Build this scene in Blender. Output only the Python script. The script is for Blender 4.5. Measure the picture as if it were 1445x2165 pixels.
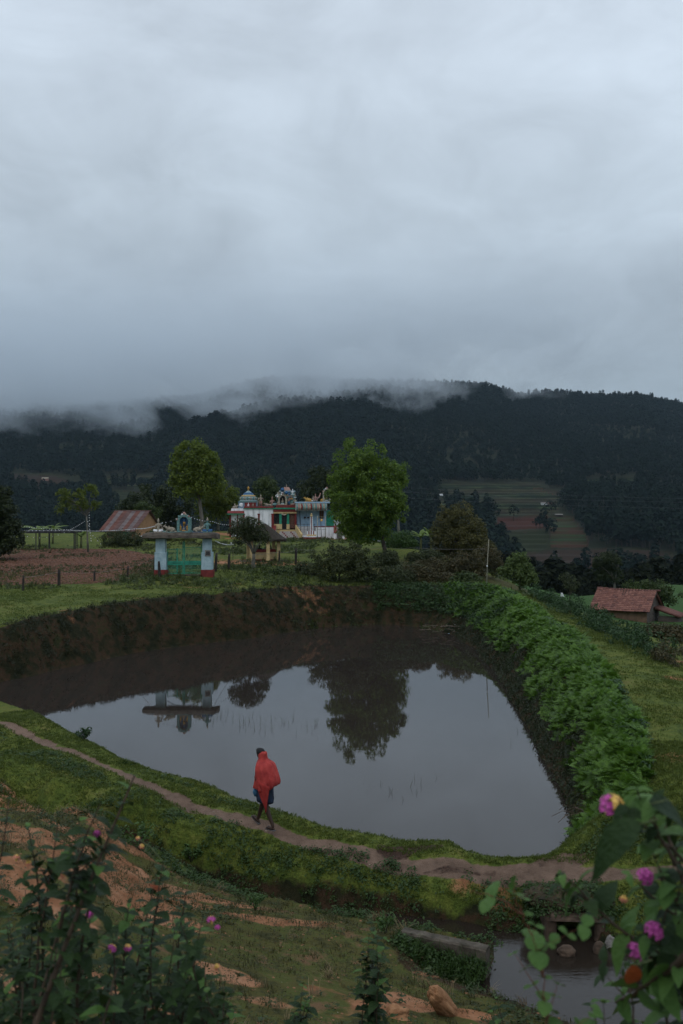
import bpy, math, random
import numpy as np
from mathutils import Vector, Matrix, Euler
for o in list(bpy.data.objects): bpy.data.objects.remove(o, do_unlink=True)
SC = bpy.context.scene
COL = SC.collection
R = math.radians
rng = np.random.default_rng(7)
rnd = random.Random(11)

# ------------------------------------------------------------------ camera, sky, sun, exposure
EYE = 7.6      # metres above the pond
F = 2105.0     # focal length in photograph pixels (35 mm lens, 36 mm tall frame)
HZ = 1060.0    # row of the horizon in the photograph
cam_d = bpy.data.cameras.new('camera')
cam = bpy.data.objects.new('camera', cam_d); COL.objects.link(cam)
cam.location = (0, 0, EYE); cam.rotation_euler = (R(90), 0, 0)
cam_d.sensor_fit = 'VERTICAL'; cam_d.sensor_height = 36.0; cam_d.lens = 35.0
cam_d.shift_y = -(1082.5 - HZ) / 2165.0
cam_d.clip_start = 0.1; cam_d.clip_end = 12000
cam_d.dof.use_dof = True; cam_d.dof.focus_distance = 34.0; cam_d.dof.aperture_fstop = 5.0
SC.camera = cam

SUN_EL, SUN_ROT = R(58), R(200)
w = bpy.data.worlds.new('World'); SC.world = w; w.use_nodes = True
nt = w.node_tree; nt.nodes.clear()
def wn(t, **k):
    n = nt.nodes.new(t)
    for a, b in k.items(): setattr(n, a, b)
    return n
sky = wn('ShaderNodeTexSky', sky_type='NISHITA', sun_disc=False, sun_elevation=SUN_EL, sun_rotation=SUN_ROT)
bg1 = wn('ShaderNodeBackground'); bg1.inputs['Strength'].default_value = 0.09
nt.links.new(sky.outputs[0], bg1.inputs[0])
tc = wn('ShaderNodeTexCoord')
sep = wn('ShaderNodeSeparateXYZ'); nt.links.new(tc.outputs['Generated'], sep.inputs[0])
# cloud base brightness by elevation
ramp = wn('ShaderNodeValToRGB'); nt.links.new(sep.outputs['Z'], ramp.inputs[0])
els = [(0.0, (.235,.29,.34)), (.10, (.275,.335,.39)), (.20, (.36,.425,.49)), (.30, (.46,.535,.61)), (.43, (.56,.64,.73)), (1.0, (.59,.645,.72))]
cr = ramp.color_ramp
while len(cr.elements) < len(els): cr.elements.new(.5)
for e, (p, c) in zip(cr.elements, els): e.position = p; e.color = (*c, 1)
# perspective of an overhead cloud sheet: project the direction on a plane
zc = wn('ShaderNodeMath', operation='ADD'); zc.inputs[1].default_value = .34; nt.links.new(sep.outputs['Z'], zc.inputs[0])
zm = wn('ShaderNodeMath', operation='MAXIMUM'); zm.inputs[1].default_value = .05; nt.links.new(zc.outputs[0], zm.inputs[0])
dx = wn('ShaderNodeMath', operation='DIVIDE'); nt.links.new(sep.outputs['X'], dx.inputs[0]); nt.links.new(zm.outputs[0], dx.inputs[1])
dy = wn('ShaderNodeMath', operation='DIVIDE'); nt.links.new(sep.outputs['Y'], dy.inputs[0]); nt.links.new(zm.outputs[0], dy.inputs[1])
cmb = wn('ShaderNodeCombineXYZ'); nt.links.new(dx.outputs[0], cmb.inputs[0]); nt.links.new(dy.outputs[0], cmb.inputs[1])
def wnoise(scale, det, rough, dist, off):
    mp = wn('ShaderNodeMapping'); nt.links.new(cmb.outputs[0], mp.inputs[0]); mp.inputs['Location'].default_value = off
    n = wn('ShaderNodeTexNoise'); nt.links.new(mp.outputs[0], n.inputs['Vector'])
    n.inputs['Scale'].default_value = scale; n.inputs['Detail'].default_value = det
    n.inputs['Roughness'].default_value = rough; n.inputs['Distortion'].default_value = dist
    return n
n1 = wnoise(1.6, 6, .55, .5, (3.1, 1.7, 0)); n2 = wnoise(4.6, 8, .6, .8, (7.3, 2.2, 0))
a1 = wn('ShaderNodeMath', operation='MULTIPLY'); a1.inputs[1].default_value = .65; nt.links.new(n1.outputs[0], a1.inputs[0])
a2 = wn('ShaderNodeMath', operation='MULTIPLY_ADD'); a2.inputs[1].default_value = .35
nt.links.new(n2.outputs[0], a2.inputs[0]); nt.links.new(a1.outputs[0], a2.inputs[2])
mr = wn('ShaderNodeMapRange'); nt.links.new(a2.outputs[0], mr.inputs[0])
mr.inputs[1].default_value = .3; mr.inputs[2].default_value = .7; mr.inputs[3].default_value = .74; mr.inputs[4].default_value = 1.24
mul = wn('ShaderNodeVectorMath', operation='SCALE'); nt.links.new(ramp.outputs[0], mul.inputs[0]); nt.links.new(mr.outputs[0], mul.inputs['Scale'])
bg2 = wn('ShaderNodeBackground'); nt.links.new(mul.outputs[0], bg2.inputs[0]); bg2.inputs['Strength'].default_value = 1.1
mix = wn('ShaderNodeMixShader'); mix.inputs[0].default_value = .96
nt.links.new(bg1.outputs[0], mix.inputs[1]); nt.links.new(bg2.outputs[0], mix.inputs[2])
outw = wn('ShaderNodeOutputWorld'); nt.links.new(mix.outputs[0], outw.inputs[0])

sd_ = bpy.data.lights.new('sun', 'SUN'); sd_.energy = 0.5; sd_.angle = R(40); sd_.color = (1, .97, .92)
sun = bpy.data.objects.new('sun', sd_); COL.objects.link(sun)
sun.rotation_euler = (R(90) - SUN_EL, 0, R(180) - SUN_ROT)
SC.view_settings.view_transform = 'Standard'; SC.view_settings.look = 'None'
SC.view_settings.exposure = 0.12; SC.view_settings.gamma = 1.0; SC.view_settings.use_curve_mapping = False
cy = SC.cycles
cy.use_denoising = True; cy.max_bounces = 6; cy.diffuse_bounces = 2; cy.glossy_bounces = 3; cy.transmission_bounces = 4
cy.volume_bounces = 6; cy.transparent_max_bounces = 12; cy.caustics_reflective = False; cy.caustics_refractive = False
cy.volume_step_rate = .6; cy.volume_max_steps = 160; cy.use_adaptive_sampling = True; cy.adaptive_threshold = 0.02

def W(px, py, Y):
    """world point seen at photograph pixel (px,py) at depth Y"""
    return np.array([(px - 722.5) / F * Y, Y, EYE - (py - HZ) / F * Y])
def G(px, py, z):
    """world point at height z seen at pixel"""
    return W(px, py, (EYE - z) * F / (py - HZ))

# ------------------------------------------------------------------ noise
def _hash(ix, iy, s):
    h = (ix.astype(np.int64) * 374761393 + iy.astype(np.int64) * 668265263 + s * 982451653) & 0xffffffff
    h = ((h ^ (h >> 13)) * 1274126177) & 0xffffffff
    return ((h ^ (h >> 16)) & 0xffff) / 65535.0
def vnoise(x, y, s=0):
    x = np.asarray(x, float); y = np.asarray(y, float)
    ix = np.floor(x); iy = np.floor(y); fx = x - ix; fy = y - iy
    fx = fx * fx * (3 - 2 * fx); fy = fy * fy * (3 - 2 * fy)
    a = _hash(ix, iy, s); b = _hash(ix + 1, iy, s); c = _hash(ix, iy + 1, s); d = _hash(ix + 1, iy + 1, s)
    return (a * (1 - fx) + b * fx) * (1 - fy) + (c * (1 - fx) + d * fx) * fy
def fbm(x, y, f=1.0, o=4, s=0):
    x = np.asarray(x, float); y = np.asarray(y, float)
    t = 0; a = .5; n = 0
    for i in range(o):
        t = t + a * (vnoise(x * f + 17.3 * i, y * f - 9.1 * i, s + i) - .5); n += a; a *= .5; f *= 2.03
    return t / n * 2       # about -1..1
def sstep(a, b, x):
    t = np.clip((np.asarray(x, float) - a) / (b - a), 0, 1); return t * t * (3 - 2 * t)

# ------------------------------------------------------------------ materials
MATS = {}
def mat(name, c1, c2=None, scale=8.0, rough=.8, bump=0.0, bscale=None, c3=None, metal=0.0, spec=.3, island=False, transl=0.0, det=5, inst=False, stretch=None, lo=.35, hi=.65):
    if name in MATS: return MATS[name]
    m = bpy.data.materials.new(name); m.use_nodes = True
    t = m.node_tree; N = t.nodes; L = t.links
    b = N['Principled BSDF']
    b.inputs['Roughness'].default_value = rough; b.inputs['Metallic'].default_value = metal
    b.inputs['Specular IOR Level'].default_value = spec
    c2 = c2 or c1
    tcn = N.new('ShaderNodeTexCoord'); vec = tcn.outputs['Object']
    if stretch:
        mp = N.new('ShaderNodeMapping'); mp.inputs['Scale'].default_value = stretch; L.new(vec, mp.inputs[0]); vec = mp.outputs[0]
    nz = N.new('ShaderNodeTexNoise'); nz.inputs['Scale'].default_value = scale; nz.inputs['Detail'].default_value = det; nz.inputs['Roughness'].default_value = .6
    L.new(vec, nz.inputs['Vector'])
    rp = N.new('ShaderNodeValToRGB'); e = rp.color_ramp.elements
    e[0].position = lo; e[0].color = (*c1, 1); e[1].position = hi; e[1].color = (*c2, 1)
    if c3:
        q = rp.color_ramp.elements.new(hi + .1); q.color = (*c3, 1)
    fac = nz.outputs[0]
    if island or inst:
        g = N.new('ShaderNodeNewGeometry'); src = g.outputs['Random Per Island']
        if inst:
            oi = N.new('ShaderNodeObjectInfo'); ad = N.new('ShaderNodeMath'); ad.operation = 'ADD'
            L.new(oi.outputs['Random'], ad.inputs[0]); L.new(src, ad.inputs[1])
            hf = N.new('ShaderNodeMath'); hf.operation = 'MULTIPLY'; hf.inputs[1].default_value = .5; L.new(ad.outputs[0], hf.inputs[0]); src = hf.outputs[0]
        mxv = N.new('ShaderNodeMath'); mxv.operation = 'MULTIPLY_ADD'; mxv.inputs[1].default_value = .5
        L.new(src, mxv.inputs[0])
        h2 = N.new('ShaderNodeMath'); h2.operation = 'MULTIPLY'; h2.inputs[1].default_value = .5; L.new(nz.outputs[0], h2.inputs[0])
        L.new(h2.outputs[0], mxv.inputs[2]); fac = mxv.outputs[0]
    L.new(fac, rp.inputs[0]); L.new(rp.outputs[0], b.inputs['Base Color'])
    if bump:
        n2 = N.new('ShaderNodeTexNoise'); n2.inputs['Scale'].default_value = bscale or scale * 4; n2.inputs['Detail'].default_value = 4
        L.new(vec, n2.inputs['Vector'])
        bp = N.new('ShaderNodeBump'); bp.inputs['Strength'].default_value = bump; bp.inputs['Distance'].default_value = .03
        L.new(n2.outputs[0], bp.inputs['Height']); L.new(bp.outputs[0], b.inputs['Normal'])
    if transl:
        tr = N.new('ShaderNodeBsdfTranslucent'); L.new(rp.outputs[0], tr.inputs[0])
        mx = N.new('ShaderNodeMixShader'); mx.inputs[0].default_value = transl
        o = N['Material Output']; L.new(b.outputs[0], mx.inputs[1]); L.new(tr.outputs[0], mx.inputs[2]); L.new(mx.outputs[0], o.inputs[0])
    MATS[name] = m
    return m
def leafmat(name, c1, c2, c3=None, transl=.25, inst=False, rough=.55, spec=.35):
    return mat(name, c1, c2, scale=1.3, rough=rough, island=True, transl=transl, c3=c3, inst=inst, lo=.3, hi=.7, spec=spec)

# ------------------------------------------------------------------ object helpers
def props(o, label=None, cat=None, group=None, kind=None):
    if label: o['label'] = label
    if cat: o['category'] = cat
    if group: o['group'] = group
    if kind: o['kind'] = kind
    return o
def thing(name, loc, label, cat, group=None, rz=0.0):
    o = bpy.data.objects.new(name, None); COL.objects.link(o)
    o.empty_display_size = .2
    o.location = tuple(float(v) for v in loc); o.rotation_euler = (0, 0, rz)
    return props(o, label, cat, group)
def link(name, me, parent=None, loc=None, rot=None, scale=None):
    o = bpy.data.objects.new(name, me); COL.objects.link(o)
    if parent is not None: o.parent = parent
    if loc is not None: o.location = tuple(float(v) for v in loc)
    if rot is not None: o.rotation_euler = rot
    if scale is not None: o.scale = (scale,) * 3 if np.isscalar(scale) else scale
    return o
def np_mesh(name, V, Fq, mats=(), mi=None, smooth=False):
    """V (n,3); Fq (m,3|4) int array"""
    me = bpy.data.meshes.new(name)
    V = np.ascontiguousarray(V, np.float32); Fq = np.ascontiguousarray(Fq, np.int32)
    k = Fq.shape[1] if len(Fq) else 3
    me.vertices.add(len(V)); me.vertices.foreach_set('co', V.ravel())
    if len(Fq):
        me.loops.add(Fq.size); me.loops.foreach_set('vertex_index', Fq.ravel())
        me.polygons.add(len(Fq)); me.polygons.foreach_set('loop_start', np.arange(0, Fq.size, k, dtype=np.int32))
        if mi is not None: me.polygons.foreach_set('material_index', np.asarray(mi, np.int32))
        me.polygons.foreach_set('use_smooth', np.full(len(Fq), bool(smooth)))
    for m in mats: me.materials.append(m)
    me.update(calc_edges=True)
    return me

class MB:
    """collects shapes for one mesh"""
    def __init__(s): s.v = []; s.f = []; s.m = []; s.sm = []
    def add(s, vs, fs, m=0, sm=False):
        b = len(s.v); s.v.extend([tuple(float(c) for c in v) for v in vs])
        for f in fs: s.f.append([b + i for i in f]); s.m.append(m); s.sm.append(sm)
        return s
    def box(s, x0, x1, y0, y1, z0, z1, m=0, bev=0.0):
        if bev > 0:
            b = min(bev, .49 * (x1 - x0), .49 * (y1 - y0), .49 * (z1 - z0))
            vs = []; 
            for (z, i) in ((z0, b), (z0 + b, 0), (z1 - b, 0), (z1, b)):
                for (x, y) in ((x0 + b, y0 + i), (x1 - b, y0 + i), (x1 - i, y0 + b), (x1 - i, y1 - b), (x1 - b, y1 - i), (x0 + b, y1 - i), (x0 + i, y1 - b), (x0 + i, y0 + b)):
                    vs.append((x, y, z))
            fs = [list(range(7, -1, -1)), list(range(24, 32))]
            for r in range(3):
                for k in range(8): fs.append([r * 8 + k, r * 8 + (k + 1) % 8, r * 8 + 8 + (k + 1) % 8, r * 8 + 8 + k])
            return s.add(vs, fs, m)
        vs = [(x0, y0, z0), (x1, y0, z0), (x1, y1, z0), (x0, y1, z0), (x0, y0, z1), (x1, y0, z1), (x1, y1, z1), (x0, y1, z1)]
        return s.add(vs, [(0, 3, 2, 1), (4, 5, 6, 7), (0, 1, 5, 4), (1, 2, 6, 5), (2, 3, 7, 6), (3, 0, 4, 7)], m)
    def hexa(s, pts, m=0):   # 8 points: bottom 4 ccw, top 4 ccw
        return s.add(pts, [(0, 3, 2, 1), (4, 5, 6, 7), (0, 1, 5, 4), (1, 2, 6, 5), (2, 3, 7, 6), (3, 0, 4, 7)], m)
    def tube(s, pts, rad, n=6, m=0, cap=True, sm=True):
        pts = [Vector([float(c) for c in p]) for p in pts]; k = len(pts)
        if np.isscalar(rad): rad = [rad] * k
        rings = []; up = Vector((0, 0, 1)); prev = None
        for i, p in enumerate(pts):
            d = (pts[min(i + 1, k - 1)] - pts[max(i - 1, 0)])
            if d.length < 1e-9: d = Vector((0, 0, 1))
            d.normalize()
            if prev is None:
                a = d.cross(up if abs(d.z) < .9 else Vector((1, 0, 0))).normalized()
            else:
                a = (prev - d * prev.dot(d)); a = a.normalized() if a.length > 1e-6 else d.orthogonal().normalized()
            prev = a; b = d.cross(a)
            rings.append([p + (a * math.cos(2 * math.pi * j / n) + b * math.sin(2 * math.pi * j / n)) * rad[i] for j in range(n)])
        vs = [v for r in rings for v in r]; fs = []
        for i in range(k - 1):
            for j in range(n): fs.append((i * n + j, i * n + (j + 1) % n, (i + 1) * n + (j + 1) % n, (i + 1) * n + j))
        if cap: fs.append(tuple(range(n - 1, -1, -1))); fs.append(tuple(range((k - 1) * n, k * n)))
        return s.add(vs, fs, m, sm)
    def lathe(s, prof, c=(0, 0, 0), n=12, m=0, sx=1, sy=1, sm=True, phase=0.0):
        vs = []; k = len(prof)
        for (r, z) in prof:
            for j in range(n):
                a = 2 * math.pi * j / n + phase; vs.append((c[0] + r * sx * math.cos(a), c[1] + r * sy * math.sin(a), c[2] + z))
        fs = [tuple(range(n - 1, -1, -1)), tuple(range((k - 1) * n, k * n))]
        for i in range(k - 1):
            for j in range(n): fs.append((i * n + j, i * n + (j + 1) % n, (i + 1) * n + (j + 1) % n, (i + 1) * n + j))
        return s.add(vs, fs, m, sm)
    def ball(s, c, r, n=8, k=5, m=0):
        if np.isscalar(r): r = (r, r, r)
        prof = [(max(.02, math.sin(math.pi * i / k)), -math.cos(math.pi * i / k)) for i in range(k + 1)]
        vs = []
        for (q, z) in prof:
            for j in range(n):
                a = 2 * math.pi * j / n; vs.append((c[0] + q * r[0] * math.cos(a), c[1] + q * r[1] * math.sin(a), c[2] + z * r[2]))
        fs = []
        for i in range(k):
            for j in range(n): fs.append((i * n + j, i * n + (j + 1) % n, (i + 1) * n + (j + 1) % n, (i + 1) * n + j))
        return s.add(vs, fs, m, True)
    def prism(s, poly, y0, y1, m=0):     # outline in XZ, extruded along Y
        n = len(poly); vs = [(x, y0, z) for x, z in poly] + [(x, y1, z) for x, z in poly]
        fs = [tuple(range(n)), tuple(range(2 * n - 1, n - 1, -1))]
        for i in range(n): fs.append((i, i + n, (i + 1) % n + n, (i + 1) % n))
        return s.add(vs, fs, m)
    def xprism(s, poly, x0, x1, m=0):    # outline in YZ, extruded along X
        n = len(poly); vs = [(x0, y, z) for y, z in poly] + [(x1, y, z) for y, z in poly]
        fs = [tuple(range(n)), tuple(range(2 * n - 1, n - 1, -1))]
        for i in range(n): fs.append((i, i + n, (i + 1) % n + n, (i + 1) % n))
        return s.add(vs, fs, m)
    def mesh(s, name, mats):
        me = bpy.data.meshes.new(name); me.from_pydata(s.v, [], s.f)
        if not isinstance(mats, (list, tuple)): mats = [mats]
        for m in mats: me.materials.append(m)
        me.polygons.foreach_set('material_index', s.m); me.polygons.foreach_set('use_smooth', s.sm)
        me.validate(); me.update()
        bm_fix(me)
        return me
    def build(s, name, mats, parent=None, **k):
        return link(name, s.mesh(name, mats), parent, **k)
import bmesh
def bm_fix(me):
    bm = bmesh.new(); bm.from_mesh(me)
    bmesh.ops.recalc_face_normals(bm, faces=bm.faces); bm.to_mesh(me); bm.free()

# scatter: templates + loose points in ONE mesh; geometry nodes put the templates on the points
def scatter(name, templates, P, rot, scl, mats, idx=None, label=None, cat=None, parent=None):
    """templates: list of (V, F(list of quads/tris), matidx list)"""
    vs = []; fs = []; mi = []; tp = []
    for k, (V, Fc, M) in enumerate(templates):
        b = len(vs); vs += [tuple(v) for v in V]; fs += [[b + i for i in f] for f in Fc]; mi += list(M); tp += [k] * len(V)
    nT = len(vs); P = np.asarray(P, float); n = len(P)
    me = bpy.data.meshes.new(name)
    me.from_pydata(vs + [tuple(p) for p in P], [], fs)
    for m in mats: me.materials.append(m)
    me.polygons.foreach_set('material_index', mi)
    tot = nT + n
    if idx is None: idx = rng.integers(0, len(templates), n)
    a = me.attributes.new('tpl', 'INT', 'POINT'); a.data.foreach_set('value', np.array(tp + [-1] * n, np.int32))
    a = me.attributes.new('pick', 'INT', 'POINT'); a.data.foreach_set('value', np.concatenate([np.zeros(nT, np.int32), np.asarray(idx, np.int32)]))
    a = me.attributes.new('rot', 'FLOAT_VECTOR', 'POINT'); a.data.foreach_set('vector', np.concatenate([np.zeros((nT, 3)), rot]).astype(np.float32).ravel())
    scl = np.asarray(scl, float)
    if scl.ndim == 1: scl = np.repeat(scl[:, None], 3, 1)
    a = me.attributes.new('scl', 'FLOAT_VECTOR', 'POINT'); a.data.foreach_set('vector', np.concatenate([np.ones((nT, 3)), scl]).astype(np.float32).ravel())
    o = link(name, me, parent); props(o, label, cat, None, 'stuff')
    g = bpy.data.node_groups.new(name + '_nodes', 'GeometryNodeTree')
    g.interface.new_socket('Geometry', in_out='INPUT', socket_type='NodeSocketGeometry')
    g.interface.new_socket('Geometry', in_out='OUTPUT', socket_type='NodeSocketGeometry')
    N = g.nodes; L = g.links
    gi = N.new('NodeGroupInput'); go = N.new('NodeGroupOutput')
    def attr(nm, dt):
        q = N.new('GeometryNodeInputNamedAttribute'); q.data_type = dt; q.inputs[0].default_value = nm; return q.outputs[0]
    tpl = attr('tpl', 'INT')
    def sepg(k):
        c = N.new('FunctionNodeCompare'); c.data_type = 'INT'; c.operation = 'EQUAL'
        L.new(tpl, [i for i in c.inputs if i.name == 'A' and i.enabled][0]); [i for i in c.inputs if i.name == 'B' and i.enabled][0].default_value = k
        s_ = N.new('GeometryNodeSeparateGeometry'); s_.domain = 'POINT'
        L.new(gi.outputs[0], s_.inputs[0]); L.new(c.outputs[0], s_.inputs[1]); return s_.outputs[0]
    jn = N.new('GeometryNodeJoinGeometry')
    for k in range(len(templates)):
        gt = N.new('GeometryNodeGeometryToInstance'); L.new(sepg(k), gt.inputs[0]); L.new(gt.outputs[0], jn.inputs[0])
    ip = N.new('GeometryNodeInstanceOnPoints')
    L.new(sepg(-1), ip.inputs['Points']); L.new(jn.outputs[0], ip.inputs['Instance'])
    ip.inputs['Pick Instance'].default_value = True
    L.new(attr('pick', 'INT'), ip.inputs['Instance Index'])
    er = N.new('FunctionNodeEulerToRotation'); L.new(attr('rot', 'FLOAT_VECTOR'), er.inputs[0]); L.new(er.outputs[0], ip.inputs['Rotation'])
    L.new(attr('scl', 'FLOAT_VECTOR'), ip.inputs['Scale'])
    L.new(ip.outputs[0], go.inputs[0])
    md = o.modifiers.new('scatter', 'NODES'); md.node_group = g
    return o

# ------------------------------------------------------------------ terrain heights
def Gx(px, py, z): p = G(px, py, z); return (p[0], p[1])
shore = [  # water line, clockwise from the left tip: (x, y, bank width, kind 0 earth 1 fern 2 lawn)
 (-16.4, 41.3, 1.2)]
for px, py, wd in [(0,1442,1.3),(138,1413,1.6),(277,1383,1.5),(432,1360,1.6),(554,1347,1.7),(664,1328,1.7),(800,1319,1.6),(900,1326,2.6),(960,1343,3.2)]:
    shore.append((*Gx(px, py, 0), wd))
for px, py, wd in [(1000,1370,2.6),(1060,1440,2.6),(1110,1520,2.2),(1150,1600,1.9),(1190,1680,1.6),(1212,1750,1.2)]:
    shore.append((*Gx(px, py, 0), wd))
for px, py, z in [(1170,1796,.25),(1140,1806,.3),(1010,1799,.3),(985,1783,.32),(850,1768,.3),(750,1757,.3),(700,1745,.3),(640,1726,.3),(606,1706,.3),(573,1696,.3),(526,1688,.3),(480,1670,.3),(440,1653,.3),(290,1610,.3),(180,1560,.3),(110,1530,.3),(50,1495,.3),(0,1467,.3)]:
    x, y = Gx(px, py, z); shore.append((x, y + .25, .55))
shore = np.array(shore)
def densify(P, step):
    out = []
    n = len(P)
    for i in range(n):
        p0, p1, p2, p3 = P[(i - 1) % n], P[i], P[(i + 1) % n], P[(i + 2) % n]
        L_ = np.linalg.norm((p2 - p1)[:2]); k = max(1, int(L_ / step))
        for j in range(k):
            t = j / k
            c = .5 * ((2 * p1) + (-p0 + p2) * t + (2 * p0 - 5 * p1 + 4 * p2 - p3) * t * t + (-p0 + 3 * p1 - 3 * p2 + p3) * t ** 3)
            lin = p1 * (1 - t) + p2 * t
            out.append(.5 * c + .5 * lin)
    return np.array(out)
SH = densify(shore, 1.5)
SH[:, 0] += .22 * fbm(SH[:, 0], SH[:, 1], .6, 2, 5); SH[:, 1] += .22 * fbm(SH[:, 0], SH[:, 1], .6, 2, 9)
def poly_sd(P, x, y, att=None):
    """signed distance, positive outside; optionally attribute of the nearest edge"""
    d2 = np.full(x.shape, 1e18); ins = np.zeros(x.shape, bool); at = np.zeros(x.shape)
    n = len(P)
    for i in range(n):
        ax, ay = P[i, 0], P[i, 1]; bx, by = P[(i + 1) % n, 0], P[(i + 1) % n, 1]
        ex, ey = bx - ax, by - ay; l2 = ex * ex + ey * ey + 1e-9
        t = np.clip(((x - ax) * ex + (y - ay) * ey) / l2, 0, 1)
        q = (x - ax - t * ex) ** 2 + (y - ay - t * ey) ** 2
        m = q < d2; d2 = np.where(m, q, d2)
        if att is not None: at = np.where(m, att[i] * (1 - t) + att[(i + 1) % n] * t, at)
        c = ((ay > y) != (by > y)) & (x < (bx - ax) * (y - ay) / (by - ay + 1e-12) + ax)
        ins ^= c
    d = np.sqrt(d2)
    return np.where(ins, -d, d), at
def line_d(P, x, y, att=None):
    d2 = np.full(x.shape, 1e18); at = np.zeros(x.shape)
    for i in range(len(P) - 1):
        ax, ay = P[i][:2]; bx, by = P[i + 1][:2]; ex, ey = bx - ax, by - ay
        t = np.clip(((x - ax) * ex + (y - ay) * ey) / (ex * ex + ey * ey + 1e-9), 0, 1)
        q = (x - ax - t * ex) ** 2 + (y - ay - t * ey) ** 2
        m = q < d2; d2 = np.where(m, q, d2)
        if att is not None: at = np.where(m, att[i] * (1 - t) + att[i + 1] * t, at)
    return np.sqrt(d2), at

CP = []
def cp(px, py, z): x, y = Gx(px, py, z); CP.append((x, y, z))
for a in [(0,1325,2.15),(140,1300,2.25),(280,1275,2.4),(430,1255,2.5),(550,1250,2.4),(660,1240,2.35),(800,1240,2.25),(900,1239,2.3),(1000,1240,2.3),
          (0,1250,2.6),(200,1235,2.72),(270,1222,2.8),(0,1160,3.5),(300,1160,3.45),(170,1152,3.6),(350,1219,2.97),(440,1212,3.0),(600,1195,3.05),(540,1186,3.15),
          (560,1139,3.9),(720,1139,3.9),(640,1150,3.8),(250,1137,4.1),(480,1142,3.9),(800,1139,3.85),(820,1197,2.6),(720,1229,2.4),(860,1237,2.3),(870,1160,3.75),(900,1190,2.9),(940,1222,2.3),
          (1060,1243,2.35),(1110,1256,2.15),(1180,1287,2.0),(1290,1345,1.9),(1400,1402,1.8),(1250,1372,2.0),(1380,1560,1.65),(1392,1640,1.3),(1300,1775,.55),(1445,1500,1.7),(1445,1650,1.3),(1445,1760,.75),(1150,1300,2.05)]: cp(*a)
for a in [(0,1530,.55),(130,1585,.5),(300,1655,.45),(500,1725,.45),(570,1741,.45),(760,1785,.42),(950,1812,.4),(1150,1820,.4),(1290,1828,.42),(1445,1838,.45)]: cp(*a)
for a in [(0,1467,.32),(290,1610,.3),(573,1696,.3),(850,1768,.3),(1100,1806,.32)]: cp(*a)
# ditch bottom (before it is cut deeper)
for a in [(430,1862,-.45),(520,1900,-.45),(700,1932,-.45),(850,1962,-.45),(1100,1965,-.5),(1300,2000,-.45)]: cp(*a)
CP += [(-7.6,24.3,-.35),(-11,27.5,-.3),(-16,31,-.2),(-6.2,23.1,-.4)]
# the near, red side of the ditch
for a in [(0,1592,.95),(110,1640,.85),(190,1692,.7),(268,1785,.25),(350,1832,.05),(450,1888,-.1),(600,1932,0),(700,1948,0),(850,1968,0),
          (60,1760,1.25),(100,1850,1.35),(250,1850,.6),(500,2000,.35),(700,2100,.5),(900,2110,0),(900,2050,-.25),(500,2165,1.1),(200,2165,2.1),(0,1950,2.1),(0,2165,3.1),(1000,2140,.0),(1200,2250,.1),(1445,2260,.0),(350,1950,.7)]: cp(*a)
CP += [(0,8,2.6),(0,4,4.6),(0,0,6),(-10,0,6.5),(10,0,6.0),(7,9,1.7),(9,12,.6),(-8,6,4.2),(-14,15,2.6),(-20,24,1.8),(0,-15,9),(-20,-5,9),(20,-5,7),(14,13,.4),
       (-22,38,.9),(-30,45,2.5),(-40,70,3.2),(-45,95,4),(-40,120,4),(0,120,4.0),(20,112,-2.4),(12,19.3,.5),(9,22,1.35),(9,30,1.85),(-30,28,1.5),
       (14.5,58,.6),(15,45,.9),(15,36,1.2),(14.5,27,1.2),(17,20,.7),(20,75,-1.6),(20,90,-2.6),(25,78,-2.0),(40,80,-1.9),(30,110,-3.2),(27,79,-2.0),
       (40,125,-2.8),(62,130,-1.6),(24,52,-1.2),(30,40,-.6),(30,20,.2),(45,50,-1.6),(60,90,-1),(12,88,2.2),(13,75,1.2),(12,66,1.2),(75,150,-4.5),(30,150,-8),(50,150,-6.5),(18,140,-8),(60,165,-7),(95,165,-4),(16,100,0),(16,118,-3),(50,112,-3.2),(0,150,-2),(-30,150,-1),(90,60,-2),(-60,60,4),(-70,120,5)]
CP = np.array(CP)
def tps_k(r2): return np.where(r2 > 1e-9, .5 * r2 * np.log(r2 + 1e-12), 0)
_d2 = (CP[:, None, 0] - CP[None, :, 0]) ** 2 + (CP[:, None, 1] - CP[None, :, 1]) ** 2
# local scale grows with distance, so use a linear kernel (robust) with small smoothing
_K = np.sqrt(_d2) ; n_ = len(CP)
_A = np.zeros((n_ + 3, n_ + 3)); _A[:n_, :n_] = -_K + np.eye(n_) * .12
_A[:n_, n_] = 1; _A[:n_, n_ + 1:] = CP[:, :2]; _A[n_, :n_] = 1; _A[n_ + 1:, :n_] = CP[:, :2].T
_w = np.linalg.solve(_A, np.concatenate([CP[:, 2], np.zeros(3)]))
def z_out(x, y):
    z = np.full(x.shape, _w[n_]) + _w[n_ + 1] * x + _w[n_ + 2] * y
    for i in range(n_): z = z - _w[i] * np.sqrt((x - CP[i, 0]) ** 2 + (y - CP[i, 1]) ** 2)
    return z
PATH = np.array([[*Gx(px, py, .45), w_] for px, py, w_ in [(-160,1475,.25),(0,1530,.22),(60,1551,.2),(130,1583,.24),(200,1617,.2),(300,1655,.24),(400,1695,.24),(500,1725,.24),(570,1741,.25),(660,1762,.26),(760,1786,.3),(850,1800,.3),(950,1811,.34),(1050,1816,.36),(1150,1820,.32),(1250,1828,.26),(1445,1838,.24),(1700,1845,.3)]])
SPUR = np.array([[*Gx(px, py, .45), w_] for px, py, w_ in [(1170,1816,.3),(1240,1806,.2),(1300,1800,.1)]])
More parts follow.
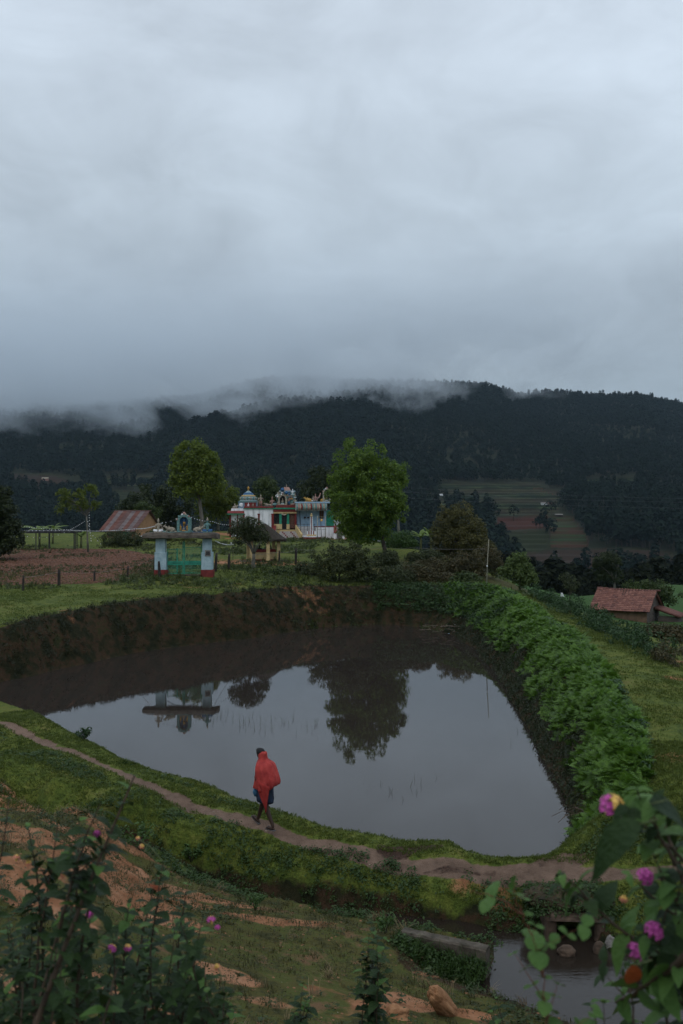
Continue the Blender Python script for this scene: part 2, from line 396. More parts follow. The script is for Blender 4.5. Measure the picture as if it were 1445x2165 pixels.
DITCH = np.array([[*Gx(px, py, z), w_] for px, py, z, w_ in [(262,1790,-.35,.08),(330,1838,-.5,.2),(430,1862,-.6,.22),(520,1898,-.6,.18),(700,1930,-.6,.14),(850,1958,-.6,.15),(1000,1982,-.6,.24)]])
POOL = np.array([Gx(px, py, -.5) for px, py in [(1000,1965),(1080,1962),(1180,1985),(1250,2000),(1330,2020),(1370,2060),(1445,2075),(1700,2110),(1800,2260),(1445,2240),(1250,2210),(1120,2150),(1000,2110),(905,2085),(885,2062),(960,2048),(1036,2050),(1040,1990)]])
CULV = G(1222, 1995, -.5)
KNOLL = np.array([(-30., 36.), (-14., 29.5), Gx(0,1596,1.2), Gx(110,1643,1.1), Gx(190,1694,.95), Gx(268,1786,.5), Gx(330,1825,.1), (-2.0, 20.15), (0., 19.4), (1.2, 18.75), (6., 16.5)])
def KN_side(x, y):
    """distance from the crest, positive towards the viewer"""
    d, _ = line_d(KNOLL, x, y)
    yk = np.interp(x, KNOLL[:, 0], KNOLL[:, 1])
    return np.where(y < yk, d, -d) + .18 * fbm(x, y, 1.4, 3, 47)
def terrain(x, y, fine=True):
    x = np.asarray(x, float); y = np.asarray(y, float)
    z = z_out(x, y)
    near = np.clip(1 - (y - 25) / 60, .3, 1)
    z = z + .05 * fbm(x, y, .35, 3, 3) * sstep(10, 20, y)
    if fine:
        z = z + .035 * fbm(x, y, 1.6, 3, 21) * near
    # knoll of eroded red earth: ledges
    kn = sstep(0, 2, (-x * .55 + 23.0 - y)) * sstep(8, 12, y) * sstep(-1, -4, x)
    z = z + kn * (.22 * fbm(x, y, .55, 4, 40) + .12 * np.abs(fbm(x, y, 1.3, 3, 44)))
    kd, _ = line_d(KNOLL, x, y); side = KN_side(x, y)
    kfade = sstep(-3.2, -5.2, x)
    z = z + kfade * (.42 * sstep(-.05, .35, side) + .12 * sstep(1.2, .2, side) * (side > 0) * (1 + fbm(x, y, 1.7, 3, 45))) 
    # field: clods
    sd, wd = poly_sd(SH, x, y, SH[:, 2])
    wdn = np.maximum(wd * (1 + .25 * fbm(x, y, .5, 3, 8)), .3)
    t = np.clip(sd / wdn, 0, 1)
    prof = np.where(wd > .8, 1 - (1 - t) ** 1.7, t ** .8)
    zb = -.05 + (z + .05) * prof
    rough_b = np.where((t > .02) & (t < .98) & (wd > .8), 1, 0) * (np.minimum(t, 1 - t) * 4).clip(0, 1)
    zb = zb + rough_b * (.22 * fbm(x, y, .9, 4, 60))
    zi = -.05 - .8 * sstep(0, 1.6, -sd)
    z = np.where(sd < 0, zi, np.where(sd < wdn, zb, z))
    # ditch and pool
    d, hw = line_d(DITCH, x, y, DITCH[:, 2])
    hw = hw * (1 + .3 * fbm(x, y, 1.0, 2, 77))
    near_side = np.maximum(d - hw, 0)
    cut = -.85 + near_side * 2.6
    z = np.where(d < 1.0, np.minimum(z, cut), z)
    sp, _ = poly_sd(POOL, x, y); sp = sp + .12 * fbm(x, y, 1.3, 3, 31)
    cutp = np.where(sp < 0, -.5 - .4 * sstep(0, .5, -sp), -.5 + sp * 2.2)
    z = np.where(sp < 1.0, np.minimum(z, cutp), z)
    # mouth of the culvert
    inm = (np.abs(x - CULV[0]) < .40) & (y > CULV[1] - .3) & (y < CULV[1] + .75)
    z = np.where(inm, np.minimum(z, -.62), z)
    return z, sd, wd, d, sp

def ghit(px, py):
    """where the line of sight of a photograph pixel meets the built ground"""
    Y = np.arange(6, 140, .08); X = (px - 722.5) / F * Y; Z = EYE - (py - HZ) / F * Y
    zt = terrain(X, Y)[0]; k = np.argmax(zt > Z)
    return np.array([X[k], Y[k], zt[k]])
NU, NV = 560, 760
us = np.linspace(-.95, .95, NU); vs_ = np.exp(np.linspace(math.log(10.5), math.log(163.0), NV)) - 12.0
U, Vv = np.meshgrid(us, vs_)
TX = U * (Vv + 14); TY = Vv
TZ, TSD, TWD, TDD, TSP = terrain(TX, TY)
# masks
pd, pw = line_d(PATH, TX, TY, PATH[:, 2]); sp_d, sp_w = line_d(SPUR, TX, TY, SPUR[:, 2])
wob = .16 * fbm(TX, TY, 1.2, 3, 90)
m_path = np.maximum(sstep(.16, -.12, pd - pw * .74 + wob), sstep(.15, -.1, sp_d - sp_w + wob))
TZ = TZ - .05 * m_path * (TY < 60)
zs_field = np.array([(-60,59),(-18.5,58.2),(-13.4,59.5),(-12.2,62),(-13,75),(-19,86),(-60,90)])
fd, _ = poly_sd(zs_field, TX, TY)
m_field = sstep(.5, -.6, fd + 1.2 * fbm(TX, TY, .4, 3, 12))
TZ = TZ + m_field * .07 * fbm(TX, TY, 1.8, 3, 14)
kn = sstep(.3, 1.6, (-TX * .52 + 20.2 - TY)) * sstep(6, 10, TY)
nk = fbm(TX, TY, .42, 5, 51)
m_near = sstep(-.15, .15, KN_side(TX, TY)) * (TY < 34)
m_soil = m_near * .75 * sstep(.10, .42, nk)
for px, py, rx, ry, st in [(20,1690,1.6,1.5,1),(150,1800,2.2,1.0,1),(235,1815,1.4,.7,1),(290,1870,1.7,.8,1),(400,1895,1.7,.6,1),(560,1945,1.2,.35,.7),(330,1935,1.3,.6,.8),(60,1900,1.3,.9,.8),(470,2060,.7,.5,.75),(640,1950,.8,.3,.6),(250,2100,1.2,.7,.7),(560,2120,.5,.4,.6),(860,2120,.5,.4,.9),(900,2060,.6,.25,.5),(240,1750,.9,.6,.8),(1010,2150,.5,.3,.7)]:
    c = ghit(px, py); q = np.hypot((TX - c[0]) / rx, (TY - c[1]) / ry)
    m_soil = np.maximum(m_soil, m_near * st * sstep(1.15, .5, q + .45 * fbm(TX, TY, .9, 4, 72)))
ks = KN_side(TX, TY)
m_soil = np.maximum(m_soil, .95 * sstep(-.25, .1, ks) * sstep(.9, .3, ks + .3 * nk) * sstep(-3, -4.5, TX) * (TY < 34))
for px, py, r, st in [(1430,1390,.7,.55),(1340,1375,.5,.3),(1445,1430,.6,.55),(280,1268,.8,.45),(560,1222,1.4,.35),(420,1246,3.2,.4),(120,1290,1.2,.4),(1420,1680,.5,.5),(1000,1812,.7,.5),(620,1240,2.2,.4),(540,1176,3.5,.7),(650,1142,9,.75),(560,1141,8,.6),(330,1245,2.5,.35)]:
    c = G(px, py, 3.6 if py < 1180 else 2.4 if py < 1300 else 1.8 if py < 1500 else .6)
    q = np.sqrt(((TX - c[0]) / 1.8) ** 2 + (TY - c[1]) ** 2)
    m_soil = np.maximum(m_soil, st * sstep(r, r * .4, q + .5 * r * fbm(TX, TY, .9, 3, 71)))
tb = np.clip(TSD / np.maximum(TWD, .3), -1, 2)
m_bank = np.where((TWD > .8), sstep(1.12, .85, tb + .12 * fbm(TX, TY, .8, 3, 33)), 0) * (TSD > -3) + (TSD < 0) * 1.0
m_bank = np.maximum(m_bank, sstep(.55, .25, TDD) * (TY < 30)); m_bank = np.maximum(m_bank, sstep(.6, .2, TSP))
m_bank = np.clip(m_bank, 0, 1)
m_mud = sstep(.75, .2, np.hypot((TX - G(860,1788,.4)[0]) / 1.3, (TY - G(860,1788,.4)[1]) * 2.4) + .5 * fbm(TX, TY, 2.2, 3, 61))
m_mud = np.maximum(m_mud, sstep(1.1, .5, np.hypot((TX - G(1000,1815,.4)[0]) / 1.3, (TY - G(1000,1818,.4)[1]) * 5) + 1.1 * fbm(TX, TY, 3.2, 3, 66)) * .62)
# scrub slope right of the big tree
m_scrub = sstep(3, 0, np.hypot((TX - 9.5) / 1.6, (TY - 72) / 1.3) - 4 + fbm(TX, TY, .5, 3, 19))
m_far = sstep(13.2, 14.5, TX) * sstep(62, 70, TY)     # bright crop in the low field

def grid_normals(X, Y, Z):
    Pt = np.stack([X, Y, Z], -1)
    a = np.gradient(Pt, axis=1); b = np.gradient(Pt, axis=0)
    n = np.cross(a, b); n /= np.linalg.norm(n, axis=-1, keepdims=True) + 1e-12
    n[n[..., 2] < 0] *= -1
    return n
def split_grid(X, Y, Z, labels, names, mats, attrs, kinds=None):
    """one mesh per label; they share borders, normals and one material"""
    NVv, NUu = X.shape
    nrm = grid_normals(X, Y, Z).reshape(-1, 3)
    idx = np.arange(NVv * NUu).reshape(NVv, NUu)
    Q = np.stack([idx[:-1, :-1], idx[:-1, 1:], idx[1:, 1:], idx[1:, :-1]], -1).reshape(-1, 4)
    lab = labels[:-1, :-1].reshape(-1)
    Pt = np.stack([X, Y, Z], -1).reshape(-1, 3); out = []
    for k, nm in enumerate(names):
        q = Q[lab == k]
        if len(q) == 0: continue
        u, inv = np.unique(q, return_inverse=True)
        me = np_mesh(nm, Pt[u], inv.reshape(-1, 4), mats, smooth=True)
        for an, av in attrs.items():
            a = me.attributes.new(an, 'FLOAT', 'POINT'); a.data.foreach_set('value', av.reshape(-1)[u].astype(np.float32))
        me.normals_split_custom_set_from_vertices([tuple(v) for v in nrm[u]])
        o = link(nm, me); props(o, kind='structure'); out.append(o)
    return out

def ground_material():
    m = bpy.data.materials.new('ground'); m.use_nodes = True; t = m.node_tree; N = t.nodes; L = t.links
    b = N['Principled BSDF']; b.inputs['Roughness'].default_value = .9; b.inputs['Specular IOR Level'].default_value = .15
    g = N.new('ShaderNodeNewGeometry')
    def noise(s, d=5, r=.6, st=None):
        v = g.outputs['Position']
        if st: mp = N.new('ShaderNodeMapping'); mp.inputs['Scale'].default_value = st; L.new(v, mp.inputs[0]); v = mp.outputs[0]
        n = N.new('ShaderNodeTexNoise'); n.inputs['Scale'].default_value = s; n.inputs['Detail'].default_value = d; n.inputs['Roughness'].default_value = r
        L.new(v, n.inputs['Vector']); return n.outputs[0]
    def ramp_(f, *st):
        rp = N.new('ShaderNodeValToRGB'); e = rp.color_ramp
        while len(e.elements) < len(st): e.elements.new(.5)
        for q, (p, c) in zip(e.elements, st): q.position = p; q.color = (*c, 1)
        L.new(f, rp.inputs[0]); return rp.outputs[0]
    def mixc(f, a, c):
        x = N.new('ShaderNodeMix'); x.data_type = 'RGBA'; L.new(f, x.inputs[0]); L.new(a, x.inputs[6]); L.new(c, x.inputs[7]); return x.outputs[2]
    def mask(an, nz, sharp=6.0, off=.5):
        a = N.new('ShaderNodeAttribute'); a.attribute_name = an
        # clamp((a + (noise-.5)*.9 - off)*sharp + .5)
        k = N.new('ShaderNodeMath'); k.operation = 'MULTIPLY_ADD'; k.inputs[1].default_value = 1.0; L.new(nz, k.inputs[0]); L.new(a.outputs['Fac'], k.inputs[2])
        k2 = N.new('ShaderNodeMath'); k2.operation = 'MULTIPLY_ADD'; k2.inputs[1].default_value = sharp; k2.inputs[2].default_value = -(.5 + off) * sharp + .5; k2.use_clamp = True
        L.new(k.outputs[0], k2.inputs[0]); return k2.outputs[0]
    nA = noise(.5, 6); nB = noise(3.5, 6); nC = noise(22, 4, .7); nD = noise(1.4, 6, .65)
    blend = N.new('ShaderNodeMath'); blend.operation = 'MULTIPLY_ADD'; blend.inputs[1].default_value = .5; L.new(nB, blend.inputs[0])
    h = N.new('ShaderNodeMath'); h.operation = 'MULTIPLY'; h.inputs[1].default_value = .5; L.new(nA, h.inputs[0]); L.new(h.outputs[0], blend.inputs[2])
    grass = ramp_(blend.outputs[0], (.36, (.040,.064,.013)), (.46, (.078,.108,.019)), (.54, (.118,.142,.026)), (.66, (.15,.135,.042)))
    fine = ramp_(nC, (.35, (.45,.45,.45)), (.65, (1.25,1.25,1.2)))
    gm = N.new('ShaderNodeMix'); gm.data_type = 'RGBA'; gm.blend_type = 'MULTIPLY'; gm.inputs[0].default_value = .8; L.new(grass, gm.inputs[6]); L.new(fine, gm.inputs[7])
    col = gm.outputs[2]
    moss = ramp_(nD, (.36, (.04,.042,.014)), (.46, (.085,.078,.022)), (.54, (.07,.085,.02)), (.64, (.15,.09,.045)))
    col = mixc(mask('m_near', nB, 5), col, moss)
    crop = ramp_(nB, (.35, (.03,.07,.016)), (.65, (.045,.095,.022)))
    col = mixc(mask('m_far', nA, 4), col, crop)
    scrub = ramp_(nD, (.38, (.035,.045,.012)), (.5, (.075,.06,.022)), (.62, (.05,.07,.016)))
    col = mixc(mask('m_scrub', nB, 3), col, scrub)
    bank = ramp_(nD, (.36, (.010,.013,.005)), (.47, (.023,.022,.009)), (.56, (.052,.029,.016)), (.64, (.03,.032,.011)))
    col = mixc(mask('m_bank', nB, 4), col, bank)
    soil = ramp_(blend.outputs[0], (.35, (.16,.065,.03)), (.5, (.32,.15,.075)), (.62, (.40,.21,.12)))
    col = mixc(mask('m_soil', nD, 5), col, soil)
    fld = ramp_(nD, (.36, (.055,.026,.016)), (.5, (.12,.055,.033)), (.6, (.09,.06,.028)), (.68, (.055,.075,.02)))
    col = mixc(mask('m_field', nB, 5), col, fld)
    pth = ramp_(blend.outputs[0], (.35, (.10,.066,.048)), (.6, (.205,.138,.102)))
    col = mixc(mask('m_path', nB, 6), col, pth)
    mud = ramp_(nC, (.35, (.022,.014,.011)), (.6, (.075,.045,.033)))
    col = mixc(mask('m_mud', nB, 5, .55), col, mud)
    L.new(col, b.inputs['Base Color'])
    bs = N.new('ShaderNodeMath'); bs.operation = 'MULTIPLY_ADD'; bs.inputs[1].default_value = .35; L.new(nC, bs.inputs[0]); L.new(nB, bs.inputs[2])
    bp = N.new('ShaderNodeBump'); bp.inputs['Strength'].default_value = .9; bp.inputs['Distance'].default_value = .10
    L.new(bs.outputs[0], bp.inputs['Height']); L.new(bp.outputs[0], b.inputs['Normal'])
    return m
GM = ground_material()
lab = np.zeros(TX.shape, int)
lab[(TWD > .8) & (TSD > -.3) & (TSD < TWD * 1.02) & (TX < 30)] = 1
lab[(TSD < -.0)] = 2
lab[(m_field > .5)] = 3
lab[(m_path > .5)] = 4
lab[((TDD < .42) & (TY < 30)) | (TSP < .0)] = 5
split_grid(TX, TY, TZ, lab, ['ground', 'pond_bank', 'pond_bed', 'ploughed_field', 'footpath', 'ditch_bed'], [GM],
           dict(m_path=m_path, m_soil=m_soil, m_field=m_field, m_bank=m_bank, m_mud=m_mud, m_scrub=m_scrub, m_far=m_far, m_near=m_near))
def hgt(x, y):
    z = terrain(np.atleast_1d(np.asarray(x, float)), np.atleast_1d(np.asarray(y, float)))[0]
    return float(z[0]) if np.isscalar(x) else z
def ghit(px, py):
    """where the line of sight of a photograph pixel meets the built ground"""
    Y = np.arange(6, 140, .08); X = (px - 722.5) / F * Y; Z = EYE - (py - HZ) / F * Y
    zt = terrain(X, Y)[0]; k = np.argmax(zt > Z)
    return np.array([X[k], Y[k], zt[k]])

# water
def water_material(name, base, rough, bs, bd):
    m = bpy.data.materials.new(name); m.use_nodes = True; t = m.node_tree; N = t.nodes; L = t.links; b = N['Principled BSDF']
    b.inputs['Base Color'].default_value = (*base, 1); b.inputs['Roughness'].default_value = rough; b.inputs['IOR'].default_value = 1.33
    b.inputs['Specular IOR Level'].default_value = .5
    g = N.new('ShaderNodeNewGeometry'); mp = N.new('ShaderNodeMapping'); mp.inputs['Scale'].default_value = (1, 2.2, 1); L.new(g.outputs['Position'], mp.inputs[0])
    n = N.new('ShaderNodeTexNoise'); n.inputs['Scale'].default_value = bs; n.inputs['Detail'].default_value = 3; L.new(mp.outputs[0], n.inputs['Vector'])
    bp = N.new('ShaderNodeBump'); bp.inputs['Strength'].default_value = .12; bp.inputs['Distance'].default_value = bd; L.new(n.outputs[0], bp.inputs['Height']); L.new(bp.outputs[0], b.inputs['Normal'])
    return m
WM = water_material('pond_water', (.030,.024,.021), .0, 3.0, .0022)
SH2 = densify(shore, 3.0)
cx, cyy = 0.0, 40.0
pts = [(x + (x - cx) * .04, y + (y - cyy) * .05, 0.0) for x, y, _ in SH2]
me = bpy.data.meshes.new('pond_water'); me.from_pydata(pts, [], [list(range(len(pts)))]); me.materials.append(WM); bm_fix(me)
if me.polygons[0].normal.z < 0: me.flip_normals()
props(link('pond_water', me), kind='structure')
WM2 = water_material('stream_water', (.022,.017,.013), .06, 9.0, .03)
sx0 = G(860, 2000, -.5)
me = bpy.data.meshes.new('stream_water'); me.from_pydata([(0.8,12.5,-.5),(14,12.5,-.5),(14,19.6,-.5),(0.8,19.6,-.5)], [], [(0,1,2,3)]); me.materials.append(WM2); me.update()
props(link('stream_water', me), kind='structure')

# ------------------------------------------------------------------ far valley and hills
def ridge_px(px):
    xs = [-900,-300,0,200,400,560,640,780,900,1030,1100,1180,1240,1350,1445,1700,2300]
    ys = [870,850,852,862,845,812,806,814,819,822,840,842,848,840,862,900,930]
    return np.interp(px, xs, ys)
YR = 1900.0
def hills(x, y):
    x = np.asarray(x, float); y = np.asarray(y, float)
    px = 722.5 + x / np.maximum(y, 200) * F
    zr = EYE + (HZ - ridge_px(px)) / F * YR
    t = np.clip((y - 430) / (YR - 430), 0, 1)
    z = -46 + (zr + 46) * t ** 1.22
    z = np.where(y > YR, zr - (y - YR) * .35, z)
    near = sstep(430, 120, y)
    z = z + near * (46 - 6 + .02 * x) * 1.0 - 3 * near
    amp = sstep(350, 900, y) * sstep(YR + 50, YR - 250, y)
    z = z + amp * 13 * fbm(x, y, 1 / 420., 3, 101) + amp * 7 * fbm(x, y, 1 / 90., 3, 104)
    return z
HU = np.linspace(-.72, .72, 420)
HV = np.concatenate([np.geomspace(132, 560, 60)[:-1], np.linspace(560, 1250, 260)[:-1], np.linspace(1250, 2500, 110)])
hU, hY = np.meshgrid(HU, HV); hX = hU * (hY + 60); hZ = hills(hX, hY)
near_mask = hY < 165
hZ = np.where(near_mask, np.minimum(hZ, -3.5 - (hY < 140) * 2), hZ)
def to_px(X, Y, Z): return 722.5 + X / Y * F, HZ - (Z - EYE) / Y * F
hpx, hpy = to_px(hX, hY, hZ)
patches = [  # name, polygon in photograph pixels, stripe kind
 ('crop_terrace', [(925,1022),(1130,1020),(1185,1045),(1180,1086),(1060,1090),(1000,1088),(930,1070)], 0),
 ('ploughed_terrace', [(1052,1092),(1165,1088),(1162,1116),(1040,1124)], 1),
 ('striped_terrace', [(1165,1090),(1212,1092),(1240,1130),(1240,1156),(1162,1158)], 2),
 ('grass_terrace', [(1040,1128),(1158,1120),(1160,1162),(1080,1170),(1050,1150)], 3),
 ('bare_terrace', [(1080,1172),(1160,1160),(1300,1158),(1420,1165),(1445,1208),(1100,1214)], 4),
 ('bare_terrace', [(1130,1030),(1200,1038),(1182,1086),(1190,1050)], 4),
 ('crop_terrace', [(180,1006),(300,1004),(390,1008),(400,1026),(300,1034),(230,1024)], 0),
 ('grass_terrace', [(220,1034),(300,1040),(330,1062),(300,1078),(240,1066)], 3),
 ('crop_terrace', [(1240,1014),(1345,1010),(1350,1030),(1230,1034)], 0),
 ('bare_terrace', [(30,1000),(120,1004),(190,1030),(120,1040),(20,1030)], 4),
 ('bare_terrace', [(880,1088),(935,1076),(960,1100),(900,1110)], 4)]
fl = np.zeros(hX.shape, int); m_kind = np.zeros(hX.shape); m_open = np.zeros(hX.shape)
wobx = 9 * fbm(hX, hY, 1 / 40., 3, 7)
for i, (nm, pl, k) in enumerate(patches):
    s_, _ = poly_sd(np.array(pl, float), hpx + wobx * .5, hpy + wobx * .25)
    ins = s_ < 0
    fl[ins] = i + 1; m_kind[ins] = k / 5 + .1; m_open = np.maximum(m_open, sstep(2.5, -4, s_ + 2 * fbm(hX, hY, 1 / 12., 3, 9)))
# terraces: step the height inside the patches
st = 2.6; zz = hZ / st; fr = zz - np.floor(zz); hZ = np.where(m_open > .5, (np.floor(zz) + sstep(.55, 1.0, fr)) * st, hZ)
def hill_material():
    m = bpy.data.materials.new('hillside'); m.use_nodes = True; t = m.node_tree; N = t.nodes; L = t.links; b = N['Principled BSDF']
    b.inputs['Roughness'].default_value = .95; b.inputs['Specular IOR Level'].default_value = .1
    g = N.new('ShaderNodeNewGeometry')
    def noise(s, d=4):
        n = N.new('ShaderNodeTexNoise'); n.inputs['Scale'].default_value = s; n.inputs['Detail'].default_value = d; L.new(g.outputs['Position'], n.inputs['Vector']); return n.outputs[0]
    def att(nm): a = N.new('ShaderNodeAttribute'); a.attribute_name = nm; return a.outputs['Fac']
    def rp_(f, st, const=False):
        rp = N.new('ShaderNodeValToRGB'); e = rp.color_ramp
        if const: e.interpolation = 'CONSTANT'
        while len(e.elements) < len(st): e.elements.new(.5)
        for q, (p, c) in zip(e.elements, st): q.position = p; q.color = (*c, 1)
        L.new(f, rp.inputs[0]); return rp.outputs[0]
    def mixc(f, a, c):
        x = N.new('ShaderNodeMix'); x.data_type = 'RGBA'; L.new(f, x.inputs[0]); L.new(a, x.inputs[6]); L.new(c, x.inputs[7]); return x.outputs[2]
    sp = N.new('ShaderNodeSeparateXYZ'); L.new(g.outputs['Position'], sp.inputs[0])
    def rows(period, nz, amt):     # crop rows follow the contour lines
        a = N.new('ShaderNodeMath'); a.operation = 'MULTIPLY_ADD'; a.inputs[1].default_value = amt; L.new(nz, a.inputs[0]); L.new(sp.outputs['Z'], a.inputs[2])
        q = N.new('ShaderNodeMath'); q.operation = 'MULTIPLY'; q.inputs[1].default_value = 2 * math.pi / period; L.new(a.outputs[0], q.inputs[0])
        s_ = N.new('ShaderNodeMath'); s_.operation = 'SINE'; L.new(q.outputs[0], s_.inputs[0])
        h = N.new('ShaderNodeMath'); h.operation = 'MULTIPLY_ADD'; h.inputs[1].default_value = .5; h.inputs[2].default_value = .5; L.new(s_.outputs[0], h.inputs[0]); return h.outputs[0]
    nb = noise(.03); nf = noise(.25)
    r1 = rows(2.6, nf, 1.6); r2 = rows(8.5, nb, 5.0)
    A = rp_(m_k := att('m_kind'), [(0, (.006,.013,.006)), (.2, (.05,.019,.012)), (.4, (.05,.024,.016)), (.6, (.016,.021,.009)), (.8, (.034,.022,.015))], True)
    B = rp_(m_k, [(0, (.05,.07,.028)), (.2, (.035,.015,.011)), (.4, (.02,.05,.016)), (.6, (.028,.036,.014)), (.8, (.03,.019,.014))], True)
    brk = N.new('ShaderNodeMapRange'); brk.inputs[1].default_value = .38; brk.inputs[2].default_value = .6; L.new(noise(.05, 6), brk.inputs[0])
    rb_ = N.new('ShaderNodeMath'); rb_.operation = 'MULTIPLY'; L.new(r1, rb_.inputs[0]); L.new(brk.outputs[0], rb_.inputs[1])
    fields = mixc(rb_.outputs[0], A, B)
    big = rp_(m_k, [(0, (.035,.02,.013)), (.2, (.055,.022,.015)), (.4, (.014,.042,.015)), (.6, (.019,.026,.010)), (.8, (.028,.02,.014))], True)
    hh = N.new('ShaderNodeMath'); hh.operation = 'MULTIPLY'; hh.inputs[1].default_value = .5; L.new(r2, hh.inputs[0])
    fields = mixc(hh.outputs[0], fields, big)
    wood = rp_(nb, [(.35, (.012,.017,.009)), (.65, (.03,.033,.018))])
    col = mixc(att('m_open'), wood, fields); L.new(col, b.inputs['Base Color'])
    return m
HM = hill_material()
names = ['hillside'] + [p[0] for p in patches]
split_grid(hX, hY, hZ, fl, names, [HM], dict(m_kind=m_kind, m_open=m_open))
hsx, hsy, hsm = hX, hY, m_open

# ------------------------------------------------------------------ foliage builders
def leaf_cloud(C, Rr, per, size, up=.35, shell=(.55, 1.05), flat=1.0, asp=1.9):
    """leaf quads spread through clumps. C (n,3) centres, Rr (n,) radii"""
    C = np.repeat(C, per, 0); r = np.repeat(Rr, per)
    n = len(C)
    d = rng.normal(size=(n, 3)); d[:, 2] += up; d /= np.linalg.norm(d, axis=1, keepdims=True)
    rad = r * rng.uniform(shell[0], shell[1], n)
    P = C + d * rad[:, None] * np.array([1, 1, flat])
    nrm = d + rng.normal(size=(n, 3)) * .55; nrm[:, 2] += .35; nrm /= np.linalg.norm(nrm, axis=1, keepdims=True)
    t = rng.normal(size=(n, 3)) + d * .8; t[:, 2] -= .25
    t -= nrm * (t * nrm).sum(1, keepdims=True); t /= np.linalg.norm(t, axis=1, keepdims=True) + 1e-9
    s = np.cross(nrm, t)
    L_ = size * rng.uniform(.65, 1.35, n)[:, None]; Wd = L_ / asp
    a = P - t * L_ * .5; b = P + s * Wd * .5 + nrm * L_ * .08; c = P + t * L_ * .5; e = P - s * Wd * .5 + nrm * L_ * .08
    V = np.stack([a, b, c, e], 1).reshape(-1, 3); Fq = np.arange(len(V)).reshape(-1, 4)
    return V, Fq
def leaf_mesh(name, C, Rr, per, size, m, **k):
    V, Fq = leaf_cloud(C, Rr, per, size, **k)
    return np_mesh(name, V, Fq, [m])
def blob_clumps(blobs, n, r, inner=.25, jit=.12):
    """clump centres over the surface (and some inside) of ellipsoid blobs"""
    vol = np.array([b[3] * b[4] + b[3] * b[5] + b[4] * b[5] for b in blobs]); pr = vol / vol.sum()
    k = rng.choice(len(blobs), n, p=pr); B = np.array(blobs)[k]
    d = rng.normal(size=(n, 3)); d /= np.linalg.norm(d, axis=1, keepdims=True)
    rr = np.where(rng.random(n) < inner, rng.uniform(.35, .8, n), rng.uniform(.84, 1.0 + jit, n) + (rng.random(n) < .1) * .12)
    return B[:, :3] + d * B[:, 3:6] * rr[:, None], r * rng.uniform(.6, 1.45, n)
BARK = mat('bark', (.035,.028,.022), (.085,.07,.055), scale=9, bump=.6, stretch=(1, 1, .3), rough=.9)
BARKL = mat('pale_bark', (.09,.085,.07), (.18,.17,.14), scale=7, bump=.5, stretch=(1, 1, .3), rough=.9)
def make_tree(name, base, label, cat, blobs, n, cr, per, size, lm, trunk_r, fork, bark=BARK, limbs=7, lean=(0, 0), group=None, trunk2=None, up=.35, inner=.25, asp=1.9, flat=1.0):
    """blobs in local metres: (x,y,z,rx,ry,rz)"""
    o = thing(name, base, label, cat, group)
    C, Rr = blob_clumps(blobs, n, cr, inner)
    link('crown', leaf_mesh('crown', C, Rr, per, size, lm, up=up, asp=asp, flat=flat), o)
    mb = MB(); tp = Vector((lean[0], lean[1], fork))
    pts_ = [Vector((0, 0, -.15)), Vector((lean[0] * .2 + rnd.uniform(-.05, .05), lean[1] * .2, fork * .35)), Vector((lean[0] * .6, lean[1] * .6, fork * .7)), tp]
    mb.tube(pts_, [trunk_r * 1.35, trunk_r, trunk_r * .88, trunk_r * .75], 9)
    mb.build('trunk', bark, o)
    big = sorted(range(len(C)), key=lambda i: rnd.random())[:limbs]
    for i in big:
        e = Vector(C[i]); e = tp + (e - tp) * .85; mid = tp.lerp(e, .5) + Vector((rnd.uniform(-.1, .1), rnd.uniform(-.1, .1), (e - tp).length * .08))
        q = MB(); q.tube([tp - Vector((0, 0, trunk_r * .6)), tp.lerp(mid, .5), mid, e], [trunk_r * .55, trunk_r * .42, trunk_r * .28, trunk_r * .08], 6); q.build('limb', bark, o)
    return o
def px_blob(cx_, cy_, rx, ry, Y, base, dy=0.0, ryd=None):
    """ellipsoid seen at photograph pixels, at depth Y+dy, relative to the base"""
    p = W(cx_, cy_, Y + dy); k = (Y + dy) / F
    return (p[0] - base[0], p[1] - base[1], p[2] - base[2], rx * k, (ryd if ryd else .9 * rx) * k, ry * k)
LBIG = leafmat('leaf_big_tree', (.065,.122,.013), (.125,.20,.024), (.20,.28,.042), transl=.4)
LTALL = leafmat('leaf_tall_tree', (.085,.125,.016), (.15,.20,.026), (.22,.26,.042), transl=.4)
LDARK = leafmat('leaf_dark_tree', (.018,.03,.009), (.035,.052,.014), (.05,.07,.018))
LYEL = leafmat('leaf_yellow_green', (.075,.11,.015), (.14,.18,.025), (.19,.22,.04), transl=.35)
LOLV = leafmat('leaf_olive', (.055,.056,.015), (.10,.095,.024), (.16,.13,.035))
LMID = leafmat('leaf_mid', (.03,.055,.013), (.06,.09,.02), (.09,.12,.03))
LSML = leafmat('leaf_small_tree', (.03,.042,.015), (.055,.072,.024), (.085,.10,.035))
LBRN = leafmat('leaf_brown_scrub', (.04,.042,.015), (.085,.07,.025), (.12,.085,.035))
LPAL = leafmat('leaf_pale', (.06,.10,.025), (.11,.16,.04), (.15,.2,.06), transl=.3)
LSHR = leafmat('leaf_shrub', (.018,.05,.014), (.04,.085,.025), (.07,.12,.035))

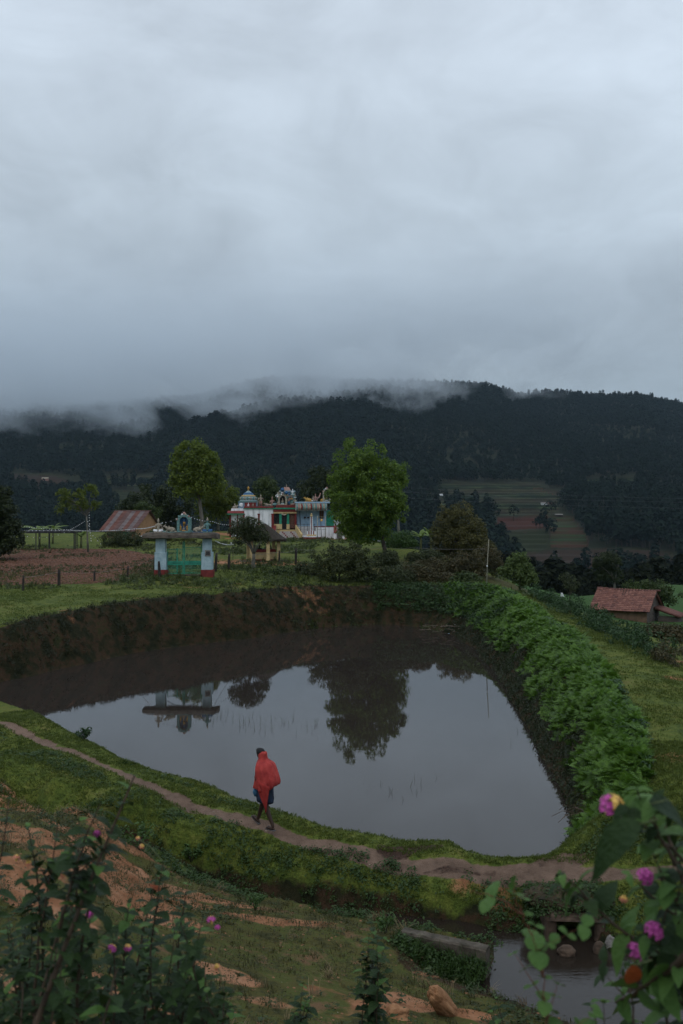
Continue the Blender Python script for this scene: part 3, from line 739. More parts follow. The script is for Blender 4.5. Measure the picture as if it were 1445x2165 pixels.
# big tree right of the temple
b = W(818, 1200, 77.0); b[2] = hgt(b[0], b[1]) - .05
bl = [px_blob(750,985,42,48,77,b), px_blob(790,1010,48,58,77,b), px_blob(745,1050,48,60,77,b,-1), px_blob(800,1065,52,52,77,b,-1), px_blob(825,1040,32,48,77,b), px_blob(755,1100,45,32,77,b,.5), px_blob(738,1020,34,48,77,b,1), px_blob(815,1090,26,26,77,b,0), px_blob(770,1122,40,22,77,b,.3), px_blob(808,1118,24,18,77,b,.3)]
make_tree('leafy_tree', b, 'big full-crowned green tree standing between the temple and the green shrine pillars', 'tree', bl, 520, .40, 78, .21, LBIG, .16, 3.2, limbs=14, lean=(-.6, 0), inner=.3)
# pale trunk tree beside it
b = W(845, 1120, 98); b[2] = hgt(b[0], b[1])
bl = [px_blob(838,1010,20,34,98,b), px_blob(830,1040,18,26,98,b)]
make_tree('slender_tree', b, 'slender pale-trunked tree half hidden behind the big tree, right of the green pillars', 'tree', bl, 50, .4, 50, .24, LBIG, .13, 3.2, bark=BARKL, limbs=5, lean=(-.2, 0))
# tall tree left of the temple
b = W(428, 1112, 108); b[2] = hgt(b[0], b[1])
bl = [px_blob(405,965,32,28,108,b), px_blob(395,1000,33,34,108,b), px_blob(435,985,27,36,108,b), px_blob(440,1020,30,30,108,b), px_blob(410,1030,34,24,108,b)]
make_tree('tall_tree', b, 'tall yellowish-green tree left of the temple, towering over the statue gateway', 'tree', bl, 330, .5, 62, .26, LTALL, .22, 4.2, bark=BARKL, limbs=12, lean=(-.4, 0), inner=.2)
b = W(462, 1112, 112); b[2] = hgt(b[0], b[1])
bl = [px_blob(470,1055,34,30,112,b), px_blob(448,1075,30,30,112,b), px_blob(490,1075,16,28,112,b)]
make_tree('low_tree', b, 'low bright yellow-green tree between the tall tree and the dome end of the temple', 'tree', bl, 120, .5, 60, .26, LYEL, .16, 1.6, bark=BARKL, limbs=6)
b = W(560, 1110, 118); b[2] = hgt(b[0], b[1])
make_tree('round_tree', b, 'small round dark green tree rising behind the temple roof statues', 'tree', [px_blob(563,1036,22,24,118,b), px_blob(563,1060,26,22,118,b)], 80, .45, 60, .24, LMID, .15, 2.4, limbs=5)
b = W(672, 1110, 122); b[2] = hgt(b[0], b[1])
make_tree('dark_tree', b, 'dark green tree behind the temple hall, just left of the big tree', 'tree', [px_blob(675,1022,26,28,122,b), px_blob(655,1045,26,26,122,b), px_blob(700,1040,26,34,122,b)], 120, .55, 60, .28, LDARK, .18, 2.6, limbs=6)
b = W(335, 1130, 116); b[2] = hgt(b[0], b[1])
make_tree('wide_tree', b, 'wide dark evergreen tree behind the tin-roofed house', 'tree', [px_blob(315,1068,50,36,116,b), px_blob(368,1066,38,38,116,b), px_blob(275,1085,30,24,116,b), px_blob(350,1105,50,26,116,b)], 200, .6, 65, .3, LDARK, .2, 1.8, limbs=6)
b = W(318, 1130, 104); b[2] = hgt(b[0], b[1])
make_tree('light_tree', b, 'small fresh green tree peeping over the ridge of the tin roof', 'tree', [px_blob(305,1078,16,14,104,b), px_blob(325,1085,14,12,104,b)], 45, .32, 50, .2, LMID, .08, 1.6, limbs=4)
# thin yellow tree by the string lights
b = W(187, 1160, 82); b[2] = hgt(b[0], b[1])
bl = [px_blob(140,1045,20,12,82,b), px_blob(185,1042,22,13,82,b), px_blob(160,1065,22,12,82,b), px_blob(135,1075,14,8,82,b), px_blob(205,1068,10,7,82,b)]
make_tree('thin_tree', b, 'thin open-crowned yellow-green tree behind the ploughed field', 'tree', bl, 60, .26, 42, .2, LYEL, .075, 3.1, bark=BARKL, limbs=14, lean=(-.15, 0), inner=.1)
# left edge tree
b = W(-8, 1166, 74); b[2] = hgt(b[0], b[1])
make_tree('conical_tree', b, 'dark dense tree cut off by the left edge, at the end of the ploughed field', 'tree', [px_blob(-10,1060,34,36,74,b), px_blob(-8,1100,46,40,74,b), px_blob(-5,1135,50,30,74,b)], 230, .36, 65, .22, LDARK, .2, 1.2, limbs=5)
# little tree in front of the pavilion
b = W(537, 1202, 68.6); b[2] = hgt(b[0], b[1])
bl = [px_blob(525,1110,26,18,68.6,b), px_blob(535,1125,30,18,68.6,b), px_blob(510,1135,22,14,68.6,b), px_blob(550,1138,18,12,68.6,b), px_blob(500,1118,14,14,68.6,b)]
make_tree('small_tree', b, 'small dark round-headed tree in front of the thatched pavilion', 'tree', bl, 125, .24, 55, .13, LSML, .13, 1.0, bark=BARKL, limbs=9, inner=.25)
# right of centre: rounded olive tree
b = W(955, 1215, 84); b[2] = hgt(b[0], b[1])
bl = [px_blob(965,1100,36,32,84,b), px_blob(985,1130,42,36,84,b,-1), px_blob(950,1140,36,40,84,b), px_blob(1008,1160,32,26,84,b,-1.5)]
make_tree('rounded_tree', b, 'rounded olive-brown tree with two humps at the valley edge, right of centre', 'tree', bl, 260, .38, 65, .19, LOLV, .2, 1.6, limbs=6)
b = W(1000, 1238, 73); b[2] = hgt(b[0], b[1])
bl = [px_blob(990,1195,36,26,73,b), px_blob(1025,1180,24,24,75,b), px_blob(960,1210,28,18,73,b), px_blob(1040,1190,22,26,75,b,1)]
make_tree('brown_shrub', b, 'brownish scrubby bush at the far pond corner, below the rounded tree', 'bush', bl, 180, .3, 55, .15, LBRN, .08, .8, limbs=5)
b = W(1100, 1252, 68); b[2] = hgt(b[0], b[1])
bl = [px_blob(1100,1188,22,16,68,b), px_blob(1090,1210,28,18,68,b), px_blob(1112,1222,20,18,68,b)]
make_tree('pale_bush', b, 'pale green leafy tree beside the grass track, right of the wooden pole', 'tree', bl, 110, .26, 55, .15, LPAL, .08, 1.0, limbs=5)
b = W(1300, 1246, 105); b[2] = hgt(b[0], b[1])
bl = [px_blob(1278,1195,20,20,105,b), px_blob(1303,1205,16,26,105,b), px_blob(1286,1182,20,10,105,b), px_blob(1275,1215,12,10,105,b)]
make_tree('field_tree', b, 'dark green tree with a pale trunk behind the red tiled hut', 'tree', bl, 100, .36, 60, .2, LDARK, .13, 2.0, bark=BARKL, limbs=6)
b = W(1205, 1272, 62); b[2] = hgt(b[0], b[1])
make_tree('sapling', b, 'thin sparse sapling beside the hanging white cloth', 'tree', [px_blob(1200,1228,14,14,62,b), px_blob(1212,1240,8,10,62,b)], 30, .2, 26, .12, LSML, .04, .9, limbs=8)
b = W(1390, 1280, 90); b[2] = hgt(b[0], b[1])
make_tree('hedge_bush', b, 'spreading green bush behind the ridge of the tiled hut', 'bush', [px_blob(1380,1248,40,16,90,b), px_blob(1350,1240,28,10,90,b), px_blob(1410,1262,26,14,90,b)], 90, .35, 50, .2, LMID, .08, .6, limbs=4)
b = W(718, 1226, 65); b[2] = hgt(b[0], b[1]) - .1
bl = [px_blob(690,1190,38,24,65,b), px_blob(735,1180,44,30,65,b), px_blob(765,1190,32,24,65,b), px_blob(720,1205,55,18,65,b,-.5)]
make_tree('thick_bush', b, 'thick dark bush between the temple forecourt and the pond bank', 'bush', bl, 250, .25, 60, .13, leafmat('leaf_thick_bush', (.03,.045,.012), (.06,.07,.02), (.11,.12,.03)), .07, .5, limbs=5)
# banana plants
def banana(name, base, h, label, group, n=8):
    o = thing(name, base, label, 'banana plant', group)
    q = MB(); q.tube([(0, 0, -.1), (.03, 0, h * .4), (0, .02, h * .55)], [.11, .09, .06], 7); q.build('stem', mat('banana_stem', (.12,.14,.05), (.2,.2,.1)), o)
    for i in range(n):
        a = i * 2.4 + rnd.random(); L_ = h * rnd.uniform(.5, .75); el = rnd.uniform(.5, 1.25)
        q = MB(); K = 7; ps = []
        for k in range(K):
            t = k / (K - 1); r_ = L_ * t * math.cos(el) * (1 + .3 * t); z_ = h * .52 + L_ * (t * math.sin(el) - .45 * t * t)
            ps.append((r_, z_, .17 * math.sin(math.pi * min(1, t * .93 + .07)) ** .6 * L_ / 1.4))
        vs = []
        for r_, z_, w_ in ps:
            for s_ in (-1, 0, 1): vs.append((r_ * math.cos(a) - s_ * w_ * math.sin(a), r_ * math.sin(a) + s_ * w_ * math.cos(a), z_ - abs(s_) * w_ * .35))
        fs = []
        for k in range(K - 1):
            for s_ in (0, 1): fs.append((k * 3 + s_, k * 3 + s_ + 1, k * 3 + s_ + 4, k * 3 + s_ + 3))
        q.add(vs, fs, 0, True); q.build('leaf', leafmat('banana_leaf', (.10,.16,.03), (.16,.23,.05), transl=.35), o)
    return o
for i, (px, py, Y, h, lb) in enumerate([(84,1152,90,2.6,'banana plant behind the dark open shed, leftmost of the three'), (112,1152,92,2.4,'banana plant behind the dark open shed, middle of the three'), (172,1154,88,1.9,'short banana plant beside the right end of the open shed'),
        (890,1160,86,2.2,'banana plant on the terrace left of the rounded tree'), (912,1158,88,2.6,'taller banana plant touching the rounded olive tree')]):
    p = W(px, py, Y); banana('banana_plant', (p[0], p[1], hgt(p[0], p[1])), h, lb, 'banana plants by the shed' if i < 3 else 'banana plants by the rounded tree')
# row of shrubs on the right edge of the grass track
for i in range(13):
    t = i / 12; x = 11.9 + .25 * math.sin(i * 2.3); y = 61.5 - 25.5 * t; z = hgt(x, y) - .1
    desc = ['with brown twigs', 'with a flat top', 'small and ragged', 'dense and dark', 'leaning over the grass', 'low and spreading'][i % 6]
    make_tree('track_shrub', (x, y, z), f'green shrub {desc}, edging the grass track ' + ('near the pale green tree' if i < 3 else 'near the white cloth' if i < 6 else 'in front of the tiled hut' if i < 10 else 'nearest the viewer'), 'shrub',
              [(0, 0, .32, .75 + .2 * rnd.random(), .95, .42 + .16 * rnd.random()), (.3, .4, .2, .6, .8, .35)], 44, .2, 40, .11, LSHR if i != 12 else LBRN, .03, .2, limbs=3, group='shrubs along the grass track')
for i, (px, py, Y, rx, ry, lm, lb) in enumerate([
   (845,1150,84,36,18,leafmat('leaf_mound',(.04,.09,.02),(.07,.13,.03)),'bright green leafy mound right of the green shrine pillars'),
   (905,1210,70,34,16,LBRN,'brown-green scrub on the slope below the banana terrace'), (870,1205,68,30,14,LSML,'dark scrub at the foot of the big tree, right of the thick bush'),
   (935,1222,66,26,10,LBRN,'low brown scrub near the far corner of the pond'), (260,1150,90,42,16,LSML,'dark bush in front of the tin-roofed house'), (330,1150,94,24,12,LMID,'green bush right of the tin-roofed house wall'),
   (830,1222,64.5,46,16,LSML,'dark scrub along the bank top below the big tree'),(815,1188,74,26,18,LSML,'dark bush hiding the foot of the big tree trunk'),(880,1225,65,36,18,LBRN,'brown scrub on the bank top right of the big tree trunk'),(985,1232,64,26,14,LMID,'green scrub where the far pond bank meets the fern bank'),(900,1180,76,34,14,LSML,'dark scrub halfway up the terrace slope'),(650,1214,67,26,12,LSML,'small dark scrub left of the thick bush'),(960,1195,74,40,20,LBRN,'brown scrub climbing the slope under the rounded tree'),(600,1222,66,22,7,LMID,'low green scrub on the lawn right of the pavilion'),
   (1395,1345,50,40,14,LBRN,'reddish brown dry bush at the right edge, below the tiled hut'), (1435,1325,54,26,16,LMID,'green bush at the right edge beside the tiled hut')]):
    b = W(px, py + ry * .8, Y); b[2] = hgt(b[0], b[1]) - .1
    k = Y / F
    make_tree('scrub_bush', b, lb, 'bush', [(0, 0, ry * k * .9, rx * k, rx * k * .7, ry * k), (rx * k * .4, -.3, ry * k * .7, rx * k * .6, rx * k * .5, ry * k * .8)], int(60 + rx * 2), .27, 45, .14, lm, .04, .2, limbs=3)

# ------------------------------------------------------------------ forest on the far hills
def tree_template(h, r, kind, seed):
    r_ = np.random.default_rng(seed); V = []; Fc = []; M = []
    if kind == 0: bl = [(0, 0, h * .62, r, r, h * .36)]
    elif kind == 1: bl = [(0, 0, h * .6, r * 1.1, r * 1.1, h * .3), (r * .5, .2, h * .78, r * .7, r * .7, h * .2)]
    else: bl = [(0, 0, h * .72, r * .55, r * .55, h * .28), (.3, 0, h * .5, r * .4, r * .4, h * .16)]
    n = 84
    for i in range(n):
        q = bl[i % len(bl)]; d = r_.normal(size=3); d[2] += .3; d /= np.linalg.norm(d); p = np.array(q[:3]) + d * np.array(q[3:]) * r_.uniform(.7, 1.05)
        nn = d + r_.normal(size=3) * .4; nn[2] += .5; nn /= np.linalg.norm(nn); t = r_.normal(size=3); t -= nn * t.dot(nn); t /= np.linalg.norm(t); s_ = np.cross(nn, t)
        z = h * .07 * r_.uniform(.7, 1.4); b_ = len(V)
        V += [p - t * z, p + s_ * z * .8, p + t * z, p - s_ * z * .8]; Fc.append((b_, b_ + 1, b_ + 2, b_ + 3)); M.append(0)
    b_ = len(V); V += [np.array(v) for v in [(-.25, 0, -2), (.25, 0, -2), (.1, 0, h * .7), (-.1, 0, h * .7), (0, -.25, -2), (0, .25, -2), (0, .1, h * .7), (0, -.1, h * .7)]]
    Fc += [(b_, b_ + 1, b_ + 2, b_ + 3), (b_ + 4, b_ + 5, b_ + 6, b_ + 7)]; M += [1, 1]
    return V, Fc, M
FOR = leafmat('leaf_forest', (.005,.012,.010), (.015,.027,.018), (.032,.047,.027), inst=True, transl=.1, rough=.9, spec=.05)
tmpl = [tree_template(13, 4.6, 0, 1), tree_template(12, 4.8, 1, 2), tree_template(17, 4.5, 2, 3), tree_template(15, 4, 2, 4), tree_template(10, 4.2, 0, 5)]
N_ = 60000
yy = np.sqrt(rng.uniform(520 ** 2, (YR + 60) ** 2, N_)); xx = rng.uniform(-.5, .5, N_) * (yy + 120)
zz_ = hills(xx, yy); ppx, ppy = to_px(xx, yy, zz_)
op = np.zeros(N_, bool)
for nm, pl, k in patches:
    s_, _ = poly_sd(np.array(pl, float), ppx + 4 * fbm(xx, yy, 1 / 40., 2, 7), ppy)
    op |= s_ < 1.0
# a few lone trees and hedges stand in the fields
lone = rng.random(N_) < .005
dens = sstep(-.55, .1, fbm(xx, yy, 1 / 120., 3, 55)) * .6 + .4
keep = (~op | lone) & (rng.random(N_) < dens) & ((yy > 620) | (rng.random(N_) < .8))
xx, yy, zz_ = xx[keep], yy[keep], zz_[keep]
sc = rng.uniform(.6, 1.25, len(xx)) * (.75 + .35 * sstep(-.3, .5, fbm(xx, yy, 1 / 150., 2, 66)))
nearridge = (yy > YR - 60) & (to_px(xx, yy, zz_)[0] > 1120) & (to_px(xx, yy, zz_)[0] < 1250); 
idx = rng.integers(0, 5, len(xx)); idx = np.where(nearridge, 2, idx)
rt = np.zeros((len(xx), 3)); rt[:, 2] = rng.uniform(0, 6.28, len(xx))
scatter('forest', tmpl, np.stack([xx, yy, zz_], 1), rt, sc, [FOR, BARK], idx, 'dense dark forest covering the far hillside under the cloud', 'forest')
# wood at the valley bottom, beyond the hut
N_ = 2600
yy = rng.uniform(175, 560, N_); xx = rng.uniform(-.05, .62, N_) * yy
zz_ = hills(xx, yy); pxs, pys = to_px(xx, yy, zz_)
top_ok = (yy > 430) | ((pxs > 1040)) 
# crowns must stay below row 1175 or so
hmax = (zz_ * 0 + EYE - (np.interp(pxs, [900,1050,1130,1240,1330,1445,1700], [1200,1180,1166,1205,1190,1172,1150]) - HZ) / F * yy) - zz_
keep = (hmax > 5) & (hmax < 60) & top_ok
xx, yy, zz_, hmax = xx[keep], yy[keep], zz_[keep], hmax[keep]
sc = np.clip(hmax / 16, .4, 1.5) * rng.uniform(.6, 1, len(xx))
rt = np.zeros((len(xx), 3)); rt[:, 2] = rng.uniform(0, 6.28, len(xx))
scatter('valley_wood', tmpl, np.stack([xx, yy, zz_], 1), rt, sc, [leafmat('leaf_valley', (.006,.009,.005), (.016,.021,.010), (.03,.036,.016), inst=True, rough=.9, spec=.05), BARK], None, 'dark belt of trees in the valley bottom beyond the tiled hut', 'wood')

# ------------------------------------------------------------------ ground cover
def blade_tuft(n, h, w_, spread, seed, lean=.5):
    r_ = random.Random(seed); V = []; Fc = []
    for i in range(n):
        a = r_.uniform(0, 6.28); x0 = spread * r_.uniform(-1, 1); y0 = spread * r_.uniform(-1, 1); hh = h * r_.uniform(.5, 1.1); b_ = len(V); l = lean * hh * r_.uniform(.3, 1.2)
        ca, sa = math.cos(a), math.sin(a)
        V += [(x0 - w_ * sa, y0 + w_ * ca, 0), (x0 + w_ * sa, y0 - w_ * ca, 0), (x0 + l * .4 * ca + w_ * .7 * sa, y0 + l * .4 * sa - w_ * .7 * ca, hh * .65), (x0 + l * .4 * ca - w_ * .7 * sa, y0 + l * .4 * sa + w_ * .7 * ca, hh * .65), (x0 + l * ca, y0 + l * sa, hh)]
        Fc += [(b_, b_ + 1, b_ + 2, b_ + 3), (b_ + 3, b_ + 2, b_ + 4)]
    return V, Fc, [0] * len(Fc)
def weed_tuft(n, r, size, seed, hh=1.0):
    r_ = np.random.default_rng(seed); V = []; Fc = []
    for i in range(n):
        d = r_.normal(size=3); d[2] = abs(d[2]) * hh; d /= np.linalg.norm(d); p = d * r * r_.uniform(.3, 1.0); nn = d * .5 + r_.normal(size=3) * .4; nn[2] += .9; nn /= np.linalg.norm(nn)
        t = r_.normal(size=3); t -= nn * t.dot(nn); t /= np.linalg.norm(t); s_ = np.cross(nn, t); z = size * r_.uniform(.6, 1.3); b_ = len(V)
        V += [p - t * z, p + s_ * z * .55 + nn * z * .1, p + t * z, p - s_ * z * .55 + nn * z * .1]; Fc.append((b_, b_ + 1, b_ + 2, b_ + 3))
    return V, Fc, [0] * len(Fc)
def sample_mask(n, x0, x1, y0, y1, fn):
    x = rng.uniform(x0, x1, n); y = rng.uniform(y0, y1, n)
    z, sd, wd, dd, sp = terrain(x, y)
    pd_, pw_ = line_d(PATH, x, y, PATH[:, 2])
    k = rng.random(n) < fn(x, y, z, sd, wd, dd, sp, pd_ - pw_)
    k &= (np.abs(x) < .36 * y + 2.5)
    return x[k], y[k], z[k]
def put(name, tm, S, scl, m, label, cat, tilt=.25, vary=0.0):
    x, y, z = S; n = len(x); rt = np.stack([rng.normal(0, tilt, n), rng.normal(0, tilt, n), rng.uniform(0, 6.28, n)], 1)
    return scatter(name, tm, np.stack([x, y, z - .01], 1), rt, rng.uniform(scl[0], scl[1], n) * (1 + vary * fbm(x, y, .8, 3, 99)), [m], None, label, cat)
GR1 = leafmat('grass_blade', (.055,.082,.013), (.10,.132,.021), (.155,.16,.035), inst=True, transl=.3)
GR2 = leafmat('grass_lush', (.022,.055,.011), (.048,.09,.018), (.08,.12,.028), inst=True, transl=.3)
bt = [blade_tuft(9, .05, .006, .05, s) for s in range(4)]
# short grass on the dam top and slope, near lawn
S = sample_mask(160000, -13, 13, 18, 34, lambda x, y, z, sd, wd, dd, sp, pp: ((sd > -.02) & (wd < 1.5) & (pp > -.03) & (dd > .5) & (y > -.37 * x + 20.0)) * np.clip(1.1 - .0 * y, 0, 1) * (sp > .1) * (.45 + .55 * sstep(-.3, .3, fbm(x, y, 1.1, 3, 3))))
put('dam_grass', bt, S, (.6, 1.35), GR1, 'short trodden grass covering the top and slope of the pond dam', 'grass')
S = sample_mask(60000, 5, 14, 20, 62, lambda x, y, z, sd, wd, dd, sp, pp: ((sd > wd * .95) & (x > 5) & (x < 12.5)) * (1.0 - .012 * y) * sstep(-.5, .3, fbm(x, y, .8, 3, 4)))
put('track_grass', [blade_tuft(9, .055, .008, .08, s + 9) for s in range(4)], S, (.7, 1.5), GR1, 'short grass on the track right of the pond', 'grass')
S = sample_mask(60000, -24, 14, 40, 66, lambda x, y, z, sd, wd, dd, sp, pp: ((sd > wd * .97) & (y > 40)) * .8 * sstep(-.5, .2, fbm(x, y, .6, 3, 4)))
put('far_bank_grass', [blade_tuft(8, .06, .011, .12, s + 19) for s in range(4)], S, (.6, 1.4), GR1, 'short grass on the lawn between the far pond bank and the gateway', 'grass')
# lush weeds at the foot of the dam slope, over the ditch
wt = [weed_tuft(16, .11, .024, s, .7) for s in range(5)]
S = sample_mask(60000, -10, 13, 15, 30, lambda x, y, z, sd, wd, dd, sp, pp: ((((dd > .22) & (dd < 1.1)) | ((sp > .03) & (sp < .9) & (x > 3.2)) | ((sd > .9) & (sd < 2.9) & (pp > .35) & (KN_side(x, y) < 0) & (wd < 1))) & (y > -.37 * x + 19.0)) * np.where(dd < 1.3, .98, .6) * sstep(-.35, .25, fbm(x, y, .9, 3, 6)))
put('ditch_weeds', wt, S, (.6, 1.5), GR2, 'lush low weeds overhanging the ditch at the foot of the dam', 'weeds', .35)
# near side: sparse weeds over the red earth
S = sample_mask(90000, -9, 8, 8, 26, lambda x, y, z, sd, wd, dd, sp, pp: ((KN_side(x, y) > .05) & (dd > .2) & (sp > .02)) * .4 * (.08 + .9 * sstep(.0, .35, fbm(x, y, .42, 5, 51) * -1 + .22 + .3 * fbm(x, y, 1.7, 3, 91))))
put('earth_weeds', [weed_tuft(12, .085, .013, s + 30, .5) for s in range(4)] + [blade_tuft(8, .07, .005, .06, 5)], S, (.6, 1.5), leafmat('weed_olive', (.038,.042,.012), (.07,.07,.02), (.11,.085,.035), inst=True), 'creeping weeds over the red earth in the foreground', 'weeds')
# far earth bank: drooping brown and green weeds
S = sample_mask(60000, -22, 12, 38, 64, lambda x, y, z, sd, wd, dd, sp, pp: ((sd > .05) & (sd < wd * 1.08) & (wd > .8) & ~((x > 6.2) & (y < 57))) * .75 * sstep(-.35, .2, fbm(x, y, .7, 3, 6) + .2))
put('bank_weeds', [weed_tuft(14, .17, .034, s + 50, .8) for s in range(4)] + [blade_tuft(12, .26, .008, .09, 6, .8)], S, (.5, 1.35), leafmat('weed_bank', (.012,.020,.006), (.026,.034,.010), (.05,.048,.017), inst=True), 'dark straggling weeds hanging over the far earth bank of the pond', 'weeds', .5)
S = sample_mask(9000, 2, 9, 52, 64, lambda x, y, z, sd, wd, dd, sp, pp: ((sd > wd * .25) & (sd < wd * 1.1)) * .8)
put('corner_weeds', [weed_tuft(16, .22, .05, s + 70, .8) for s in range(4)], S, (.6, 1.6), leafmat('weed_green', (.02,.05,.012), (.04,.085,.02), inst=True), 'green weeds on the bank at the far corner of the pond', 'weeds', .4)

# ferns on the right bank
def fern(seed, n=7):
    r_ = random.Random(seed); V = []; Fc = []
    for i in range(n):
        a = i * 6.283 / n + r_.uniform(-.3, .3); L_ = r_.uniform(.38, .62); el = r_.uniform(.75, 1.2); K = 11
        pr = None
        for k in range(K + 1):
            t = k / K; rr = L_ * (t * math.cos(el) + .35 * t * t); zz = L_ * (t * math.sin(el) - .55 * t * t)
            p = Vector((rr * math.cos(a), rr * math.sin(a), zz))
            if pr is not None and k > 1:
                d = (p - pr).normalized(); s_ = d.cross(Vector((0, 0, 1))).normalized(); pl = .17 * L_ / .5 * math.sin(math.pi * (t * .9 + .08)) ** .8 * (1.1 - t * .45)
                for sg in (-1, 1):
                    tip = p + s_ * sg * pl + d * pl * .35 + Vector((0, 0, -pl * .25)); wv = d * .016; b_ = len(V)
                    V += [p - wv, p + wv, tip.lerp(p, .35) + wv * 1.1, tip, tip.lerp(p, .35) - wv * 1.1]; Fc += [(b_, b_ + 1, b_ + 2, b_ + 3, b_ + 4)]
            pr = p
    return [tuple(v) for v in V], Fc, [0] * len(Fc)
FERN = leafmat('fern_frond', (.035,.085,.009), (.11,.22,.022), (.20,.33,.045), inst=True, transl=.3, rough=.5)
S = sample_mask(36000, 4, 12, 20.5, 64, lambda x, y, z, sd, wd, dd, sp, pp: ((x > np.where(y > 50, 6.5, 5.2)) & (wd > .8) & (sd > wd * .2) & (sd < wd * 1.12 + .25) & (y > 21.8)) * .85 * sstep(.1, .5, (sd / np.maximum(wd, .4)) + .45 * fbm(x, y, .9, 3, 6)))
put('fern_bank', [fern(s) for s in range(5)], S, (.28, .75), FERN, 'bright green ferns covering the steep right bank of the pond', 'ferns', .45, .4)
S = sample_mask(26000, 4, 10, 20.5, 58, lambda x, y, z, sd, wd, dd, sp, pp: ((x > 4.9) & (wd > .8) & (sd > .0) & (sd < wd * .62)) * .8)
put('bank_undergrowth', [weed_tuft(16, .19, .036, s + 80, .9) for s in range(4)] + [blade_tuft(10, .3, .008, .1, 8, .8)], S, (.5, 1.2), leafmat('weed_under', (.014,.026,.008), (.032,.048,.014), (.06,.07,.022), inst=True), 'dark undergrowth at the water line below the ferns', 'undergrowth', .4)
S = sample_mask(5000, 7, 12, 23, 60, lambda x, y, z, sd, wd, dd, sp, pp: ((wd > .8) & (sd > wd * .98) & (sd < wd + .5)) * .6)
put('bank_top_shrubs', [weed_tuft(26, .22, .05, s + 90, 1.1) for s in range(4)], S, (.6, 1.4), leafmat('weed_top', (.02,.055,.018), (.04,.085,.028), inst=True), 'dark leafy shrubs along the top edge of the fern bank', 'undergrowth', .3)
# reeds and floating bits in the pond
xs = []; 
for px, py, n in [(430,1515,14),(480,1520,20),(530,1530,26),(570,1528,20),(470,1510,10),(640,1532,10),(840,1665,10),(1090,1560,8),(660,1548,8),(610,1522,8),(865,1668,6),(365,1525,6)]:
    c = G(px, py, 0)
    for _ in range(n): xs.append((c[0] + rng.normal() * .5, c[1] + rng.normal() * .5, -.02))
xs = np.array(xs)
scatter('reeds', [blade_tuft(2, .34, .005, .03, 3, .35), blade_tuft(1, .45, .005, .02, 4, .25)], xs, np.stack([rng.normal(0, .15, len(xs)), rng.normal(0, .15, len(xs)), rng.uniform(0, 6, len(xs))], 1), rng.uniform(.3, 1.1, len(xs)), [mat('reed', (.03,.04,.02), (.06,.07,.03))], None, 'thin sparse reeds sticking out of the pond', 'reeds')

# ------------------------------------------------------------------ air: thin haze, and the low cloud lying on the hills
def vol_box(name, x0, x1, y0, y1, z0, z1, m, label=None, cat=None, kind='stuff'):
    o = MB().box(x0, x1, y0, y1, z0, z1).build(name, m); props(o, label, cat, None, kind); return o
hm = bpy.data.materials.new('haze'); hm.use_nodes = True; hn = hm.node_tree; hn.nodes.clear()
pv = hn.nodes.new('ShaderNodeVolumePrincipled'); pv.inputs['Color'].default_value = (.62, .82, 1, 1); pv.inputs['Density'].default_value = .00005; pv.inputs['Anisotropy'].default_value = .2
oo = hn.nodes.new('ShaderNodeOutputMaterial'); hn.links.new(pv.outputs[0], oo.inputs['Volume'])
vol_box('haze', -2600, 2600, -120, 3200, -75, 460, hm)
cm = bpy.data.materials.new('low_cloud'); cm.use_nodes = True; cn = cm.node_tree; cn.nodes.clear()
def cN(t, **k):
    n = cn.nodes.new(t)
    for a, b_ in k.items(): setattr(n, a, b_)
    return n
g = cN('ShaderNodeNewGeometry'); sx = cN('ShaderNodeSeparateXYZ'); cn.links.new(g.outputs['Position'], sx.inputs[0])
mp = cN('ShaderNodeMapping'); mp.inputs['Scale'].default_value = (.011, .0028, .017); cn.links.new(g.outputs['Position'], mp.inputs[0])
nz = cN('ShaderNodeTexNoise'); nz.inputs['Scale'].default_value = 1.0; nz.inputs['Detail'].default_value = 5.5; nz.inputs['Roughness'].default_value = .6; nz.inputs['Distortion'].default_value = .3; cn.links.new(mp.outputs[0], nz.inputs['Vector'])
# base height of the cloud as a function of x: low on the left, rising to the right
bx = cN('ShaderNodeMapRange'); bx.inputs[1].default_value = -700; bx.inputs[2].default_value = 900; bx.inputs[3].default_value = 0; bx.inputs[4].default_value = 1; cn.links.new(sx.outputs['X'], bx.inputs[0])
rb = cN('ShaderNodeValToRGB'); rb.color_ramp.interpolation = 'B_SPLINE'
st_ = [(0, .34), (.25, .33), (.36, .40), (.42, .50), (.5, .60), (.6, .68), (1, .95)]
while len(rb.color_ramp.elements) < len(st_): rb.color_ramp.elements.new(.5)
for e_, (p, v) in zip(rb.color_ramp.elements, st_): e_.position = p; e_.color = (v, v, v, 1)
cn.links.new(bx.outputs[0], rb.inputs[0])
def cmath(op, a, b_=None, c=None, clamp=False):
    n = cN('ShaderNodeMath', operation=op); n.use_clamp = clamp
    for i, v in enumerate((a, b_, c)):
        if v is None: continue
        if isinstance(v, (int, float)): n.inputs[i].default_value = v
        else: cn.links.new(v, n.inputs[i])
    return n.outputs[0]
CB0, CB1 = 48.0, 225.0
base_z = cmath('MULTIPLY_ADD', rb.outputs[0], CB1, CB0)
hgt_in = cmath('SUBTRACT', sx.outputs['Z'], base_z)
h_n = cmath('MULTIPLY_ADD', cmath('SUBTRACT', nz.outputs[0], .5), 400.0, hgt_in)
d0 = cmath('MULTIPLY', h_n, 1 / 70.0, clamp=True)
ftop = cmath('MULTIPLY', cmath('SUBTRACT', 400.0, sx.outputs['Z']), 1 / 190.0, clamp=True)
fx = cmath('MULTIPLY', cmath('SUBTRACT', 600.0, sx.outputs['X']), 1 / 380.0, clamp=True)
den = cmath('MULTIPLY', cmath('MULTIPLY', d0, cmath('MULTIPLY', ftop, ftop)), cmath('MULTIPLY', fx, .0075))
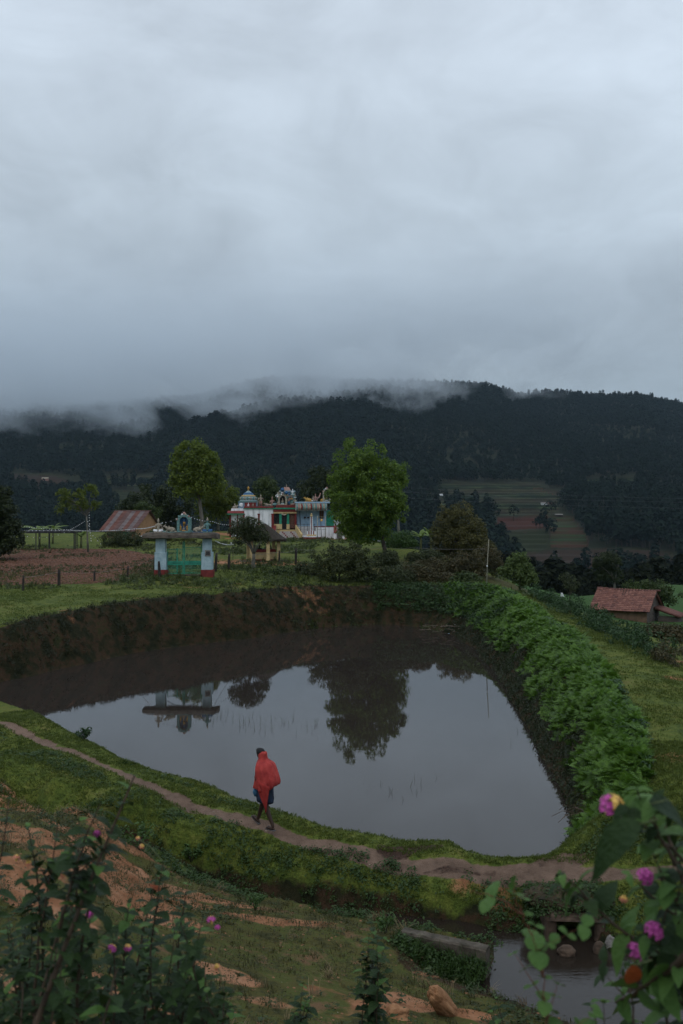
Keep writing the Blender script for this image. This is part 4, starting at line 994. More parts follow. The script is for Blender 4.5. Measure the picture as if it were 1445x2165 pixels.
pv2 = cN('ShaderNodeVolumePrincipled'); pv2.inputs['Color'].default_value = (.91, .96, 1, 1); cn.links.new(den, pv2.inputs['Density']); pv2.inputs['Anisotropy'].default_value = .55
oc = cN('ShaderNodeOutputMaterial'); cn.links.new(pv2.outputs[0], oc.inputs['Volume'])
LOWCLOUD = vol_box('low_cloud', -1100, 620, 1240, 1850, 50, 410, cm, 'low grey cloud lying over the crest of the forested hills', 'cloud')

# ------------------------------------------------------------------ painted masonry
WHITE = mat('whitewash', (.36,.36,.35), (.70,.72,.74), scale=3.2, rough=.85, bump=.15, bscale=20, c3=(.80,.81,.82), stretch=(1, 1, .22), lo=.30, hi=.47)
CREAM = mat('cream_paint', (.42,.31,.14), (.60,.46,.24), scale=3, rough=.8)
REDP = mat('dark_red_paint', (.13,.018,.018), (.22,.035,.03), scale=4, rough=.7)
GRNP = mat('green_paint', (.012,.17,.10), (.03,.27,.17), scale=4, rough=.6)
BLUEP = mat('pale_blue_paint', (.25,.38,.50), (.36,.50,.62), scale=2.5, rough=.8, bump=.1, bscale=18)
GREYP = mat('grey_stone', (.13,.12,.11), (.30,.28,.26), scale=5, rough=.9, bump=.4)
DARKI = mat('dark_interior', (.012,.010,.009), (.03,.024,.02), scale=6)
IRON = mat('dark_iron', (.03,.03,.035), (.07,.065,.065), scale=12, rough=.55, metal=.4)
GOLD = mat('gilded_metal', (.42,.22,.04), (.62,.38,.09), scale=8, rough=.4, metal=.6)
PINKP = mat('weathered_pink', (.25,.13,.11), (.42,.27,.22), scale=14, rough=.85)
TEALP = mat('weathered_teal', (.07,.16,.16), (.18,.30,.28), scale=12, rough=.85)
BEIGE = mat('weathered_beige', (.2,.17,.13), (.42,.37,.29), scale=14, rough=.85)
OCHRE = mat('ochre_paint', (.38,.2,.04), (.58,.36,.10), scale=10, rough=.8)
BLUED = mat('deep_blue_paint', (.02,.07,.17), (.05,.15,.30), scale=10, rough=.7)
CONC = mat('stained_concrete', (.03,.024,.018), (.12,.10,.08), scale=2.6, rough=.9, bump=.4, bscale=14, c3=(.2,.18,.155))
MUDW = mat('mud_wall', (.22,.125,.07), (.38,.23,.13), scale=3, rough=.9, bump=.4, bscale=12)
WOOD = mat('weathered_post', (.018,.015,.013), (.06,.05,.042), scale=6, rough=.9, bump=.6, stretch=(1, 1, .25))
SM = [BEIGE, PINKP, TEALP, WHITE, OCHRE, BLUED, GOLD, DARKI, GRNP, REDP]
def figure(mb, x, y, z, h, pose='stand', skin=0, cloth=1, crown=0):
    """small cement figure: legs, torso, arms, head, tall crown"""
    if pose == 'stand':
        for s in (-1, 1): mb.tube([(x + s * .07 * h, y, z), (x + s * .075 * h, y - .01 * h, z + .22 * h), (x + s * .055 * h, y, z + .42 * h)], [.045 * h, .05 * h, .07 * h], 6, cloth)
        t0 = .40
    else:
        for s in (-1, 1): mb.tube([(x + s * .06 * h, y, z + .10 * h), (x + s * .26 * h, y - .06 * h, z + .12 * h), (x + s * .05 * h, y - .16 * h, z + .06 * h)], [.10 * h, .09 * h, .06 * h], 6, cloth)
        mb.box(x - .26 * h, x + .26 * h, y - .18 * h, y + .16 * h, z - .01, z + .06 * h, (cloth + 1) % 4); t0 = .10
    s_ = (1 - t0)
    mb.lathe([(.09 * h, 0), (.105 * h, .12 * s_ * h), (.08 * h, .25 * s_ * h), (.13 * h, .45 * s_ * h), (.10 * h, .52 * s_ * h), (.035 * h, .56 * s_ * h), (.035 * h, .6 * s_ * h)], (x, y, z + t0 * h), 8, skin, 1.15, .7)
    zt = z + t0 * h + .60 * s_ * h
    mb.ball((x, y - .01 * h, zt + .05 * s_ * h), (.062 * h, .065 * h, .08 * h), 8, 5, skin)
    mb.lathe([(.07 * h, 0), (.075 * h, .05 * h), (.05 * h, .10 * h), (.045 * h, .15 * h), (.012 * h, .22 * s_ * h + .02)], (x, y, zt + .09 * s_ * h), 7, crown)
    for s in (-1, 1):
        sh = (x + s * .13 * h, y, z + (t0 + .47 * s_) * h); el = (x + s * .21 * h, y - .03 * h, z + (t0 + .30 * s_) * h); ha = (x + s * .19 * h, y - .13 * h, z + (t0 + (.46 if s > 0 else .18) * s_) * h)
        mb.tube([sh, el, ha], [.042 * h, .034 * h, .028 * h], 5, skin)
def beast(mb, x, y, z, L, m=3, cloth=5, d=1):
    """couched bull or lion seen from the side, head towards d"""
    mb.ball((x, y, z + .28 * L), (.42 * L, .18 * L, .20 * L), 9, 6, m)
    mb.ball((x - d * .26 * L, y, z + .22 * L), (.2 * L, .2 * L, .19 * L), 8, 5, m)
    mb.tube([(x + d * .30 * L, y, z + .32 * L), (x + d * .44 * L, y, z + .50 * L)], [.14 * L, .10 * L], 7, m)
    mb.ball((x + d * .54 * L, y, z + .53 * L), (.14 * L, .09 * L, .09 * L), 7, 5, m)
    mb.ball((x + d * .16 * L, y, z + .50 * L), (.09 * L, .09 * L, .09 * L), 6, 4, m)
    for s in (-1, 1):
        mb.tube([(x + d * .47 * L, y + s * .05 * L, z + .6 * L), (x + d * .45 * L, y + s * .09 * L, z + .72 * L)], [.025 * L, .008 * L], 5, m)
        mb.tube([(x + d * .28 * L, y + s * .14 * L, z + .16 * L), (x + d * .46 * L, y + s * .15 * L, z + .05 * L), (x + d * .26 * L, y + s * .15 * L, z + .03 * L)], [.06 * L, .05 * L, .04 * L], 5, m)
        mb.tube([(x - d * .2 * L, y + s * .16 * L, z + .14 * L), (x - d * .02 * L, y + s * .2 * L, z + .05 * L)], [.08 * L, .05 * L], 5, m)
    mb.box(x - .5 * L, x + .55 * L, y - .24 * L, y + .24 * L, z - .02, z + .05 * L, cloth)
def arch_niche(mb, x, y, z, w_, h, dep, ring=0, back=5, n=12):
    """arched frame with a recess"""
    r = w_ / 2; pts_o = [(x - r, z)]; pts_i = [(x - r * .62, z + .08 * h)]
    for i in range(n + 1):
        a = math.pi - math.pi * i / n
        pts_o.append((x + r * math.cos(a), z + h - r + r * math.sin(a))); pts_i.append((x + r * .62 * math.cos(a), z + h - r + r * .66 * math.sin(a)))
    pts_o.append((x + r, z)); pts_i.append((x + r * .62, z + .08 * h))
    N_ = len(pts_o); vs = []
    for (a, c) in pts_o: vs.append((a, y, c))
    for (a, c) in pts_i: vs.append((a, y, c))
    for (a, c) in pts_o: vs.append((a, y + dep, c))
    for (a, c) in pts_i: vs.append((a, y + dep * .6, c))
    fs = [];
    for i in range(N_ - 1):
        fs.append((i, i + 1, N_ + i + 1, N_ + i)); fs.append((i, i + 2 * N_, i + 1 + 2 * N_, i + 1)); fs.append((N_ + i, N_ + i + 1, 3 * N_ + i + 1, 3 * N_ + i))
    mb.add(vs, fs, ring)
    mb.add([vs[3 * N_ + i] for i in range(N_)], [tuple(range(N_))], back)
    mb.add([vs[2 * N_ + i] for i in range(N_)], [tuple(range(N_))], ring)
    mb.box(x - r, x + r, y - .02, y + dep, z - .01, z + .08 * h, ring)
    for i in range(2, N_ - 1, 2):    # beads round the arch
        a, c = pts_o[i]; mb.ball((a, y + .03, c), .09 * w_ * .9, 6, 4, (i // 2) % 4)
    mb.lathe([(.10 * w_, 0), (.13 * w_, .08 * w_), (.04 * w_, .18 * w_)], (x, y + dep * .4, z + h), 7, 1)

# ------------------------------------------------------------------ temple
TY0 = 99.0; kt = TY0 / F
tb_ = W(600, 1139, TY0); tb_[2] = hgt(tb_[0], tb_[1]) - .05
T = thing('temple', tb_, 'small white and blue Hindu temple with painted statues on its roof and red trim', 'temple')
def X_(px): return (px - 600) * kt
def Z_(py): return EYE - (py - HZ) * kt - tb_[2]
def part(name, mats, fn, parent, **k):
    mb = MB(); fn(mb); return mb.build(name, mats, parent, **k)
def bx(name, m, x0, x1, y0, y1, z0, z1, parent=T, bev=0.0, **k):
    return MB().box(x0, x1, y0, y1, z0, z1, 0, bev).build(name, m, parent, **k)
# shrine block on the left, main white block
bx('shrine_wall', WHITE, X_(488), X_(517), .3, 4.6, -.3, Z_(1079))
bx('wall', WHITE, X_(517), X_(578), 0, 5.0, -.3, Z_(1076))
bx('parapet', WHITE, X_(488.5), X_(516.8), .35, 4.4, Z_(1079) + .003, Z_(1075))
def canopy(x0, x1, y, za, zb, zc, out):
    f = part('canopy', [REDP, GRNP], lambda mb: (mb.xprism([(y + .02, zb), (y - out, zc + .06), (y - out, zc + .14), (y + .02, za)], x0, x1, 0), mb.box(x0 - .02, x1 + .02, y - out - .03, y + .015, zc - .04, zc + .055, 1)), T)
    return f
canopy(X_(481), X_(516.5), .3, Z_(1080), Z_(1085), Z_(1087), .45)
bx('cornice', GRNP, X_(515), X_(579), -.12, 5.1, Z_(1076) + .003, Z_(1074.4)); bx('cornice', REDP, X_(516), X_(579), -.08, 5.0, Z_(1074.4) + .003, Z_(1070.5))
for a, b_, y0 in [(485, 488.6, .25), (501, 503.5, .24), (514.3, 517.6, -.06), (546, 549.6, -.06), (574.5, 579.5, -.10)]:
    def fp(mb):
        mb.box(X_(a), X_(b_), y0, .35, -.25, Z_(1088), 0); mb.box(X_(a) - .05, X_(b_) + .05, y0 - .04, .34, Z_(1088) + .002, Z_(1086), 0)
    part('pilaster', REDP, fp, T)
# porch
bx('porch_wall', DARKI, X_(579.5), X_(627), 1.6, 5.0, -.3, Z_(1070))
bx('porch_floor', CREAM, X_(579.6), X_(627), .0, 1.6, -.3, Z_(1120))
bx('beam', REDP, X_(579), X_(627.5), -.14, 1.7, Z_(1082), Z_(1076.5)); bx('cornice', GRNP, X_(578.8), X_(627.6), -.22, 1.7, Z_(1076.5) + .003, Z_(1073.4)); bx('cornice', REDP, X_(584), X_(627.5), -.16, 1.7, Z_(1073.4) + .003, Z_(1067.5))
bx('lintel', CREAM, X_(578.6), X_(628), -.10, .6, Z_(1085.5), Z_(1082) - .003)
for a, b_ in ((591, 596), (607, 612)): bx('pillar', GRNP, X_(a), X_(b_), -.02, .25, Z_(1108), Z_(1085.5) - .003); bx('pillar_base', CREAM, X_(a) - .04, X_(b_) + .04, -.05, .28, Z_(1119), Z_(1108) - .002)
bx('pilaster', REDP, X_(623.5), X_(627.3), -.06, .3, Z_(1112), Z_(1085.5) - .003)
bx('dado', CREAM, X_(579.7), X_(591), -.04, .22, Z_(1119), Z_(1108))
def grille(name, x0, x1, z0, z1, nv, nh, y, m, r=.014):
    def f(mb):
        for i in range(nv): xx_ = x0 + (x1 - x0) * (i + .5) / nv; mb.box(xx_ - r, xx_ + r, y - r, y + r, z0, z1)
        for j in range(nh): zz = z0 + (z1 - z0) * (j + .5) / nh; mb.box(x0, x1, y + r, y + 2 * r, zz - r, zz + r)
        mb.box(x0 - .02, x0 + .02, y - .02, y + .02, z0, z1); mb.box(x1 - .02, x1 + .02, y - .02, y + .02, z0, z1)
    return part(name, m, f, T)
grille('window_grille', X_(580.2), X_(590.6), Z_(1108), Z_(1085.6), 8, 4, .12, IRON)
grille('door_grille', X_(596.4), X_(606.6), Z_(1120), Z_(1085.6), 8, 7, .12, IRON)
grille('door_grille', X_(612.4), X_(623.2), Z_(1117), Z_(1085.6), 9, 9, .12, mat('brown_iron', (.10,.05,.035), (.2,.1,.07), scale=9), r=.02)
part('garland', [WHITE, OCHRE], lambda mb: [mb.ball((X_(597 + i * 1.25), -.12, Z_(1087 + 1.6 * math.sin(i * .45))), .05, 5, 4, i % 2) for i in range(8)], T)
# steps
for i in range(6):
    z1 = Z_(1120) - (i) * (Z_(1120) + .05) / 6.3
    st_p = bx('step', mat('step_stone', (.30,.27,.25), (.46,.43,.40), scale=6, bump=.3), X_(590) - i * .03 + .1, X_(624) + .12 + i * .12, -.02 - .28 * (i + 1), -.02 - .28 * i, -.3, z1 - .16)
    for q in (0, 1):
        bx('red_mark', REDP, X_(597) + q * .82 + i * .16, X_(597) + .15 + q * .82 + i * .16, -.31 - .28 * i, -.302 - .28 * i + .002, z1 - .32, z1 - .17, parent=st_p)
part('stair_wall', [WHITE, REDP], lambda mb: (mb.xprism([(0, -.3), (0, Z_(1112)), (-.25, Z_(1112)), (-1.5, Z_(1130)), (-1.5, -.3)], X_(579.8), X_(584.5), 0), mb.xprism([(-.01, Z_(1112) + .002), (-.01, Z_(1110.8)), (-.26, Z_(1110.8)), (-1.55, Z_(1128.6)), (-1.55, Z_(1130) + .002), (-.25, Z_(1112) + .002)], X_(579.6), X_(584.7), 1)), T)
part('stair_wall', CREAM, lambda mb: mb.hexa([(X_(624.5), 0, -.3), (X_(627), 0, -.3), (X_(642), -1.8, -.3), (X_(638), -1.8, -.3), (X_(624.5), 0, Z_(1109)), (X_(627), 0, Z_(1109)), (X_(642), -1.8, Z_(1128)), (X_(638), -1.8, Z_(1128))], 0), T)
# blue hall on the right
bx('hall_wall', BLUEP, X_(627.6), X_(690), .35, 5.0, -.3, Z_(1079)); bx('hall_dado', WHITE, X_(628), X_(707), .22, .346, -.3, Z_(1113))
bx('dado_band', REDP, X_(664), X_(706), .17, .217, Z_(1114.2), Z_(1112.3))
bx('dado', WHITE, X_(664), X_(706), -.25, .215, -.3, Z_(1115))
bx('roof_slab', BLUEP, X_(624), X_(697), -.5, 5.1, Z_(1064) + .01, Z_(1060.8))
def kapota(mb):
    prof = [(.32, Z_(1078.5)), (-.95, Z_(1079.5)), (-.98, Z_(1078)), (-.86, Z_(1071)), (-.62, Z_(1066)), (-.45, Z_(1064)), (.34, Z_(1064))]
    mb.xprism(prof, X_(626), X_(692), 0)
part('eave', mat('weathered_eave', (.12,.13,.12), (.36,.35,.32), scale=7, rough=.9), kapota, T)
for i in range(19):
    px = 629 + i * 3.3; c_ = [TEALP, PINKP, BEIGE, REDP, TEALP, BEIGE][i % 6]
    def rib(mb, px=px, i=i):
        mb.tube([(X_(px), -.55, Z_(1065)), (X_(px + .6), -.86, Z_(1068.5)), (X_(px + 1.2), -1.0, Z_(1073)), (X_(px + .6), -1.02, Z_(1077.5))], [.05, .075, .08, .06], 6, 0)
        if i % 2 == 0: mb.ball((X_(px + 1.8), -.98, Z_(1072)), (.07, .06, .12), 6, 4, 0)
    part('eave_carving', c_, rib, T)
wf = bx('window', mat('brown_shutter', (.05,.025,.015), (.10,.05,.03), scale=8), X_(675.5), X_(685), .30, .36, Z_(1096.5), Z_(1078.8)); bx('window_bar', IRON, X_(680), X_(680.6), .285, .298, Z_(1096.5), Z_(1079), parent=wf)
bx('green_door', GRNP, X_(690.2), X_(706), .40, .55, Z_(1115), Z_(1079)); 
for i in range(6): bx('door_board', GRNP, X_(690.6) + i * .12, X_(690.6) + i * .12 + .105, .375, .398, Z_(1114.5), Z_(1080))
bx('upper_wall', WHITE, X_(706.2), X_(730), 1.2, 4.8, -.3, Z_(1100))
def stairs2(mb):
    for i in range(6): mb.box(X_(713) , X_(724), -1.6 + .28 * i, -1.6 + .28 * (i + 1), -.3, .12 + .17 * i, 0)
part('stair', GREYP, stairs2, T)
for a in (706.5, 724.2):
    part('stair_wall', [WHITE, REDP], lambda mb: (mb.xprism([(.2, -.3), (.2, Z_(1112)), (-.5, Z_(1113)), (-1.75, Z_(1126)), (-1.75, -.3)], X_(a), X_(a + (6 if a < 710 else 4)), 0), mb.xprism([(.19, Z_(1112) + .003), (.19, Z_(1110.9)), (-.55, Z_(1111.9)), (-1.8, Z_(1124.7)), (-1.8, Z_(1126)), (-.5, Z_(1113) + .003)], X_(a) - .02, X_(a + (6.2 if a < 710 else 4.2)), 1)), T)
def railing(mb):
    for j in range(4): zz = Z_(1109 + 3.6 * j); mb.tube([(X_(628.5), -.35, zz), (X_(667), -.35, zz)], .018, 5)
    for i in range(6): xx_ = X_(629 + i * 7.4); mb.tube([(xx_, -.35, Z_(1128)), (xx_, -.35, Z_(1107))], .022, 5)
part('railing', IRON, railing, T)
part('wall_lamp', IRON, lambda mb: (mb.tube([(X_(648), .3, Z_(1080)), (X_(648), .1, Z_(1091))], .01, 4), mb.ball((X_(645), .1, Z_(1094)), (.13, .1, .10), 7, 5), mb.ball((X_(652), .1, Z_(1094)), (.12, .1, .09), 7, 5)), T)
part('drain_pipe', IRON, lambda mb: mb.tube([(X_(634), .28, Z_(1079)), (X_(635), .28, Z_(1108))], .03, 6), T)
# dome shrine tower (left)
def dome(mb):
    x, y = X_(521), 2.3; s = kt * 19.5
    mb.box(x - s, x + s, y - s, y + s, Z_(1075), Z_(1060.5), 0)
    mb.box(x - s * 1.06, x + s * 1.06, y - s * 1.06, y + s * 1.06, Z_(1062), Z_(1060), 1)
part('tower_base', [mat('tower_blue', (.13,.20,.26), (.22,.31,.38), scale=4), TEALP], dome, T)
part('tower_niche', [WHITE, BLUED], lambda mb: (mb.lathe([(.18, 0), (.21, .04), (.0, .05)], (0, 0, 0), 12, 0)), T, loc=(X_(507.5), 2.3 - kt * 19.5 - .003, Z_(1067.5)), rot=(R(90), 0, 0))
part('tower_panel', REDP, lambda mb: mb.box(X_(515), X_(539), 2.3 - kt * 19.5 - .05, 2.3 - kt * 19.5 - .003, Z_(1073), Z_(1062.5)), T)
part('tower_relief', SM, lambda mb: (figure(mb, X_(523), 2.3 - kt * 19.5 - .1, Z_(1072.5), .5, 'sit', 3, 3, 3), figure(mb, X_(533), 2.3 - kt * 19.5 - .1, Z_(1072.5), .5, 'sit', 0, 4, 0)), T)
prof = [(19.2, 1060), (19.4, 1058.5), (16.5, 1056), (17.6, 1055), (17.2, 1052), (15, 1051), (15.4, 1049.5), (14, 1047.5), (12, 1046.5), (11, 1045), (7.5, 1041.5), (4, 1038.5), (1.8, 1037)]
DC = mat('dome_bands', (.16,.25,.27), (.34,.42,.42), scale=9, rough=.8)
part('dome', DC, lambda mb: mb.lathe([(r_ * kt, Z_(q)) for r_, q in prof], (X_(521), 2.3, 0), 16), T)
part('dome_band', BLUED, lambda mb: mb.lathe([(11.3 * kt, Z_(1045.4)), (11.1 * kt, Z_(1044.4)), (8.2 * kt, Z_(1041.6)), (7.6 * kt, Z_(1041.2))], (X_(521), 2.3, .012), 16), T)
part('dome_band', OCHRE, lambda mb: mb.lathe([(15.0 * kt, Z_(1049.6)), (15.7 * kt, Z_(1049)), (14.2 * kt, Z_(1047.2)), (13 * kt, Z_(1047))], (X_(521), 2.3, .01), 16), T)
for i in range(16):
    a = 2 * math.pi * i / 16; part('dome_petal', [TEALP, BEIGE][i % 2], lambda mb: mb.ball((0, 0, 0), (.12, .07, .16), 6, 4), T, loc=(X_(521) + 17.6 * kt * math.cos(a), 2.3 + 17.6 * kt * math.sin(a), Z_(1053.6)), rot=(0, 0, a + R(90)))
part('finial', GOLD, lambda mb: mb.lathe([(.10, Z_(1038)), (.06, Z_(1036.5)), (.11, Z_(1035.5)), (.04, Z_(1034)), (.12, Z_(1032)), (.13, Z_(1030.5)), (.04, Z_(1029.5)), (.06, Z_(1028.5)), (.01, Z_(1027))], (X_(521), 2.3, 0), 9), T)
part('guardian_statue', SM, lambda mb: (beast(mb, X_(495), .9, Z_(1075), .55, 0, 1, 1), mb.tube([(X_(494.5), .9, Z_(1070)), (X_(495), .9, Z_(1064.5))], [.1, .04], 6, 0)), T)
part('standing_statue', SM, lambda mb: (figure(mb, X_(550.5), .8, Z_(1070), 1.18, 'stand', 0, 1, 0), mb.tube([(X_(544.5), .7, Z_(1070)), (X_(545), .7, Z_(1052))], .03, 5, 0)), T)
part('seated_statue', SM, lambda mb: figure(mb, X_(575), .8, Z_(1070), 1.05, 'sit', 1, 0, 1), T)
part('reclining_statue', SM, lambda mb: (beast(mb, X_(564), .5, Z_(1070), .5, 0, 2, -1), mb.ball((X_(582), .45, Z_(1067)), (.34, .2, .16), 8, 5, 2), mb.ball((X_(589), .4, Z_(1064)), (.2, .16, .16), 7, 5, 0)), T)
# gopura over the porch
def gop(mb):
    x0, x1, y0 = X_(588), X_(624), .25
    mb.hexa([(x0, y0, Z_(1067.4)), (x1, y0, Z_(1067.4)), (x1, y0 + 1.8, Z_(1067.4)), (x0, y0 + 1.8, Z_(1067.4)), (X_(592), y0 + .25, Z_(1040)), (X_(621), y0 + .25, Z_(1040)), (X_(621), y0 + 1.5, Z_(1040)), (X_(592), y0 + 1.5, Z_(1040))], 0)
    mb.box(X_(590), X_(623), y0 + .12, y0 + 1.6, Z_(1040) + .003, Z_(1036.8), 1)
part('gopura', [TEALP, mat('tower_top', (.22,.3,.33), (.33,.4,.42), scale=6)], gop, T)
part('gopura_roof', [PINKP, BEIGE], lambda mb: (mb.hexa([(X_(598), .6, Z_(1036.6)), (X_(614), .6, Z_(1036.6)), (X_(614), 1.6, Z_(1036.6)), (X_(598), 1.6, Z_(1036.6)), (X_(600), .8, Z_(1029.5)), (X_(610), .8, Z_(1029.5)), (X_(610), 1.4, Z_(1029.5)), (X_(600), 1.4, Z_(1029.5))], 0), mb.tube([(X_(605), 1.1, Z_(1030)), (X_(605), 1.1, Z_(1023))], [.05, .015], 5, 1), mb.lathe([(.02, 0), (.07, .05), (.02, .12)], (X_(605), 1.1, Z_(1028)), 6, 1)), T)
part('niche', SM, lambda mb: (arch_niche(mb, X_(598), -.12, Z_(1067.4), .88, 1.05, .38, 0, 7), figure(mb, X_(598), .02, Z_(1065.5), .62, 'sit', 0, 2, 0)), T)
part('roof_figure', SM, lambda mb: figure(mb, X_(587.5), .15, Z_(1060), .95, 'stand', 3, 2, 0), T)
for i, (px, py, h, ps, a, b_) in enumerate([(590,1052,.7,'sit',0,3),(611,1067,.8,'stand',1,5),(616,1056,.62,'sit',1,4),(619,1046,.62,'sit',3,2),(612,1050,.6,'sit',5,1),(624,1067,.85,'sit',0,1),(606,1048,.5,'sit',2,4),(618,1067,.6,'sit',2,0),(597,1046,.5,'sit',3,0),(624,1052,.5,'sit',0,2)]):
    part('roof_figure', SM, lambda mb: figure(mb, X_(px), .12 + .05 * (i % 3), Z_(py), h, ps, a, b_, a), T)
# right roof group
part('lion_statue', SM, lambda mb: beast(mb, X_(652), .9, Z_(1061), .75, 4, 4, -1), T); part('lion_statue', SM, lambda mb: beast(mb, X_(684), .9, Z_(1061), .7, 4, 4, 1), T)
part('rider_statue', SM, lambda mb: (figure(mb, X_(667), .75, Z_(1059.5), .8, 'sit', 1, 1, 1), mb.tube([(X_(670), .6, Z_(1054)), (X_(675), .55, Z_(1051)), (X_(678), .6, Z_(1042))], [.09, .07, .04], 6, 1), figure(mb, X_(662), .9, Z_(1060), .62, 'sit', 0, 3, 0)), T)
part('niche', SM, lambda mb: (arch_niche(mb, X_(691), .7, Z_(1061), .8, 1.35, .4, 0, 7), figure(mb, X_(691), .85, Z_(1058), .6, 'sit', 1, 2, 0)), T)
# loudspeakers on the tower
for i, (px, py, s, lb) in enumerate([(597.5,1035.5,1.0,'large dark blue horn loudspeaker high on the temple tower'), (606,1042,.8,'smaller dark blue horn loudspeaker below the other on the temple tower')]):
    o = thing('loudspeaker', W(px, py, TY0 - .25), lb, 'loudspeaker', 'loudspeakers on the tower')
    part('horn', BLUED, lambda mb: mb.lathe([(.22 * s, 0), (.20 * s, .02), (.08 * s, .18 * s), (.05 * s, .3 * s)], (0, 0, 0), 12), o, rot=(R(-90), 0, R(-20 + 40 * i)))
    part('driver', IRON, lambda mb: mb.lathe([(.06 * s, 0), (.07 * s, .05), (.05 * s, .12)], (0, 0, 0), 8), o, loc=(0, .28 * s, 0), rot=(R(-90), 0, 0))
# flag pillar
o = thing('flag_pillar', (tb_[0] + X_(661), TY0 - 3.2, hgt(tb_[0] + X_(661), TY0 - 3.2)), 'red and white striped stone pillar on a stepped pedestal before the temple', 'pillar')
part('plinth', REDP, lambda mb: mb.lathe([(.98, -.1), (.98, .26), (.95, .26)], n=8, phase=.39, sm=False), o); part('plinth_top', WHITE, lambda mb: mb.lathe([(.93, .262), (.93, .36), (.9, .36)], n=8, phase=.39, sm=False), o)
part('pedestal_band', CREAM, lambda mb: mb.box(-.46, .46, -.46, .46, .362, .50, 0, .02), o)
for i in range(7): part('stripe_block', [WHITE, REDP][i % 2], lambda mb: mb.box(-.40 + i * .114, -.40 + (i + 1) * .114 - .002, -.40, .40, .503, .86 - .02 * abs(i - 3)), o)
for i in range(3): part('shaft_stripe', [WHITE, REDP, WHITE][i], lambda mb: mb.box([-.12, -.04, .042][i], [-.042, .04, .12][i], -.08, .08, .864, 2.22), o)
part('capital', CREAM, lambda mb: (mb.box(-.13, .13, -.12, .12, 2.223, 2.36, 0, .02), mb.ball((0, 0, 2.45), .09, 7, 5)), o)
# bell frame
o = thing('bell_stand', (tb_[0] + X_(682), TY0 - 4.0, hgt(tb_[0] + X_(682), TY0 - 4.0)), 'two thin pale posts with a crossbar standing in front of the temple hall', 'bell stand')
PALEW = mat('pale_wood', (.20,.19,.14), (.34,.32,.25), scale=6)
for s in (-1, 1): part('post', PALEW, lambda mb: mb.tube([(s * .38, 0, -.1), (s * .39, 0, 1.1), (s * .38, 0, 2.3)], .035, 7), o)
part('crossbar', PALEW, lambda mb: mb.tube([(-.42, -.01, 2.2), (.42, -.01, 2.2)], .02, 6), o); part('crossbar', IRON, lambda mb: mb.tube([(-.4, -.01, 1.0), (.4, -.01, 1.0)], .014, 6), o)
bl_ = thing('bell', (o.location.x, o.location.y, o.location.z + 1.95), 'small golden bell hanging from the crossbar between the thin pale posts', 'bell')
part('cup', GOLD, lambda mb: mb.lathe([(.14, -.16), (.12, -.12), (.09, -.02), (.07, .04), (.02, .07)], n=12), bl_); part('rope', IRON, lambda mb: mb.tube([(0, 0, -.14), (.03, 0, -.4), (.02, 0, -.75)], .012, 5), bl_); part('hanger', IRON, lambda mb: mb.tube([(0, 0, .06), (0, 0, .25)], .012, 5), bl_)
o = thing('leaning_pole', (tb_[0] + X_(681), TY0 - 2.6, hgt(tb_[0] + X_(681), TY0 - 2.6)), 'dark trident pole leaning beside the striped pillar', 'pole')
part('shaft', IRON, lambda mb: mb.tube([(.06, 0, -.05), (-.1, .05, 1.7)], .025, 6), o); part('tip', IRON, lambda mb: [mb.tube([(-.1, .05, 1.68), (-.1 + s * .08, .05, 1.76), (-.1 + s * .07, .05, 1.9)], .012, 5) for s in (-1, 0, 1)], o)
# forecourt slab
# green pillared shrine right of the big tree
gs = W(795, 1137, 97); gs[2] = hgt(gs[0], gs[1]) - .05; kg = 97 / F
o = thing('pillared_shrine', gs, 'open platform with tall bright green pillars right of the big tree', 'shrine')
def gx(px): return (px - 795) * kg
part('platform', [WHITE, GRNP], lambda mb: (mb.box(gx(764), gx(824), -.3, 1.8, -.1, .20, 0), mb.box(gx(763), gx(824.5), -.34, 1.84, .203, .30, 1)), o)
for a, b_, h in [(763.5,768,.55),(795,802,1.95),(816,822.5,2.2),(778,782,1.5)]:
    pl_ = part('pillar', GRNP, lambda mb: (mb.box(gx(a), gx(b_), 0, .3, .302, .302 + h, 0, .02), mb.box(gx(a) - .04, gx(b_) + .04, -.04, .34, .302, .45)), o)
    part('pillar_cap', WHITE, lambda mb: mb.box(gx(a) - .02, gx(b_) + .02, -.02, .32, .305 + h, .36 + h), pl_)
part('idol', SM, lambda mb: figure(mb, gx(789), .5, .302, .9, 'stand', 5, 9, 3), o)

# ------------------------------------------------------------------ statue gateway
GY = 62.0; kk = GY / F
gb = W(389, 1216, GY); gb[2] = hgt(gb[0], gb[1])
GA = thing('gateway', gb, 'pale blue gateway with red bases, concrete canopy and painted statues on top', 'gateway')
def gX(px): return (px - 389) * kk
def gZ(py): return EYE - (py - HZ) * kk - gb[2]
GATEB = mat('gate_blue', (.27,.39,.44), (.42,.54,.58), scale=3, rough=.85, bump=.25, bscale=16)
for side, (a, b_) in enumerate([(327, 352), (426, 449)]):
    dyy = 0
    part('pillar', GATEB, lambda mb: (mb.box(gX(a + 2), gX(b_ - 3), .06, .62, gZ(1168), gZ(1136)), mb.box(gX(a), gX(b_), 0, .68, gZ(1205) , gZ(1167.8), 0, .02)), GA)
    part('pillar_base', REDP, lambda mb: mb.box(gX(a - 1), gX(b_ + 2), -.05, .74, -.25, gZ(1205) - .003, 0, .015), GA)
pq = part('plaque', GREYP, lambda mb: mb.box(gX(434), gX(446), -.045, -.002, gZ(1176), gZ(1163)), GA)
part('plaque_plate', IRON, lambda mb: mb.box(gX(436), gX(444.5), -.06, -.047, gZ(1173.5), gZ(1165.5)), pq)
